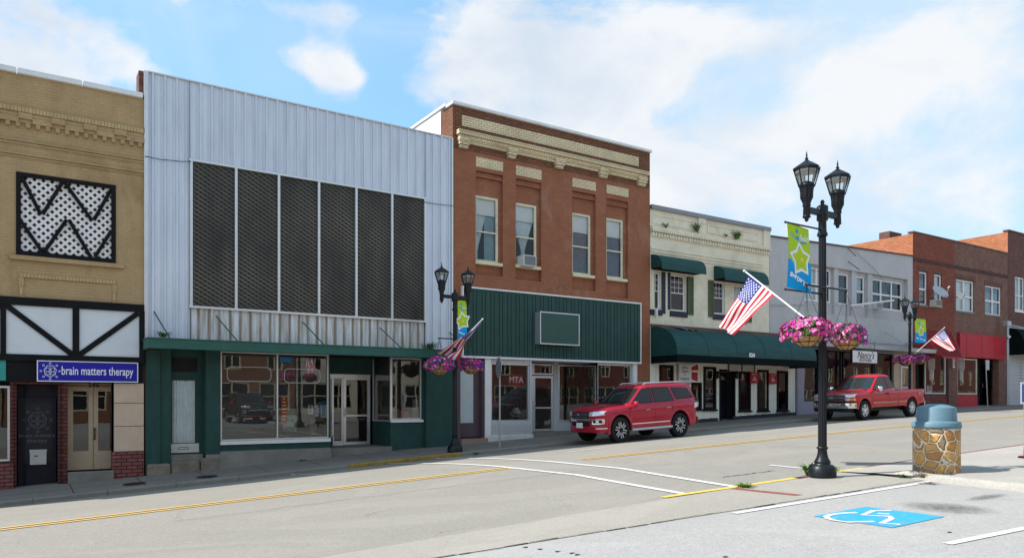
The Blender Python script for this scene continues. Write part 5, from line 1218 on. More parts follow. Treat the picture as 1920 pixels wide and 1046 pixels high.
# ================================================================== 7  dark brick building at the far right
b = building('dark', 'dark_brick_building', PX(1890), 'dark brick building at the far right with clapboard shopfront and black awning')
x0, x1 = PX(1890), 66.; ztop = PZ(1893, 434); hz = zwalk(55)
h = [(PX(1903), PX(1921), PZ(1903, 581), PZ(1903, 518)), (PX(1936), PX(1956), PZ(1903, 581), PZ(1903, 518))]
mb = MB(); wall(mb, x0, x1, PZ(1893, 612), ztop, D, h); mb.build('wall', M['dbrick'], b); shell(b, x0, x1, ztop, M['obrick'])
MB().box(x0 - .02, x1, D - .05, D + .3, ztop, ztop + .1).build('coping', M['coping_dark'], b)
for q in h: window(b, q[0], q[1], q[2], q[3], D + .03, M['white'], .09, (.5,), (.45,), 'glassup', ('netall',), M['white'])
room(b, x0 + .3, x1 - .3, h[0][2] - .3, h[0][3] + .3, D + .4, 3, M['dark'])
mb = MB(); wall(mb, x0, x1, BASE, PZ(1893, 612), D + .01, [(PX(1912), PX(1918), PZ(1912, 728), PZ(1912, 680), .1)]); mb.build('shopfront_wall', M['clapboard'], b)
mb = MB(); z = zwalk(54)
while z < PZ(1893, 670): mb.box(x0 + .1, x1, D - .02, D + .008, z + .006, z + .16); z += .19
mb.build('clapboards', M['clapboard'], b)
MB().box(PX(1912), PX(1918), D + .06, D + .1, PZ(1912, 728), PZ(1912, 680)).build('window', M['black'], b)
mb = MB(); roundawn(mb, x0 + .15, 62, PZ(1895, 664, D - .5), PZ(1895, 615), .9, nx=10); mb.build('awning', M['awnblack'], b)
# ------------------------------------------------------------------ signs, notices and fittings on the fronts
def sign(name, label, cat, px0, px1, yt, yb, Y, face, group=None, th=.03):
    q = (PX(px0, Y), PX(px1, Y), PZ(px0, yb, Y), PZ(px0, yt, Y)); s = empty(name, ((q[0] + q[1]) / 2, Y, q[2]), label, cat, group)
    MB().box(q[0], q[1], Y, Y + th, q[2], q[3]).build('board', face, s); return s, q
# insurance style red notices either side of the middle slot window
for i, (a, c, yt, yb, lb) in enumerate(((1407, 1422.5, 698, 718, 'red square notice with white rings, left one, between the slot windows'), (1442, 1457, 700, 719, 'red square notice with white rings, right one, beside the last slot window'))):
    s, q = sign('window_notice', lb, 'sign', a, c, yt, yb, D - .14, M['redsign'], 'red notices on the cream shopfront')
    mb = MB(); cx = (q[0] + q[1]) / 2; cz = (q[2] + q[3]) / 2 - .04
    for (dx, dz) in ((0, .06), (-.065, -.04), (.065, -.04)):
        for k in range(14):
            t, u = 6.283 * k / 14, 6.283 * (k + 1) / 14; mb.bar((cx + dx + .055 * math.cos(t), D - .141, cz + dz + .04 * math.sin(t)), (cx + dx + .055 * math.cos(u), D - .141, cz + dz + .04 * math.sin(u)), .018, .003)
    text_mb(mb, 'State Farm', .075, (cx, D - .143, q[3] - .07), ext=.002); mb.build('lettering', M['lettwhite'], s)
s, q = sign('notice_board', 'white notice board with black lettering and a red half on the cream shopfront', 'sign', 1273.5, 1309, 682, 716, D - .16, M['white'], th=.05)
mb = MB(); cx = q[0] + (q[1] - q[0]) * .30; h_ = q[3] - q[2]
text_mb(mb, 'Office', .16, (cx, D - .163, q[3] - .14), ext=.002, shear=.15); text_mb(mb, 'Space', .16, (cx, D - .163, q[3] - .29), ext=.002, shear=.15); text_mb(mb, '&', .10, (cx, D - .163, q[3] - .42), ext=.002)
text_mb(mb, 'Available', .15, (cx, D - .163, q[3] - .60), ext=.002); mb.build('lettering', M['lettblack'], s)
xx = q[0] + (q[1] - q[0]) * .64
mb = MB(); mb.prism([(xx, D - .161, q[2] + .12), (q[1] - .03, D - .161, q[2] + .04), (q[1] - .03, D - .161, q[2] + h_ * .55), (xx, D - .161, q[2] + h_ * .58)], (0, -.003, 0)); mb.prism([(xx, D - .161, q[2] + h_ * .66), (q[1] + .02, D - .161, q[2] + h_ * .70), (q[1] - .03, D - .161, q[3] + .02), (xx, D - .161, q[3] - .12)], (0, -.003, 0)); mb.build('red_panel', M['redsign'], s)
# posters behind the green shop's glass
yp = D + .13
for (nm, lb, cat, px0, px1, yt, yb, c_) in (('poster', 'tall orange and brown poster taped inside the wide window', 'poster', 527, 539, 743, 795, (.50, .13, .03)), ('poster', 'small white poster, leftmost of three in the window corner', 'poster', 578, 587, 759, 776, (.60, .60, .62)),
        ('poster', 'dark poster, middle of three in the window corner', 'poster', 589, 600, 759, 783, (.06, .06, .09)), ('poster', 'pale blue poster, rightmost of three in the window corner', 'poster', 601, 613, 759, 783, (.30, .42, .55))):
    q = (PX(px0, yp), PX(px1, yp), PZ(px0, yb, yp), PZ(px0, yt, yp)); s = empty(nm, ((q[0] + q[1]) / 2, yp, q[2]), lb, cat); m_ = pmat('poster paper ' + lb[:12], c_, .6, var=.15, vs=9)
    MB().box(q[0], q[1], yp, yp + .004, q[2], q[3]).build('sheet', m_, s); mb = MB(); rnd = random.Random(px0)
    for k in range(7):
        z = q[3] - (q[3] - q[2]) * (k + .6) / 8; a = rnd.uniform(.08, .3); mb.box(q[0] + (q[1] - q[0]) * a, q[1] - (q[1] - q[0]) * rnd.uniform(.1, .4), yp - .003, yp - .0005, z - .012, z + .012)
    mb.build('print', M['lettwhite'] if c_[0] < .2 or c_[0] == .5 else M['mauvelet'], s)
def thing1(name, label, cat, mb, m, group=None, bevel=0, org=None):
    o = mb.build(name, m, None, bevel, org=org); return tag(o, label, cat, group)
fz_ = W1[2] - .3
c = empty('cabinet', (PX(546, D + .8), D + .8, fz_), 'pale green metal cabinet with a small knob standing inside the wide shop window', 'cabinet')
q = (PX(531, D + .7), PX(556, D + .7)); MB().box(q[0], q[1], D + .7, D + 1.1, fz_, PZ(540, 766, D + .7)).build('body', pmat('mint enamel', (.42, .52, .42), .4), c); MB().box(q[0] + .5 * (q[1] - q[0]) + .05, q[0] + .5 * (q[1] - q[0]) + .09, D + .67, D + .7, fz_ + .8, fz_ + .86).build('knob', M['black'], c)
c = empty('storage_crate', (PX(545, D + .5), D + .5, fz_), 'dark green toolbox with a looped handle in front of the cabinet', 'toolbox')
q = (PX(534, D + .45), PX(556, D + .45)); MB().box(q[0], q[1], D + .45, D + .65, fz_, PZ(540, 808, D + .45)).build('body', M['greentrim'], c, bevel=.02); xm_ = (q[0] + q[1]) / 2; zz = PZ(540, 808, D + .45)
MB().tube([(xm_ - .14, D + .55, zz), (xm_ - .1, D + .55, zz + .08), (xm_ + .1, D + .55, zz + .08), (xm_ + .14, D + .55, zz)], .012, 6).build('handle', M['black'], c)
c = empty('television', (PX(597, D + .7), D + .7, fz_), 'old boxy television with dark screen behind the three posters', 'television')
q = (PX(582, D + .6), PX(612, D + .6)); zz = PZ(590, 785, D + .6); MB().box(q[0], q[1], D + .6, D + 1.0, fz_, zz).build('case', pmat('grey tv case', (.20, .20, .19), .5), c, bevel=.02); MB().box(q[0] + .08, q[1] - .08, D + .595, D + .6, fz_ + .1, zz - .06).build('screen', M['carglass'], c)
# sacks and a chair in other windows
for i, (px, w_, m_, lb) in enumerate(((740, .22, pmat('tan sack', (.36, .27, .2), .9, bump=.4, bs=12), 'tan sack slumped at the left of the small bay window'), (757, .26, pmat('orange sack', (.50, .16, .08), .9, bump=.4, bs=12), 'orange printed sack in the middle of the small bay window'), (781, .20, pmat('pale sack', (.50, .50, .47), .9, bump=.4, bs=12), 'tall pale sack standing at the right of the small bay window'))):
    zb = W2[2] - .28; h_ = (.62, .55, .95)[i]; mb = MB(); mb.lathe([(.01, 0), (w_ * .9, .03), (w_, .15), (w_ * .95, h_ * .6), (w_ * .7, h_ * .85), (w_ * .8, h_), (.02, h_ * .97)], (PX(px, D + .5), D + .5, zb), 14)
    thing1('sack', lb, 'sack', mb, m_, 'sacks in the small bay window', org=Vector((PX(px, D + .5), D + .5, zb)))
# white cardboard signs reading inside next window
s = empty('window_sign', (PX(966, D + .12), D + .12, PZ(955, 733, D + .12)), 'red panel with white block letters hanging in the window left of the silver door', 'sign')
q = (PX(955, D + .12), PX(980, D + .12), PZ(955, 722, D + .12), PZ(955, 702, D + .12)); MB().box(q[0], q[1], D + .12, D + .13, q[2], q[3]).build('board', M['redsign'], s)
mb = MB(); text_mb(mb, 'MTA', .30, ((q[0] + q[1]) / 2, D + .117, (q[2] + q[3]) / 2), bold=.008); mb.build('lettering', M['lettwhite'], s)
s = empty('window_lettering', (PX(958, D + .075), D + .075, PZ(955, 765)), 'faded dark lines of lettering on the glass below the red lettered panel', 'lettering')
mb = MB()
for t_, py, sz in (('TITLE LOANS', 731, .17), ('ATTORNEYS', 741, .16), ('AT LAW', 750, .14), ('304 664-155', 762, .19)): text_mb(mb, t_, sz, (PX(962, D + .075), D + .075, PZ(962, py, D + .075)), ext=.001, xs=1.15)
mb.build('letters', M['lettblack'], s)
ch = empty('shell_chair', (PX(975, D + .8), D + .8, zwalk(15)), 'cream moulded shell chair seen through the window below the red panel', 'chair')
cc = Vector((PX(976, D + .8), D + .8, PZ(976, 786, D + .8)))
MB().grid(lambda u, v: cc + Vector((.42 * (u - .5) * 2 * (.7 + .3 * v), .3 * (v - .5), .10 * abs(u - .5) * 2 + .38 * max(0, v - .45) ** 1.2 * 1.6 * (1 if u > .5 else .6))), 14, 8).build('shell', pmat('cream shell', (.55, .48, .38), .5), ch)
mb = MB()
for dx in (-.25, .25): mb.tube([cc + Vector((dx * .5, 0, 0)), cc + Vector((dx, 0, -.45))], .012, 5)
mb.build('leg', M['black'], ch)
lp = empty('table_lamp', (PX(967, D + .9), D + .9, PZ(967, 775)), 'small table lamp with a white cone shade inside the lettered window', 'lamp'); c_ = (PX(967, D + .9), D + .9, PZ(967, 775, D + .9))
MB().lathe([(.2, 0), (.08, .22)], c_, 16, cap=False).build('lamp_shade', M['white'], lp); MB().lathe([(.09, -.4), (.02, -.38), (.02, 0)], c_, 10).build('stand', M['dark'], lp)
# picture in the recessed window's room
s, q = sign('framed_picture', 'dark framed picture on the back wall of the room behind the set back window', 'picture', 1094, 1106, 704, 738, D + 4.6, M['dark'])
# door poster
# hanging boutique sign
yS = D - 1.35
s = empty('hanging_sign', (PX(1622, yS), yS, PZ(1598, 655, yS)), 'white hanging boutique sign with black script lettering under the flat canopy', 'sign')
q = (PX(1598, yS), PX(1645, yS), PZ(1598, 679, yS), PZ(1598, 656, yS)); MB().box(q[0], q[1], yS, yS + .06, q[2], q[3]).build('board', M['white'], s)
mb = MB(); frame_mb(mb, q[0] - .04, q[1] + .04, q[2] - .04, q[3] + .04, yS - .02, yS + .08, .045); mb.build('border', M['black'], s)
mb = MB(); text_mb(mb, "Nancy's", .48, ((q[0] + q[1]) / 2 + .05, yS - .003, q[2] + (q[3] - q[2]) * .62), ext=.002, shear=.35, bold=.004, xs=.92); text_mb(mb, 'BOUTIQUE', .17, ((q[0] + q[1]) / 2 + .05, yS - .003, q[2] + .12), ext=.002, bold=.003, xs=1.2); mb.build('lettering', M['lettblack'], s)
mb = MB()
for x in (q[0] + .2, q[1] - .2): mb.tube([(x, yS + .03, q[3]), (x, yS + .03, cz0 + .0 + .25)], .012, 5)
mb.tube([(q[0] - .1, yS + .03, q[3] + .09), (q[1] + .1, yS + .03, q[3] + .09)], .02, 5); mb.build('hanger', M['black'], s)
# things in the boutique / barber windows
for i, (px, c_, hh) in enumerate(((1568, (.30, .12, .06), 1.4), (1612, (.50, .42, .28), 1.5), (1660, (.35, .30, .22), 1.3))):
    z = zwalk(PX(px, D + .6)) ; o = (PX(px, D + .6), D + .6, z); mb = MB(); mb.lathe([(.16, 0), (.02, .04), (.02, .75), (.20, .8), (.14, 1.05), (.2, 1.35), (.06, 1.45), (.05, 1.5), (.085, 1.58), (.07, 1.7), (0, 1.74)], o, 14)
    thing1('mannequin', ('brown draped dress form, leftmost in the boutique window', 'cream dress form, below the hanging sign', 'olive dress form, right end of the boutique window')[i], 'mannequin', mb, pmat('dress form %d' % i, c_, .8), org=Vector(o))
for i, (px0, px1, m_) in enumerate(((1740, 1752, 'cloth'), (1797, 1808, 'cloth'))):
    yy = D + .35; x_a, x_b = PX(px0, yy), PX(px1, yy); zt1 = PZ(px0, 668, yy); zb1 = PZ(px0, 715, yy)
    mb = MB(); mb.grid(lambda u, v: (x_a + (x_b - x_a) * (u if v > .4 else .5 + (u - .5) * .6), yy + .04 * math.sin(u * 30), zb1 + (zt1 - zb1) * v + .3 * abs(u - .5) * (1 - v)), 20, 6)
    thing1('drape', ('white swagged drape inside the barber shop window', 'cream drape inside the window above the red riser')[i], 'curtain', mb, M[m_])
s, q = sign('window_card', 'white card with dark lettering low in the barber shop window', 'sign', 1738, 1748, 722, 736, D + .14, M['white'], th=.004); mb = MB(); text_mb(mb, 'HAIR\nCUTS', .14, ((q[0] + q[1]) / 2, D + .137, (q[2] + q[3]) / 2 + .05), ext=.001); mb.build('lettering', M['lettblack'], s)

# air conditioners, dishes, lamps on walls
def aircon(label, px0, px1, yt, yb, Y, out=.35):
    q = (PX(px0, Y - out), PX(px1, Y - out), PZ(px0, yb, Y - out), PZ(px0, yt, Y - out)); a = empty('air_conditioner', ((q[0] + q[1]) / 2, Y - out / 2, q[2]), label, 'air conditioner', 'air conditioners in the upstairs windows')
    MB().box(q[0], q[1], Y - out, Y + .1, q[2], q[3]).build('case', M['plastic'], a, bevel=.012); mb = MB(); n = 9
    MB().box(q[0] + .04, q[1] - .04, Y - out - .004, Y - out + .01, q[2] + .04, q[3] - .04).build('grille_back', M['dark'], a)
    for k in range(n): z = q[2] + .05 + (q[3] - q[2] - .1) * k / n; mb.box(q[0] + .04, q[1] - .04, Y - out - .012, Y - out - .004, z, z + .012)
    mb.build('grille', M['steel'], a)
aircon('white window air conditioner low in the second upstairs window of the russet building', 982, 1006, 477, 498, D + .1, .45)
aircon('white air conditioner in the left light of the triple upstairs window', 1643, 1656, 566, 578, D + .2, .3)
aircon('tilted air conditioner below the large grey dish', 1755, 1766, 561, 574, D, .35)
def dish(label, px, py, r, m, Y, dirv, arm=True):
    c = P(px, py, Y); s = empty('satellite_dish', c, label, 'satellite dish', 'satellite dishes on the brick upstairs'); d = Vector(dirv).normalized(); a = d.cross(Vector((0, 0, 1))).normalized(); bb = a.cross(d)
    mb = MB(); mb.grid(lambda u, v: c + (a * math.cos(u * 6.2832) + bb * math.sin(u * 6.2832) * .9) * r * v + d * (.22 * r * v * v), 24, 6)
    mb.grid(lambda u, v: c - d * .01 + (a * math.cos(u * 6.2832) + bb * math.sin(u * 6.2832) * .9) * r * v + d * (.22 * r * v * v), 24, 6, flip=True); mb.build('reflector', m, s)
    MB().tube([c - d * .02, c + Vector((0, D - Y - .02 if Y < D else .3, -.15))], .025, 6).build('bracket', M['steel'], s)
    e = c + d * r * 1.3 - bb * r * .35; MB().tube([c - bb * r * .9 + d * r * .2, e], .015, 5).build('arm', M['steel'], s); MB().tube([e, e - d * .12], [.05, .03], 8).build('receiver', M['plastic'], s)
dish('large grey satellite dish tilted up beside the second brick window', 1761, 549, .50, pmat('grey dish', (.42, .45, .49), .5), D - .55, (-.15, -.75, .6))
dish('small round cream satellite dish beside the wide brick window', 1799, 555, .28, pmat('cream dish', (.58, .57, .53), .5), D - .4, (-.2, -1, .35))
# street light arm by the dark building
s = empty('wall_light', P(1890, 606, D - .5), 'grey pole with a light and bracket beside the black awning', 'street light')
x = PX(1889, D - .5); MB().tube([(x, D - .5, zwalk(52)), (x, D - .5, PZ(1889, 608, D - .5))], .07, 8).build('pole', M['steel'], s); MB().box(x - .3, x + .2, D - .65, D - .35, PZ(1889, 612, D - .5), PZ(1889, 602, D - .5)).build('head', M['steel'], s, bevel=.03)
MB().tube([(x, D - .5, PZ(1889, 608, D - .5)), (x + 4, D - .55, PZ(1889, 614, D - .5))], .04, 6).build('arm', M['steel'], s)
MB().tube([(x - .05, D - .5, PZ(1889, 634, D - .5)), (x - .35, D - .75, PZ(1889, 632, D - .5))], [.05, .09], 8).build('lamp', M['plastic'], s)
# pale awning bar hung in front of the grey upstairs windows
thing1('awning_bar', 'long white bar sticking out below the grey upstairs windows', 'bar', MB().tube([P(1594, 573, D - .2), P(1676, 563, D - .9)], .045, 8), M['white'])
# utility covers on the far pavement, street signs
for px, py, lb in ((252, 907, 'round iron cover in the pavement below the brick post'), (388, 893.5, 'round iron cover in the pavement near the curtained green door')):
    x, y = G(px, py, zwalk); y = max(YK + .45, min(y, 21.5)); mb = MB(); n = 24
    mb.add([(x + .26 * math.cos(6.283*k/n), y + .26 * math.sin(6.283*k/n), zwalk(x + .26 * math.cos(6.283*k/n), y) + .012) for k in range(n)], [tuple(range(n))]); o = thing1('iron_cover', lb, 'utility cover', mb, M['black'], 'iron covers in the pavement', org=Vector((x, y, zwalk(x, y))))
def signpost(name, label, px, py_base, py_top, kind, Y, lean=(0, 0)):
    x = PX(px, Y); z0 = zwalk(x, Y); zt = PZ(px, py_top, Y); s = empty(name, (x, Y, z0), label, 'street sign')
    MB().tube([(x, Y, z0 - .1), (x + lean[0], Y, zt)], .028, 8).build('post', M['steel'], s); xt = x + lean[0]
    mb = MB()
    if kind == 'stop':
        r = .34; zc = zt - .38; d = Vector((1, -.28, 0)).normalized(); a = Vector((d.y, -d.x, 0)); pts = [Vector((xt - .05, Y, zc)) + a * r * math.cos(math.pi * (2*k+1) / 8) + Vector((0, 0, r * math.sin(math.pi * (2*k+1) / 8))) for k in range(8)]
        mb.prism(pts, d * .012); mb.build('plate', M['steel'], s)
    else:
        mb.box(xt - .02, xt + .36, Y - .035, Y - .03, zt - .55, zt); mb.build('plate', M['steel'], s)
    return s
def signpost_rot(): pass
signpost('stop_sign', 'grey back of an eight sided sign on a thin post before the lettered window', 937, 838, 667, 'stop', 20.15)
signpost('parking_sign', 'small grey sign back on a leaning post before the dark doorway', 1852, 760, 675, 'small', 20.2, (-.25, 0))
# trash can
tx, ty = 13.0, 6.65; tz = zwn(tx, ty)
CH = -.065 - .405 - tz
t = empty('trash_can', (tx, ty, tz), 'round trash can clad in orange and brown stone with a blue grey lid', 'trash can')
mb = MB(); mb.grid(lambda u, v: Vector((tx + .36 * math.cos(u * 6.28319), ty + .36 * math.sin(u * 6.28319), tz - .05 + (.05 + CH) * v)), 64, 20); mb.build('body', M['stonecan'], t)
MB().lathe([(.35, -.01), (.37, .0), (.378, .03), (.375, .045), (.37, .085), (.36, .105), (.315, .115), (.31, .13), (.30, .335), (.29, .35), (.13, .405), (0, .41)], (tx, ty, tz + CH), 48).build('lid', M['lidblue'], t)
# orange cone board and blue sign at the right edge
x, y = G(1921, 862, zwn); z = zwn(x, y)
c = empty('orange_delineator', (x + .55, y, z), 'orange plastic delineator on a black base at the right edge', 'delineator')
cx_, cy_ = x + .55, y; MB().lathe([(.32, 0), (.32, .04), (.28, .05)], (cx_, cy_, z), 6).build('base', M['blackplastic'], c); MB().lathe([(.24, .05), (.2, .5), (.17, .58), (0, .6)], (cx_, cy_, z), 16).build('post', M['orange'], c)
ps = PAX(1921, 736, 20); Yq = 9.6; s = empty('bay_sign', (PX(1930, 7.0), 7.0, zwn(17, 7)), 'blue and white bay sign whose left edge shows at the right border', 'street sign')
q = (PX(1914.5, 7.0), PX(1940, 7.0), PZ(1917, 757, 7.0), PZ(1917, 716, 7.0)); MB().box(q[0], q[1], 7.0, 7.006, q[2], q[3]).build('border', M['lettwhite'], s); MB().box(q[0] + .04, q[1] - .04, 6.994, 6.9995, q[2] + .04, q[3] - .04).build('plate', M['blueplate'], s)
MB().tube([((q[0] + q[1]) / 2, 7.05, zwn(17, 7)), ((q[0] + q[1]) / 2, 7.05, q[3])], .03, 8).build('post', M['steel'], s)

# ------------------------------------------------------------------ twin lantern street lamps
def lantern(mbk, c, k=1):   # ironwork of one lantern; c = centre of the foot, total height about 1.15
    mbk.lathe([(r * k, h * k) for r, h in ((.04, 0), (.062, .02), (.056, .20), (.072, .22), (.062, .25), (.08, .30), (.105, .35), (.108, .45), (.120, .53), (.126, .55))], c, 48, flute=12, fd=.14)
    mbk.lathe([(r * k, h * k) for r, h in ((.126, .55), (.127, .57), (.11, .60), (.05, .635), (0, .64))], c, 24)
def make_lamp(x, y, z, H, label, side):
    s = empty('street_lamp', (x, y, z), label, 'street lamp', 'twin lantern street lamps'); k = H / 5.6
    def C(dx, dy, dz): return (x + dx * k, y + dy * k, z + dz * k)
    def SC(pr): return [(r * k, h * k) for r, h in pr]
    MB().lathe(SC([(.228, 0), (.232, .08), (.222, .11), (.212, .17), (.18, .205), (.125, .225), (.14, .25), (.13, .275), (.10, .33), (.082, .40), (.075, .475), (.095, .49), (.095, .515), (.07, .53)]), C(0, 0, 0), 40, flute=20, fd=.05).build('base', M['black'], s)
    MB().lathe(SC([(.073, .52), (.062, 4.22)]), C(0, 0, 0), 96, flute=12, fd=.16).build('shaft', M['black'], s)
    MB().lathe(SC([(.085, 4.2), (.09, 4.24), (.07, 4.28), (.066, 4.46), (.095, 4.48), (.095, 4.72), (.06, 4.74), (.028, 4.76), (.038, 4.80), (.02, 4.83), (0, 4.84)]), C(0, 0, 0), 20).build('collar', M['black'], s)
    MB().box(x - .40 * k, x + .40 * k, y - .035 * k, y + .035 * k, z + 4.55 * k, z + 4.655 * k).build('arm', M['black'], s, bevel=.01)
    for sg in (-1, 1):
        c = C(.445 * sg, 0, 4.45); mb = MB(); mb.lathe(SC([(.0, -.06), (.03, -.04), (.035, 0), (.07, .02), (.06, .05)]), c, 14); lantern(mb, Vector(c) + Vector((0, 0, .0)), k)
        for q in range(8):
            t = math.pi * q / 4; a, b2 = (.125 * k, .54 * k), (.212 * k, .84 * k)
            mb.tube([(c[0] + a[0] * math.cos(t), c[1] + a[0] * math.sin(t), c[2] + a[1]), (c[0] + b2[0] * math.cos(t), c[1] + b2[0] * math.sin(t), c[2] + b2[1])], .011 * k, 5)
        mb.lathe(SC([(.198, .825), (.222, .83), (.226, .865), (.125, .935), (.06, .975), (.045, .99), (.022, 1.0), (.03, 1.03), (.01, 1.055), (.016, 1.08), (0, 1.17)]), c, 8, sm=False)
        l = mb.build('lantern', M['black'], s)
        MB().lathe(SC([(.112, .57), (.203, .83)]), c, 8, sm=False, cap=False).build('lantern_glass', M['glasslamp'], l)
        MB().lathe(SC([(.19, .79), (.19, .82), (0, .825)]), c, 8, sm=False).build('reflector', pmat('lamp reflector', (.6, .62, .6), .4, var=0), l)
    return s, k
def banner(x, y, z, sgn, k, label, tilt=.05, w=.66, h=1.16, gap=.13):
    """vertical street banner on two short arms; top edge at z"""
    s = empty('street_banner', (x + sgn * .4 * k, y, z - h), label, 'banner', 'street banners on the lamps')
    xa, xb = (x + sgn * gap, x + sgn * (gap + w)); 
    if xa > xb: xa, xb = xb, xa
    def S_(u, v, off=0): return Vector((xa + (xb - xa) * u + tilt * (v - 1) * .6, y + off - .03 * math.sin(v * 3.1 + u), z - h * (1 - v) + (.03 * sgn * (u - .5) * 2)))
    nu, nv = 14, 30; mi = []; fs = min(1.15, w / .6)
    m1, m2 = pmat('banner lime', (.42, .60, .02), .7, var=.04), pmat('banner blue', (.0, .33, .72), .7, var=.04)
    mb = MB()
    for side, off in ((1, -.004), (0, .004)):
        vs = [S_(i / nu, j / nv, off) for j in range(nv + 1) for i in range(nu + 1)]
        for j in range(nv):
            for i in range(nu):
                u, v = (i + .5) / nu, (j + .5) / nv; blue = v < .40 + .06 * math.sin(u * 6.3 + 2) ; a = j * (nu + 1) + i
                mb.add([vs[a], vs[a+1], vs[a+nu+2], vs[a+nu+1]], [(0, 1, 2, 3)], 1 if blue else 0)
    mb.build('cloth', [m1, m2], s)
    def star(cu, cv, r, r2, off, rot=.0, n=5):
        return [S_(cu + (r if q % 2 == 0 else r2) * math.cos(math.pi * q / n + math.pi / 2 + rot) / w, cv + (r if q % 2 == 0 else r2) * math.sin(math.pi * q / n + math.pi / 2 + rot) / h, off) for q in range(2 * n)]
    for off in (-.010,):
        mb = MB(); o_ = star(.52, .47, .30, .19, off, .12); mb.add(o_ + [S_(.52, .47, off)], [(q, (q + 1) % 10, 10) for q in range(10)]); mb.build('white_star', M['lettwhite'], s)
        mb = MB(); o_ = star(.52, .47, .23, .135, off - .004, .12); mb.add(o_ + [S_(.52, .47, off - .004)], [(q, (q + 1) % 10, 10) for q in range(10)]); mb.build('lime_star', m1, s)
        mb = MB(); o_ = star(.54, .47, .075, .03, off - .008, -.1); mb.add(o_ + [S_(.54, .47, off - .008)], [(q, (q + 1) % 10, 10) for q in range(10)]); mb.build('small_star', pmat('banner yellow', (.75, .66, .10), .7, var=0), s)
        mb = MB(); p_ = S_(.49, .80, off - .002); text_mb(mb, 'Blue', .15 * fs, p_, ext=.001, bold=.002, align='RIGHT'); mb.add(star(.42, .90, .05, .025, off), [tuple(range(10))]); p_ = S_(.66, .75, off - .002); text_mb(mb, 'Virginia', .06, p_, ext=.001, shear=.2); mb.build('blue_lettering', m2, s)
        mb = MB(); p_ = S_(.50, .80, off - .002); text_mb(mb, 'field', .15 * fs, p_, ext=.001, bold=.002, align='LEFT')
        for t_, u_, v_ in (('Shop', .20, .20), ('Dine', .50, .155), ('Enjoy', .79, .11)): text_mb(mb, t_, .095 * fs, S_(u_, v_, off - .002), ux=(1, 0, -.12), ext=.001, shear=.3, bold=.005)
        mb.build('white_lettering', M['lettwhite'], s)
    mb = MB()
    for zz in (z + .01, z - h - .01): mb.tube([(x, y, zz), (xb + .04 if sgn > 0 else xa - .04, y, zz + (-.03 if zz < z else .03) * (sgn if False else 0))], .016 * k, 6); mb.lathe([(.0, -.025), (.025, 0), (0, .025)], ((xb + .05) if sgn > 0 else (xa - .05), y, zz), 8)
    mb.build('banner_rod', M['black'], s)
    return s
petal = [pmat('petunia ' + n_, c_, .6, var=0) for n_, c_ in (('magenta', (.66, .035, .32)), ('pink', (.80, .20, .48)), ('purple', (.20, .03, .42)), ('dark plum', (.25, .0, .12)), ('white', (.75, .70, .72)), ('yellow', (.65, .55, .15)))]
M['coir'] = pmat('coir liner', (.42, .24, .10), .95, var=.25, vs=9, bump=.8, bs=25)
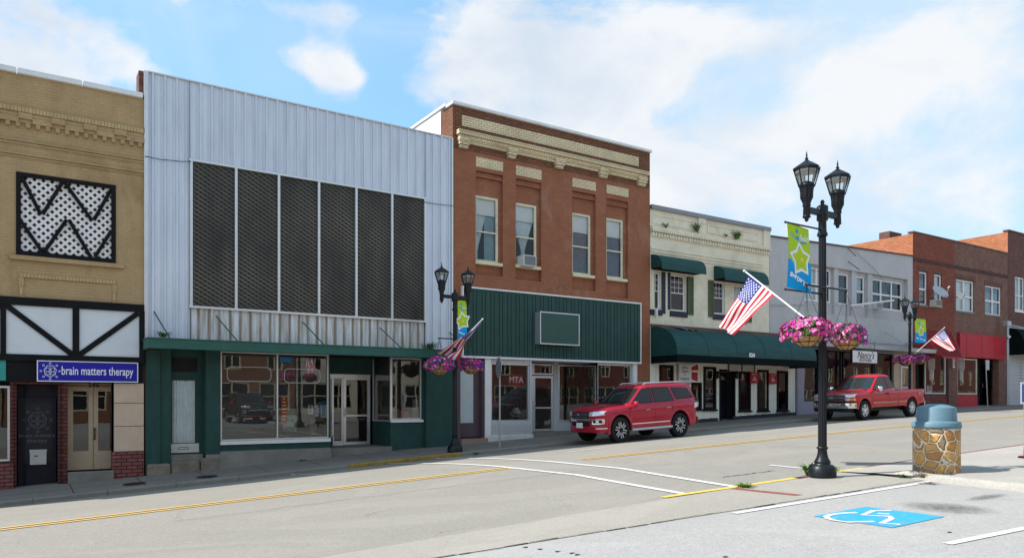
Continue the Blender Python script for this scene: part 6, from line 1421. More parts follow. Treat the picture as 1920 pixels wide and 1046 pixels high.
def basket(x, y, ztop, k, label, zhook, n=420, mix=(5, 5, 3, 1, 1, 0), seed=1, rx=.40, full=False):
    """hanging flower basket: liner, wire, chains, foliage, blossoms; ztop = rim height"""
    rnd = random.Random(seed); s = empty('flower_basket', (x, y, ztop - .26 * k), label, 'hanging basket', 'hanging petunia baskets on the lamps')
    MB().lathe([(0, -.24 * k), (.10 * k, -.23 * k), (.2 * k, -.17 * k), (.27 * k, -.06 * k), (.28 * k, .02 * k), (.24 * k, .03 * k), (0, .02 * k)], (x, y, ztop), 24).build('liner', M['coir'], s)
    mb = MB()
    for r, h_ in ((.285, .02), (.275, -.07), (.21, -.17)): mb.tube([(x + r * k * math.cos(t * .3927), y + r * k * math.sin(t * .3927), ztop + h_ * k) for t in range(17)], .007 * k, 4)
    for q in range(8):
        t = q * .7854; mb.tube([(x + r * k * math.cos(t), y + r * k * math.sin(t), ztop + h_ * k) for r, h_ in ((.285, .02), (.27, -.08), (.2, -.18), (.1, -.24), (0, -.25))], .006 * k, 4)
    mb.build('wire_frame', M['black'], s)
    mb = MB()
    for q in range(4):
        t = q * 1.5708 + .5; a = Vector((x + .28 * k * math.cos(t), y + .28 * k * math.sin(t), ztop)); e = Vector((x, y, zhook - .05)); m_ = 22
        for j in range(m_): p = a + (e - a) * (j / m_); p2 = a + (e - a) * ((j + .62) / m_); mb.tube([p, p2], .0065 * k, 4, cap=False)
    mb.tube([(x, y, zhook - .05), (x, y, zhook)], .012, 6); mb.build('chain', M['black'], s)
    def pt(flower):
        t = rnd.uniform(0, 6.2832); 
        if full: ph = math.acos(rnd.uniform(-.55, 1)); r = rx * k * (1 + rnd.gauss(0, .05)); p = Vector((math.sin(ph) * math.cos(t) * r, math.sin(ph) * math.sin(t) * r, math.cos(ph) * .24 * k * (1 + rnd.gauss(0, .08)) + .02))
        else:
            ph = math.acos(rnd.uniform(-.15, 1)); r = rx * k * (1 + .12 * math.sin(3 * t + seed) + rnd.gauss(0, .06)); p = Vector((math.sin(ph) * math.cos(t) * r, math.sin(ph) * math.sin(t) * r, math.cos(ph) * .20 * k + .03 * k * math.sin(5 * t)))
            if ph > 1.35: p.z -= rnd.uniform(0, .13) * k
        nn = Vector((p.x, p.y, p.z * 1.6 + .1)).normalized(); nn = (nn + Vector((rnd.gauss(0, .35), rnd.gauss(0, .35), rnd.gauss(0, .35)))).normalized(); return p + Vector((x, y, ztop + .03)), nn
    mb = MB()
    for i in range(int(n * 1.3)):
        p, nn = pt(0); p = p + nn * rnd.choice((-.03, -.03, .012)) * k; a = nn.cross(Vector((rnd.gauss(0, 1), rnd.gauss(0, 1), rnd.gauss(0, 1)))).normalized(); b2 = nn.cross(a); l = rnd.uniform(.025, .055) * k
        mb.add([p - a * l, p - b2 * l * .4 + nn * .006, p + a * l, p + b2 * l * .4 + nn * .006], [(0, 1, 2, 3)])
    mb.build('foliage', M['leafdark'], s)
    mb = MB(); wts = [i for i, w_ in enumerate(mix) for _ in range(w_)]
    for i in range(n):
        p, nn = pt(1); cl = math.sin((p.x - x) * 11 / k + seed) + math.cos((p.y - y) * 9 / k + seed * 2); m_ = rnd.choice(wts)
        if rnd.random() < .45: m_ = 2 if cl > 1.05 and mix[2] else (1 if cl < -.5 else 0)
        a = nn.cross(Vector((rnd.gauss(0, 1), rnd.gauss(0, 1), .3))).normalized(); b2 = nn.cross(a); r = rnd.uniform(.028, .048) * k; c0 = p - nn * .012
        vs = [c0] + [p + (a * math.cos(6.2832 * q / 10) + b2 * math.sin(6.2832 * q / 10)) * r * (1.0 if q % 2 == 0 else .78) + nn * (.004 if q % 2 else -.002) for q in range(10)]
        mb.add(vs, [(0, 1 + q, 1 + (q + 1) % 10) for q in range(10)], m_)
    mb.build('blossoms', petal, s); return s
def starpts(c, a, b2, r): return [c + (a * math.cos(math.pi * q / 5 + math.pi / 2) + b2 * math.sin(math.pi * q / 5 + math.pi / 2)) * (r if q % 2 == 0 else r * .42) for q in range(10)]
flag_m = None
def flag(label, p0, p1, A, Bq, Cq, Dq, nrm=(0, -1, 0), amp=.06, r=.016, ph=0, curl=0):
    """pole p0->p1; cloth corners A (tip end of hoist), B (lower end of hoist), C (fly end below B), D (fly end below A)"""
    global flag_m
    flag_m = flag_m or [pmat('flag red', (.52, .025, .04), .8, var=.05), pmat('flag white', (.80, .80, .82), .8, var=.03), pmat('flag blue', (.035, .05, .25), .8, var=.05)]
    s = empty('flag', p0, label, 'flag', 'flags on the lamps'); p0, p1 = Vector(p0), Vector(p1); n = Vector(nrm).normalized()
    MB().tube([p0, p1], [r, r * .8], 10).build('pole', M['white'], s); MB().lathe([(0, -.03), (.035, 0), (0, .03)], p1, 10).build('finial', M['coping_white'], s)
    A, Bq, Cq, Dq = map(Vector, (A, Bq, Cq, Dq))
    def F(u, v):  # u along fly, v across stripes 0 at tip side ... 1 at lower side
        p = (A * (1 - v) + Bq * v) * (1 - u) + (Dq * (1 - v) + Cq * v) * u; d = amp * (u ** .7) * math.sin(v * 9 + u * 3.5 + ph) + amp * .5 * u * math.sin(u * 8 + v * 2 + ph)
        p = p + n * d + (Dq - A).normalized() * (curl * u * math.sin(v * math.pi)); return p
    NU, NV = 40, 39; vs = [F(i / NU, j / NV) for j in range(NV + 1) for i in range(NU + 1)]; mb = MB(); grp = {}
    for j in range(NV):
        for i in range(NU):
            st = j // 3; m_ = 0 if st % 2 == 0 else 1
            if i < 16 and st < 7: m_ = 2
            grp.setdefault(m_, []).append((j*(NU+1)+i, j*(NU+1)+i+1, (j+1)*(NU+1)+i+1, (j+1)*(NU+1)+i))
    b0 = len(mb.v); mb.add(vs, [], 0)
    for m_, fs in grp.items():
        for f in fs: mb.f.append(list(f)); mb.mi.append(m_); mb.sm.append(True)
    o = mb.build('cloth', flag_m, s)
    mb = MB()
    for row in range(9):
        for c_ in range(6 if row % 2 == 0 else 5):
            v = (row + 1) / 10 * 7 / 13; u = (c_ * 2 + (1 if row % 2 == 0 else 2)) / 12 * .4; c = F(u, v); a = (F(u + .01, v) - c).normalized(); b2 = (F(u, v + .01) - c).normalized(); nn = a.cross(b2).normalized()
            w_ = (Bq - A).length * .031
            for sg in (1, -1): mb.add(starpts(c + nn * .006 * sg, a, b2, w_), [tuple(range(10))])
    mb.build('stars', flag_m[1], s); return s
def brackets(s, x, y, z, k, xa, xb):
    MB().tube([(xa, y, z), (xb, y, z)], .018 * k, 6).build('basket_arm', M['black'], s)

# near lamp
Yn = 7.75; xn = PX(1542, Yn); zn = PZ(1543, 893, Yn); Hn = PZ(1508, 283, Yn) - zn
s, k = make_lamp(xn, Yn, zn, Hn, 'tall black twin lantern lamp nearest the camera beside the stone trash can', -1)
zb = PZ(1543, 541, Yn); brackets(s, xn, Yn - .1, zb, k, PX(1500, Yn), PX(1578, Yn))
basket(PX(1503, Yn), Yn - .1, PZ(1503, 624, Yn), k * 1.0, 'large pink and purple petunia basket, left one on the nearest lamp', zb, n=460, mix=(4, 9, 1, 0, 2, 0), seed=3, rx=.41)
basket(PX(1577, Yn), Yn - .1, PZ(1577, 633, Yn), k * .92, 'large magenta petunia basket, right one on the nearest lamp', zb, n=400, mix=(4, 8, 1, 0, 2, 0), seed=8, rx=.38)
bn = banner(xn, Yn, PZ(1518, 427, Yn), -1, 1, 'lime and blue street banner on the nearest lamp', .012, w=PX(1518, Yn) - PX(1476, Yn), h=PZ(1518, 427, Yn) - PZ(1518, 547, Yn), gap=xn - PX(1518, Yn))
p0 = PAX(1534, 616, xn); p1 = PAX(1396, 508, xn)
flag('large american flag hanging from a white pole on the nearest lamp', p0, p1, PAX(1403, 518, xn), PAX(1451, 553, xn), PAX(1386, 629, xn) + Vector((-.15, 0, 0)), PAX(1342, 611, xn) + Vector((.1, 0, 0)), (1, .2, 0), amp=.07, ph=.5)
# far left lamp
Yf = 20.1; xf = PX(853, Yf); zf_ = zwalk(xf, Yf); Hf = PZ(825, 491, Yf) - zf_
s, k = make_lamp(xf, Yf, zf_, Hf, 'black twin lantern lamp across the street before the green and russet fronts', 1)
zb = PZ(853, 636, Yf); brackets(s, xf, Yf - .1, zb, k, PX(818, Yf), PX(882, Yf))
basket(PX(821, Yf), Yf - .1, PZ(821, 688, Yf), k * 1.0, 'magenta petunia basket, left one on the lamp before the green shopfront', zb, n=430, mix=(5, 6, 3, 0, 1, 0), seed=11, rx=.42, full=True)
basket(PX(880, Yf), Yf - .1, PZ(880, 687, Yf), k * .92, 'plum and magenta petunia basket, right one on the lamp before the green shopfront', zb, n=340, mix=(6, 4, 3, 1, 0, 0), seed=5, rx=.38)
banner(xf, Yf, PZ(858, 562, Yf), 1, 1, 'lime and blue street banner, narrow one on the lamp before the green siding', .02, w=PX(875, Yf) - PX(858, Yf), h=1.22, gap=PX(858, Yf) - xf)
p0 = PAX(862, 640, xf); p1 = PAX(905, 598, xf)
flag('american flag blown sideways on the lamp before the green siding', PAX(858, 646, xf), p1, PAX(904, 603, xf), PAX(884, 626, xf), PAX(856, 676, xf - .1) , PAX(823, 662, xf - .12), (1, .2, 0), amp=.12, ph=1.2)
# far right lamp
xr = PX(1706, Yf); zr3 = zwalk(xr, Yf); Hr = PZ(1698, 553, Yf) - zr3
s, k = make_lamp(xr, Yf, zr3, Hr, 'black twin lantern lamp farthest along, behind the red pickup', 1)
zb = PZ(1706, 645, Yf); brackets(s, xr, Yf - .1, zb, k, PX(1693, Yf), PX(1722, Yf))
basket(PX(1695, Yf), Yf - .1, PZ(1695, 676, Yf), k * 1.05, 'dark plum petunia basket, left one on the farthest lamp', zb, n=320, mix=(5, 1, 2, 5, 0, 0), seed=21, rx=.44)
basket(PX(1722, Yf), Yf - .1, PZ(1722, 674, Yf), k * .95, 'purple petunia basket, right one on the farthest lamp', zb, n=260, mix=(3, 1, 4, 4, 0, 0), seed=25, rx=.38)
banner(xr, Yf, PZ(1715, 596, Yf), 1, 1, 'lime and blue street banner on the farthest lamp', .02, w=PX(1736, Yf) - PX(1715, Yf), h=1.22, gap=PX(1715, Yf) - xr)
p0 = PAX(1714, 664, xr); p1 = PAX(1771, 614, xr)
flag('american flag hanging on the farthest lamp before the red awning', p0, p1, PAX(1770, 618, xr), PAX(1745, 638, xr), PAX(1779, 659, xr) + Vector((.1, 0, 0)), PAX(1794, 655, xr) + Vector((-.1, 0, 0)), (1, .2, 0), amp=.10, ph=.2)

# ------------------------------------------------------------------ weeds
def weed(px=None, py=None, at=None, n=30, h=.2, r=.08, label='', m='leaf', seed=1, name='weed', up=0):
    rnd = random.Random(seed)
    if at is None: x, y = G(px, py); z = zr(x, y)
    else: x, y, z = at
    mb = MB()
    for i in range(n):
        t = rnd.uniform(0, 6.283); d = Vector((math.cos(t), math.sin(t), 0)); p = Vector((x, y, z)) + d * rnd.uniform(0, r * .5); l = h * rnd.uniform(.4, 1); w_ = rnd.uniform(.006, .016); sd_ = Vector((-d.y, d.x, 0)) * w_; q = p + d * l * .3 + Vector((0, 0, l * .7)); e = p + d * (l * .8 + r * .3) + Vector((0, 0, l * rnd.uniform(.5, 1)))
        mb.add([p - sd_ * .6, p + sd_ * .6, q + sd_ * 1.4, q - sd_ * 1.4, e], [(0, 1, 2, 3), (3, 2, 4)])
    o = mb.build(name, M[m], None, org=Vector((x, y, z))); return tag(o, label, 'weed', 'weeds in the cracks')
weed(1517, 892, n=70, h=.28, r=.12, label='leafy green weed tuft at the foot of the nearest lamp', seed=2)
weed(1395, 914, n=50, h=.09, r=.22, label='low spreading weeds on the yellow kerb line', seed=3)
weed(1569, 884, n=14, h=.14, r=.04, label='tiny weed just right of the nearest lamp base', seed=4)
weed(1690, 896, n=16, h=.09, r=.06, label='small weed left of the pavement corner by the trash can', seed=5)
weed(1786, 903, n=40, h=.10, r=.2, label='dry brown weeds on the kerb below the trash can', seed=6, m='stone', at=(11.75, 6.25, zr(11.75, 6.25) + .1))
weed(at=(PX(560), D - .33, zwalk(PX(560))), n=30, h=.1, r=.12, label='weed at the foot of the concrete plinth', seed=7)
weed(at=(PX(893, YK), YK + .02, zr(PX(893, YK), YK)), n=30, h=.12, r=.2, label='weed in the far kerb right of the lamp', seed=8)
weed(at=(PX(1378), D - .12, PZ(1378, 449)), n=90, h=.42, r=.2, label='bright green leafy plant growing on the cream cornice', seed=9)
weed(at=(PX(1302), D - .12, PZ(1302, 436)), n=40, h=.5, r=.15, label='dry sprig on the cream cornice near the parapet pier', seed=10, m='shutter')
weed(at=(PX(1245), D - .12, PZ(1245, 428)), n=20, h=.3, r=.1, label='small dry sprig at the left of the cream cornice', seed=12, m='shutter')
weed(at=(PX(1358), D - .12, PZ(1358, 445)), n=14, h=.22, r=.06, label='thin sprig left of the bright plant on the cream cornice', seed=14, m='leafdark')
weed(at=(PX(307, D - .3), D - .35, PZ(307, 632, D - .35)), n=50, h=.2, r=.25, label='weed clump on the left end of the green canopy', seed=11, m='leafdark')
weed(at=(PX(805, D - .4), D - .45, PZ(805, 655, D - .45)), n=80, h=.28, r=.5, label='weeds on the right end of the green canopy', seed=13, m='leafdark')
# ------------------------------------------------------------------ the other side of the street, seen in the window glass
def opposite(x0, x1, zt, m, label, seed, Y=-11.):
    o = empty('opposite_building', ((x0 + x1) / 2, Y, zlot(x0)), label, 'building', 'buildings on the near side seen in reflections'); n = max(2, int((x1 - x0) / 2.6)); hs = []; w_ = (x1 - x0) / n
    for i in range(n): hs.append((x0 + w_ * (i + .3), x0 + w_ * (i + .7), 2.2, 4.2)); hs.append((x0 + w_ * (i + .12), x0 + w_ * (i + .88), -.7, 1.3))
    mb = MB(); wall(mb, x0, x1, -3.5, zt, 0, hs); mb.v = [(x, Y - y, z) for x, y, z in mb.v]; mb.build('wall', m, o)
    for h in hs:
        mb = MB(); frame_mb(mb, h[0], h[1], h[2], h[3], .03, .09, .12, (.5,), (.5,)); mb.v = [(x, Y - y, z) for x, y, z in mb.v]; w = mb.build('window', M['sillcream'], o); MB().box(h[0], h[1], Y - .13, Y - .1, h[2], h[3]).build('pane', M['carglass'], w)
    MB().box(x0 + .01, x1 - .01, Y - 12, Y - .2, -3.5, zt - .1).build('rear_block', m, o); MB().box(x0, x1, Y - .3, Y + .15, zt, zt + .3).build('cornice', M['sillcream'], o)
opposite(-14, -1, 5.2, M['tan'], 'tan brick building on the camera side, seen only in window reflections', 1)
opposite(-.9, 17, 6.6, M['redpaint'], 'russet brick building on the camera side, seen only in window reflections', 2)
opposite(17.1, 34, 5.6, M['cream'], 'cream brick building on the camera side, seen only in window reflections', 3)
opposite(34.1, 60, 6.4, M['rbrick'], 'red brick building on the camera side, seen only in window reflections', 4)
opposite(60.1, 95, 7.4, M['bbrick'], 'brown brick building on the camera side far up the street, seen only in window reflections', 5)
opposite(95.1, 150, 9, M['rbrick'], 'long red brick block at the far end, seen only in window reflections', 6)
# thin cables on the fronts
for nm, lb, pts_ in (('cable', 'thin cable sagging across the white metal cladding left of the screens', [(272, 293), (300, 299), (340, 303), (358, 303)]), ('cable', 'thin cable across the white metal cladding right of the screens', [(796, 379), (820, 383), (849, 386)]), ('cable', 'thin cable running over the front of the pale grey building', [(1602, 470), (1640, 505), (1660, 530), (1668, 556)])):
    mb = MB(); mb.tube([P(a, c, D - .09) for a, c in pts_], .010, 4); thing1(nm, lb, 'cable', mb, M['black'])
for i, (a, c) in enumerate((((1590, 466), (1605, 480)), ((1590, 490), (1612, 506)))):
    thing1('wall_rod', ('upper', 'lower')[i] + ' slanting iron rod on the blank stucco above the grey upstairs windows', 'rod', MB().tube([P(*a, D - .03), P(*c, D - .4)], .018, 5), M['black'])
# outlines of old sign lettering on the wide window, wall lanterns by the dark door
yg = D + .118
for i, (a, c, yt, yb, lb) in enumerate(((426, 508, 687, 714, 'faint rounded outline of an old sign on the left pane of the wide window'), (533, 600, 691, 717, 'faint rounded outline of an old sign on the right pane of the wide window'))):
    q = (PX(a, yg), PX(c, yg), PZ(a, yb, yg), PZ(a, yt, yg)); r = .12; pts_ = []
    for cx_, cz_, t0 in ((q[1] - r, q[3] - r, 0), (q[0] + r, q[3] - r, 90), (q[0] + r, q[2] + r, 180), (q[1] - r, q[2] + r, 270)): pts_ += [(cx_ + r * math.cos(R(t0 + t)), yg, cz_ + r * math.sin(R(t0 + t))) for t in (0, 30, 60, 90)]
    mb = MB()
    for p_, q_ in zip(pts_, pts_[1:] + pts_[:1]): mb.bar(p_, q_, .018, .003)
    thing1('window_outline', lb, 'sign outline', mb, M['steel'], org=Vector((q[0], yg, q[2])))
for px, lb in ((1345.5, 'small black wall lantern left of the dark door'), (1381.5, 'small black wall lantern right of the dark door')):
    c_ = P(px, 710, D - .2); s = empty('wall_lantern', c_, lb, 'wall lantern', 'lanterns by the dark door')
    MB().lathe([(.03, 0), (.07, .05), (.09, .22), (.10, .24), (.04, .32), (0, .36)], c_, 8, sm=False).build('lantern_body', M['black'], s); MB().tube([c_ + Vector((0, 0, .1)), c_ + Vector((0, .19, .18))], .02, 6).build('bracket', M['black'], s)
# ------------------------------------------------------------------ cars (local: nose +x, left side +y, wheels on z = 0)
def car(name, label, cat, p, paint, plate, group=None):
    root = empty(name, (0, 0, 0), label, cat, group)
    XF, XR = p['wf'], p['wr']; RW = p['rw']; W = p['w']; arch = RW + .085
    # plan outline, rear centre -> left side -> nose centre
    ol = p['outline']; pts = []
    for i in range(len(ol) - 1):
        a, b2 = Vector(ol[i]), Vector(ol[i+1]); st = .05 if abs(b2.x - a.x) > abs(b2.y - a.y) else .09; n = max(1, int((b2 - a).length / st)); pts += [a + (b2 - a) * k / n for k in range(n)]
    pts.append(Vector(ol[-1]))
    for _ in range(3): pts = [pts[0]] + [(pts[i-1] + pts[i] * 2 + pts[i+1]) / 4 for i in range(1, len(pts) - 1)] + [pts[-1]]
    def lerp(T, x):
        if x <= T[0][0]: return T[0][1]
        for i in range(len(T) - 1):
            if x <= T[i+1][0]: k = (x - T[i][0]) / (T[i+1][0] - T[i][0]); return T[i][1] + (T[i+1][1] - T[i][1]) * k
        return T[-1][1]
    zsh = lambda x: lerp(p['shoulder'], x)
    def zbot(q):
        z = lerp(p['bottom'], q.x)
        if q.y > W * .75:
            for xw in (XF, XR):
                d = arch * arch - (q.x - xw) ** 2
                if d > 0: z = max(z, RW + math.sqrt(d) * 1.0)
        return min(z, zsh(q.x) - .08)
    def inset(zf): return lerp(p['section'], zf)
    nrm = []
    for i, q in enumerate(pts):
        d = (pts[min(i+1, len(pts)-1)] - pts[max(i-1, 0)]).normalized(); nrm.append(Vector((-d.y, d.x)) * -1)
    nrm = [n if n.dot(Vector(pts[i]) - Vector((pts[i].x * .8, 0))) >= 0 else -n for i, n in enumerate(nrm)]; nrm[0] = Vector((-1, 0)); nrm[-1] = Vector((1, 0))
    NR = 16
    def side_pt(i, zf_abs, off=0):
        q = pts[i]; t = zsh(q.x); n = nrm[i]; k = inset((zf_abs - .3) / (t - .3)) - off; c = q - n * k; return Vector((c.x, c.y, zf_abs))
    def body_mesh():
        mb = MB()
        for sg in (1, -1):
            vs = []
            for i, q in enumerate(pts):
                b0, t = zbot(q), zsh(q.x)
                for j in range(NR + 1):
                    v = side_pt(i, b0 + (t - b0) * j / NR); vs.append((v.x, v.y * sg, v.z))
            fs = []
            for i in range(len(pts) - 1):
                for j in range(NR):
                    a = i * (NR + 1) + j; f = (a, a + NR + 1, a + NR + 2, a + 1); fs.append(f if sg < 0 else f[::-1])
            mb.add(vs, fs, 0, True)
            # deck: hood, cabin floor, bed
            NT = 8; vs = []
            for i, q in enumerate(pts):
                t = side_pt(i, zsh(q.x)); cr = lerp(p['crown'], q.x)
                for j in range(NT + 1):
                    u = j / NT; y = t.y * (1 - u); z = t.z + (cr - t.z) * (1 - (1 - u) ** 2.6)
                    if 'bed' in p and p['bed'][0] < q.x < p['bed'][1] and t.y > .5: z = t.z if j == 0 else (t.z if j == 1 and False else .62); y = t.y - .05 if j == 0 and False else (t.y - .07 if j == 1 else y * (1 if j == 0 else .93))
                    vs.append((t.x, y * sg, z))
            fs = []
            for i in range(len(pts) - 1):
                for j in range(NT):
                    a = i * (NT + 1) + j; f = (a, a + NT + 1, a + NT + 2, a + 1); fs.append(f if sg < 0 else f[::-1])
            mb.add(vs, fs, 0, True)
        return mb
    bodym = body_mesh().build('body', paint, root)
    # wheel wells and underbody
    MB().box(p['bottom'][0][0] + .25, p['bottom'][-1][0] - .25, -W + .28, W - .28, .34, .62).build('underbody', M['blackplastic'], root)
    mb = MB()
    for xw in (XF, XR):
        for sg in (1, -1):
            mb.grid(lambda u, v: (xw + (arch + .01) * math.cos(math.pi * u), sg * (W - .035 - .32 * v), RW + (arch + .01) * math.sin(math.pi * u) * (1 if math.sin(math.pi * u) > 0 else 0)), 18, 1)
            mb.add([(xw + arch * math.cos(math.pi * k / 12), sg * (W - .33), RW + arch * math.sin(math.pi * k / 12)) for k in range(13)] + [(xw - arch, sg * (W - .33), .3), (xw + arch, sg * (W - .33), .3)], [tuple(range(15))])
    mb.build('wheel_well', M['blackplastic'], root)
    fl = p.get('flare', 0)
    if fl:
        for xw in (XF, XR):
            for sg in (1, -1):
                mb = MB()
                def ff(u, v):
                    a = math.pi * (-.06 + 1.12 * u); r = arch + [-.005, .0, .05, .09][int(round(v * 3))]; o = [-.03, fl, fl * .8, -.012][int(round(v * 3))]; return (xw + r * math.cos(a), sg * (W + o - (.02 if xw == XR else .015)), max(p.get('flz', .30), RW + r * math.sin(a)))
                mb.grid(ff, 28, 3); mb.build('fender_flare', paint, root)
    # cabin
    zb_, zt_ = p['cab_z']; fr, re, yw = p['cab_f'], p['cab_r'], p['cab_y']
    def ring(z, n=15):
        xf, xr, y_ = lerp(fr, z), lerp(re, z), lerp(yw, z); r = .14; out = []
        for k in range(n): u = -1 + 2 * k / (n - 1); yy = u * (y_ - r * .35); out.append((xf - .10 * u * u * u * u - .03 * u * u, yy, z))
        for k in range(1, 14): t = k / 14; out.append((xf - .13 + (xr + .06 - xf + .13) * t, y_ - .03 * abs(2 * t - 1) ** 3, z))
        for k in range(n): u = 1 - 2 * k / (n - 1); yy = u * (y_ - r * .35); out.append((xr + .05 * u ** 4, yy, z))
        for k in range(1, 14): t = 1 - k / 14; out.append((xf - .13 + (xr + .06 - xf + .13) * t, -(y_ - .03 * abs(2 * t - 1) ** 3), z))
        return out
    zs = p['cab_rings']; R_ = [ring(z) for z in zs]; m_ = len(R_[0]); mb = MB(); vs = [q for r_ in R_ for q in r_]
    mb.add(vs, [(j*m_+k, j*m_+(k+1) % m_, (j+1)*m_+(k+1) % m_, (j+1)*m_+k) for j in range(len(zs)-1) for k in range(m_)], 0, True)
    top = R_[-1]; cx = sum(q[0] for q in top) / m_; mb.add(list(top) + [(cx, 0, zs[-1] + .012)], [(k, (k + 1) % m_, m_) for k in range(m_)], 0, True)
    mb.build('cabin', paint, root)
    # side windows
    for pol in p['side_glass']:
        for sg in (1, -1):
            mb = MB(); n = len(pol); P3 = [Vector((x, sg * (lerp(yw, z) - .03 * 0 + .006), z)) for x, z in pol]; mb.prism(P3, (0, sg * .004, 0)); mb.build('side_window', M['carglass'], root)
            mb = MB()
            for k in range(n): mb.bar(P3[k] + Vector((0, sg * .002, 0)), P3[(k+1) % n] + Vector((0, sg * .002, 0)), .022, .004, (0, sg, 0))
            mb.build('window_seal', M['blackplastic'], root)
    for nm, prof, z0, z1, k_, mat_, m2 in (('windscreen', fr, p['ws'][0], p['ws'][1], 1, M['windscreen'], .10), ('rear_window', re, p['rs'][0], p['rs'][1], -1, M['carglass'], .12)):
        def g(u, v):
            z = z0 + (z1 - z0) * v; y_ = lerp(yw, z) - m2; uu = -1 + 2 * u; xq = lerp(prof, z); un = uu * y_ / (lerp(yw, z) - .05); return (xq + k_ * (.008) - k_ * (.10 * un ** 4 + .03 * un * un) * (1 if k_ > 0 else .5), uu * y_, z)
        MB().grid(g, 14, 5).build(nm, mat_, root)
    # wheels
    for xw in (XF, XR):
        for sg in (1, -1):
            w = MB(); hw = p['tw'] / 2; yc = sg * (W - hw - .005)
            def ring3(mbx, prof_, n=40, mi=0, sm=True):
                vs = []; 
                for (r, o) in prof_:
                    for k in range(n): t = 6.28319 * k / n; vs.append((xw + r * math.cos(t), yc + sg * o, RW + r * math.sin(t)))
                mbx.add(vs, [(i*n+k, i*n+(k+1) % n, (i+1)*n+(k+1) % n, (i+1)*n+k) for i in range(len(prof_)-1) for k in range(n)], mi, sm)
            rr = p['rim']; wh = MB(); ring3(wh, [(rr, -hw), (rr, hw * .9), (rr + .012, hw * .98), (rr * .98, hw), (rr * .93, hw * .75), (rr * .9, hw * .3)]); wh = wh.build('wheel', M[p.get('barrel', 'silver')], root)
            t_ = MB(); ring3(t_, [(rr, -hw), (RW * .93, -hw), (RW, -hw * .75), (RW, hw * .75), (RW * .97, hw * .95), (RW * .9, hw), (rr + .02, hw * .97), (rr + .008, hw * .93)]); t_.build('tyre', M['tyre'], wh)
            d_ = MB(); ring3(d_, [(rr * .95, hw * .25), (.001, hw * .25)]); d_.build('brake', M['blackplastic'], wh)
            sp = MB(); ns = p['spokes']; yo = yc + sg * hw * .72
            for k in range(ns):
                t = 6.28319 * k / ns + .3
                for o_ in ((-.034, .034) if p.get('split') else (0,)):
                    dx_, dz_ = -math.sin(t) * o_, math.cos(t) * o_; a = Vector((xw + dx_ + .06 * math.cos(t), yo, RW + dz_ + .06 * math.sin(t))); e = Vector((xw + dx_ * 1.25 + rr * .94 * math.cos(t), yo, RW + dz_ * 1.25 + rr * .94 * math.sin(t))); sp.bar(a, e, p['spw'], .03, (0, sg, 0))
            sp.build('rim', M[p.get('rimm', 'silver')], wh); h_ = MB(); vs = [(xw + .075 * math.cos(.5236 * k), yo + sg * .035, RW + .075 * math.sin(.5236 * k)) for k in range(12)]; h_.add(vs + [(a, yo, c) for a, b_, c in vs], [tuple(range(12))] + [(k, (k+1) % 12, 12 + (k+1) % 12, 12 + k) for k in range(12)]); h_.build('hub_cap', M[p.get('hubm', 'blackplastic')], wh)
    # helper: patch that lies on the nose/tail/side surface
    def surf(y, z, end=1, off=.01):
        """point of the body skin at half width y on the nose (end=1) or tail"""
        rng = range(len(pts) // 2, len(pts)) if end > 0 else range(0, len(pts) // 2); best = min(rng, key=lambda i: abs(abs(side_pt(i, z).y) - abs(y)) + (0 if (pts[i].x > XF if end > 0 else pts[i].x < XR) else 9))
        i0 = best; a = side_pt(i0, z, off); i1 = i0 + (1 if i0 + 1 < len(pts) else -1); b2 = side_pt(i1, z, off)
        dy = b2.y - a.y; k = 0 if abs(dy) < 1e-6 else max(-1, min(1, (abs(y) - a.y) / dy)); v = a + (b2 - a) * k; return Vector((v.x, y, z))
    def nose(nm, y0, y1, z0, z1, mat_, off=.012, end=1, n=8, par=None, th=True, fn=None):
        mb = MB(); mb.grid(lambda u, v: surf(y0 + (y1 - y0) * u, (z0 + (z1 - z0) * v) if fn is None else fn(u, v), end, off), n, 4)
        a = [surf(y0 + (y1 - y0) * u / n, z0 if fn is None else fn(u / n, 0), end, off) for u in range(n + 1)]; b2 = [surf(y0 + (y1 - y0) * u / n, z1 if fn is None else fn(u / n, 1), end, off) for u in range(n + 1)]
        e = Vector((-.05 * end, 0, 0))
        for l in (a, b2):
            for k in range(n): mb.quad(l[k], l[k+1], l[k+1] + e, l[k] + e)
        for q in ((a[0], b2[0]), (a[-1], b2[-1])): mb.quad(q[0], q[1], q[1] + e, q[0] + e)
        return mb.build(nm, mat_, par or root)
    def side(nm, xa, xb, za, zb, mat_, off=.006, sg=1, par=None, th=.02):
        ia = [i for i in range(len(pts)) if xa - .06 <= pts[i].x <= xb + .06 and pts[i].y > W * .8]; mb = MB(); ia.sort(key=lambda i: pts[i].x)
        for i, j in zip(ia, ia[1:]):
            A_ = [side_pt(i, za, off), side_pt(j, za, off), side_pt(j, zb, off), side_pt(i, zb, off)]; mb.add([Vector((q.x, q.y * sg, q.z)) for q in A_], [(0, 1, 2, 3)])
            for (u, v) in ((0, 1), (2, 3)): mb.add([Vector((A_[u].x, A_[u].y * sg, A_[u].z)), Vector((A_[v].x, A_[v].y * sg, A_[v].z)), Vector((A_[v].x, (A_[v].y - th) * sg, A_[v].z)), Vector((A_[u].x, (A_[u].y - th) * sg, A_[u].z))], [(0, 1, 2, 3)])
        if mb.v: return mb.build(nm, mat_, par or root)
    def vline(x, z0, z1, sg, w_=.008):
        n = 8; vs = []
        i = min((i for i in range(len(pts)) if pts[i].y > W * .8), key=lambda i: abs(pts[i].x - x))
        for k in range(n + 1):
            q = side_pt(i, z0 + (z1 - z0) * k / n, .003); vs += [(x - w_, q.y * sg, q.z), (x + w_, q.y * sg, q.z)]
        return vs, [(2*k, 2*k+1, 2*k+3, 2*k+2) for k in range(n)]
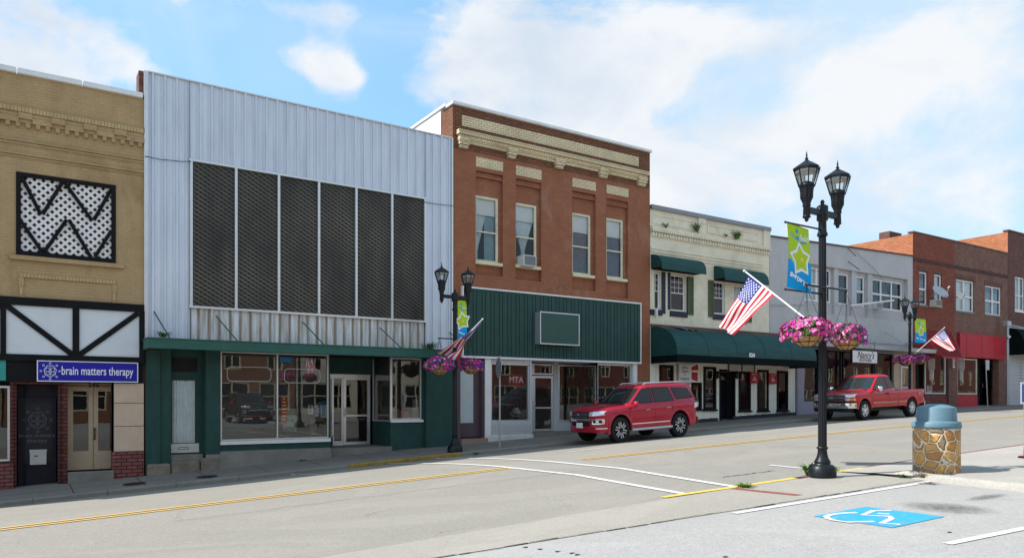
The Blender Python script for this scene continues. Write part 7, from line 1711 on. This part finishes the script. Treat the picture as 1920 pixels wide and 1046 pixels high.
    for sg in (1, -1):
        mb = MB()
        for (x, a, c_) in p['gaps']: v_, f_ = vline(x, a, c_, sg); mb.add(v_, f_)
        mb.build('door_gap', M['blackplastic'], root)
    p['extra'](root, nose, side, surf, side_pt, pts, lerp)
    if plate:
        nose('license_plate', -.16, .16, p['plate'], p['plate'] + .16, plate, .035)
    return root
def place(root, x, y, z, pitch, scale, yaw=180):
    root.location = (x, y, z); root.rotation_euler = (0, R(pitch), R(yaw)); root.scale = (scale, scale, scale if yaw != 180 else 1.04)
# ---- sport utility
def suv_extra(root, nose, side, surf, side_pt, pts, lerp):
    g = nose('grille', -.46, .46, .79, .99, M['blackplastic'], .018)
    for k in range(3): nose('grille_bar', -.42, .42, .835 + .05 * k, .845 + .05 * k, M['coping_grey'], .026, par=g)
    nose('grille_surround', -.52, .52, .70, .79, M['chrome'], .035)
    nose('emblem', -.07, .07, .88, .95, M['chrome'], .035, n=3)
    nose('lower_intake', -.45, .45, .56, .69, M['blackplastic'], .015); nose('bumper_lip', -.62, .62, .37, .46, M['suvpaint'], .02)
    for s_ in (1, -1):
        a = sorted((s_ * .46, s_ * .90)); h = nose('headlight', a[0], a[1], .84, .98, M['lampclear'], .014, n=10, fn=lambda u, v: (.86 + .03 * (u if s_ > 0 else 1 - u)) + v * .125)
        a = sorted((s_ * .56, s_ * .88)); f = nose('fog_lamp', a[0], a[1], .62, .77, M['chrome'], .018, n=8); a = sorted((s_ * .61, s_ * .85)); nose('fog_recess', a[0], a[1], .645, .745, M['blackplastic'], .026, n=6, par=f); a = sorted((s_ * .70, s_ * .78)); nose('lens', a[0], a[1], .66, .73, M['lampclear'], .034, n=3, par=f)
        a = sorted((s_ * .66, s_ * .93)); nose('bumper_strip', a[0], a[1], .47, .50, M['chrome'], .016, n=8)
        side('side_moulding', -.85, .86, .545, .575, M['chrome'], .012, s_)
        mb = MB(); mb.tube([(-.95, s_ * .97, .38), (.92, s_ * .97, .38)], .045, 8); mb.build('running_board', M['silver'], root)
        side('door_handle', .10, .27, .955, .985, M['chrome'], .03, s_); side('door_handle', -.92, -.74, .985, 1.015, M['chrome'], .03, s_)
        m = MB(); m.add([], []); m.lathe([(0, -.095), (.08, -.085), (.11, -.03), (.11, .04), (.07, .085), (0, .09)], (.80, s_ * 1.06, 1.17), 14); 
        m.v = [(.80 + (x - .80) * .75, y, z) for x, y, z in m.v]; mm = m.build('mirror', M['suvpaint'], root); MB().bar((.82, s_ * .86, 1.12), (.80, s_ * 1.0, 1.12), .06, .03, (1, 0, 0)).build('mirror_arm', M['suvpaint'], mm)
        mb = MB(); mb.tube([(.02, s_ * .60, 1.765), (-.1, s_ * .61, 1.80), (-1.75, s_ * .61, 1.80), (-1.9, s_ * .60, 1.755)], .022, 8); mb.build('roof_rail', M['silver'], root)
        a = sorted((s_ * .62, s_ * .92)); nose('tail_light', a[0], a[1], .90, 1.12, M['redlens'], .03, end=-1, n=8)
        mb = MB(); mb.grid(lambda u, v: Vector((-2.14 - .32 * u - .02 * v, s_ * (.935 - .10 * u ** 2), .93 + .16 * v + .03 * u)), 6, 4); mb.build('tail_light', M['lampclear'], root)
    nose('bumper', -.85, .85, .42, .62, M['suvpaint'], .06, end=-1); mb = MB(); mb.box(-2.30, -2.02, -.62, .62, 1.69, 1.73); mb.build('spoiler', M['suvpaint'], root, bevel=.015)
    mb = MB(); mb.quad((1.04, -.66, 1.185), (1.04, .66, 1.185), (.99, .64, 1.20), (.99, -.64, 1.20)); mb.build('wiper_cowl', M['blackplastic'], root)
    mb = MB(); mb.tube([(1.0, -.1, 1.21), (.93, .45, 1.275)], .01, 4); mb.tube([(1.0, -.6, 1.21), (.93, -.12, 1.28)], .01, 4); mb.build('wiper', M['blackplastic'], root)
SUV = dict(w=.955, wf=1.395, wr=-1.395, rw=.40, tw=.25, rim=.265, spokes=6, split=True, spw=.034, flare=.022, hubm='blackplastic', rimm='silver', barrel='blackplastic',
    outline=[(-2.47, 0), (-2.47, .45), (-2.44, .72), (-2.36, .86), (-2.2, .93), (-1.9, .955), (1.7, .955), (1.98, .93), (2.16, .86), (2.30, .68), (2.38, .42), (2.405, .2), (2.41, 0)],
    shoulder=[(-2.5, 1.13), (-2.2, 1.17), (-1, 1.15), (.9, 1.11), (1.2, 1.10), (1.7, 1.08), (2.1, 1.05), (2.3, 1.03), (2.41, 1.01)],
    bottom=[(-2.5, .46), (-2.0, .40), (-1.0, .36), (1.0, .36), (1.9, .36), (2.2, .33), (2.34, .36)], crown=[(-2.5, 1.16), (.9, 1.2), (1.05, 1.195), (1.5, 1.185), (2.0, 1.14), (2.25, 1.10), (2.41, 1.03)],
    section=[(-.1, .06), (.05, .03), (.2, .012), (.35, .006), (.5, .018), (.62, .020), (.72, 0), (.86, .004), (.94, .03), (1.0, .07)],
    cab_z=(1.08, 1.78), cab_rings=[1.08, 1.15, 1.3, 1.45, 1.58, 1.66, 1.70, 1.735, 1.755, 1.765], cab_f=[(1.08, 1.12), (1.15, 1.06), (1.66, .34), (1.70, .26), (1.735, .12), (1.755, -.05), (1.765, -.25)],
    cab_r=[(1.08, -2.42), (1.2, -2.38), (1.66, -2.22), (1.70, -2.19), (1.735, -2.08), (1.755, -1.95), (1.765, -1.8)], cab_y=[(1.08, .885), (1.15, .875), (1.66, .735), (1.70, .715), (1.735, .68), (1.755, .60), (1.765, .46)],
    side_glass=[[(.80, 1.19), (.66, 1.32), (.32, 1.58), (.20, 1.625), (-.17, 1.64), (-.17, 1.19)], [(-.25, 1.19), (-.25, 1.64), (-1.02, 1.63), (-1.20, 1.21)], [(-1.32, 1.25), (-1.16, 1.62), (-1.95, 1.575), (-2.14, 1.28)]],
    ws=(1.20, 1.65), rs=(1.25, 1.60), gaps=[(.98, .45, 1.10), (-.21, .42, 1.14), (-1.02, .85, 1.14)], plate=.50, extra=suv_extra)
x = PX(1221, 18.0) ; 
wx0, wx1 = PX(1166, 17.95), PX(1277, 17.95); ksuv = (wx1 - wx0) / 2.79
za, zb = zr(wx0, 18.3), zr(wx1, 18.3); 
suv = car('parked_suv', 'cherry red sport utility vehicle with roof rails parked at the far kerb', 'suv', SUV, M['suvpaint'], M['white'])
# ---- pickup
def truck_extra(root, nose, side, surf, side_pt, pts, lerp):
    g = nose('grille', -.60, .60, .78, 1.03, M['blackplastic'], .015)
    nose('grille_bar', -.62, .62, .885, .93, M['chrome'], .03, par=g); nose('emblem', -.10, .10, .87, .945, M['chrome'], .042, n=3)
    for k in (0, 1, 2, 3): nose('grille_slat', -.58, .58, (.80, .84, .96, 1.0)[k], (.808, .848, .968, 1.008)[k], M['steel'], .022, par=g)
    nose('grille_surround', -.62, .62, 1.032, 1.06, M['chrome'], .03)
    nose('bumper', -.96, .96, .50, .70, M['chrome'], .10, n=20); nose('bumper_pad', -.95, .95, .70, .76, M['blackplastic'], .09, n=20); nose('valance', -.90, .90, .36, .50, M['blackplastic'], .06, n=16)
    for s_ in (1, -1):
        a = sorted((s_ * .62, s_ * .95)); nose('headlight', a[0], a[1], .93, 1.05, M['lampclear'], .022, n=10); nose('turn_signal', a[0], a[1], .80, .90, M['lampclear'], .020, n=10); a = sorted((s_ * .80, s_ * .955)); nose('side_marker', a[0], a[1], .80, .90, M['amber'], .026, n=6)
        side('side_moulding', -.62, 1.27, .66, .70, M['chrome'], .015, s_); side('side_moulding', -1.35, -.72, .66, .70, M['chrome'], .015, s_)
        side('door_handle', .08, .28, 1.0, 1.06, M['blackplastic'], .02, s_)
        m = MB(); m.lathe([(0, -.11), (.10, -.10), (.13, -.02), (.13, .05), (.09, .10), (0, .11)], (1.02, s_ * 1.14, 1.24), 14); m.v = [(1.02 + (x - 1.02) * .8, y, z) for x, y, z in m.v]; mm = m.build('mirror', M['chrome'], root); MB().bar((1.0, s_ * .93, 1.2), (1.02, s_ * 1.05, 1.2), .06, .03, (1, 0, 0)).build('mirror_arm', M['blackplastic'], mm)
        a = sorted((s_ * .80, s_ * .97)); nose('tail_light', a[0], a[1], .80, 1.12, M['redlens'], .02, end=-1, n=5)
        mb = MB(); q = side_pt(min(range(len(pts)), key=lambda i: abs(pts[i].x + 2.5) + (9 if pts[i].y < .8 else 0)), .95, .006); text_mb(mb, 'Z71', .15, (-2.5, s_ * (q.y + .002), .98), ux=(-s_ * 1., 0, 0), uy=(0, 0, 1), ext=.002, bold=.005); mb.build('side_lettering', M['steel'], root)
    nose('bumper', -.95, .95, .48, .66, M['chrome'], .10, end=-1, n=14); MB().box(-2.9, -.75, -.93, -.86, 1.135, 1.165).build('bed_rail', M['truckpaint'], root); MB().box(-2.9, -.75, .86, .93, 1.135, 1.165).build('bed_rail', M['truckpaint'], root)
    MB().box(-2.6, 2.0, -.3, .3, .36, .5).build('driveline', M['blackplastic'], root)
    mb = MB(); mb.quad((1.30, -.74, 1.20), (1.30, .74, 1.20), (1.24, .72, 1.22), (1.24, -.72, 1.22)); mb.build('wiper_cowl', M['blackplastic'], root)
    mb = MB(); mb.tube([(1.24, 0, 1.235), (1.17, .5, 1.29)], .01, 4); mb.tube([(1.24, -.62, 1.235), (1.17, -.1, 1.29)], .01, 4); mb.build('wiper', M['blackplastic'], root)
TRK = dict(w=.985, wf=1.82, wr=-1.82, rw=.395, tw=.25, rim=.235, spokes=5, split=False, spw=.12, flare=.016, hubm='chrome', rimm='silver', flz=.46, bed=(-2.92, -.76),
    outline=[(-2.98, 0), (-2.98, .6), (-2.96, .90), (-2.90, .97), (-2.7, .985), (2.2, .985), (2.45, .965), (2.6, .90), (2.68, .75), (2.72, .4), (2.73, 0)],
    shoulder=[(-3, 1.15), (-.7, 1.15), (1.2, 1.14), (1.8, 1.12), (2.3, 1.08), (2.6, 1.06), (2.73, 1.05)], bottom=[(-3, .60), (-2.6, .56), (-2, .50), (1.2, .50), (2.3, .50), (2.73, .48)],
    crown=[(-3, 1.15), (1.2, 1.22), (1.4, 1.22), (2.2, 1.17), (2.6, 1.12), (2.73, 1.07)],
    section=[(-.1, .05), (.05, .03), (.2, .015), (.4, .0), (.6, .012), (.75, .008), (.85, .0), (.94, .015), (1.0, .05)],
    cab_z=(1.1, 1.85), cab_rings=[1.08, 1.18, 1.35, 1.5, 1.65, 1.74, 1.78, 1.81, 1.825, 1.832], cab_f=[(1.08, 1.42), (1.18, 1.34), (1.74, .52), (1.78, .42), (1.81, .28), (1.825, .12), (1.832, -.05)],
    cab_r=[(1.08, -.70), (1.35, -.68), (1.74, -.50), (1.78, -.46), (1.81, -.38), (1.825, -.25), (1.832, -.12)], cab_y=[(1.08, .93), (1.18, .915), (1.74, .73), (1.78, .69), (1.81, .6), (1.825, .5), (1.832, .4)],
    side_glass=[[(1.06, 1.22), (.98, 1.32), (.56, 1.66), (.46, 1.70), (.12, 1.71), (.06, 1.22)], [(-.04, 1.24), (.02, 1.71), (-.34, 1.69), (-.58, 1.28)]],
    ws=(1.23, 1.71), rs=(1.25, 1.70), gaps=[(1.22, .55, 1.13), (0.0, .52, 1.14), (-.725, .5, 1.15)], plate=.50, extra=truck_extra)
trk = car('pickup_truck', 'bright red extended cab pickup truck with chrome bumper parked at the far kerb', 'pickup truck', TRK, M['truckpaint'], M['blueplate'])
mb = MB(); 
place(suv, (wx0 + wx1) / 2, 17.95 + .955 * ksuv, (za + zb) / 2 + .005, math.degrees(math.atan2(zb - za, wx1 - wx0)), ksuv)
Yt = 17.75; tx0, tx1 = PX(1623, Yt), PX(1711, Yt); kt = (tx1 - tx0) / 3.64; za, zb = zr(tx0, Yt + .4), zr(tx1, Yt + .4)
place(trk, (tx0 + tx1) / 2, Yt + .985 * kt, (za + zb) / 2 + .005, math.degrees(math.atan2(zb - za, tx1 - tx0)), kt)
# dark vehicle parked behind the camera, mirrored in the wide shop window
SUV2 = dict(SUV); dk = car('parked_suv', 'dark sport utility vehicle seen only as a reflection in the wide shop window', 'suv', SUV2, M['darkpaint'], None)
place(dk, 11.2, -1.2, zlot(11.2) + .005, 0, 1.0, 90)
print('SUV scale', ksuv, 'truck scale', kt, 'lamp', Hn, Hf, Hr)
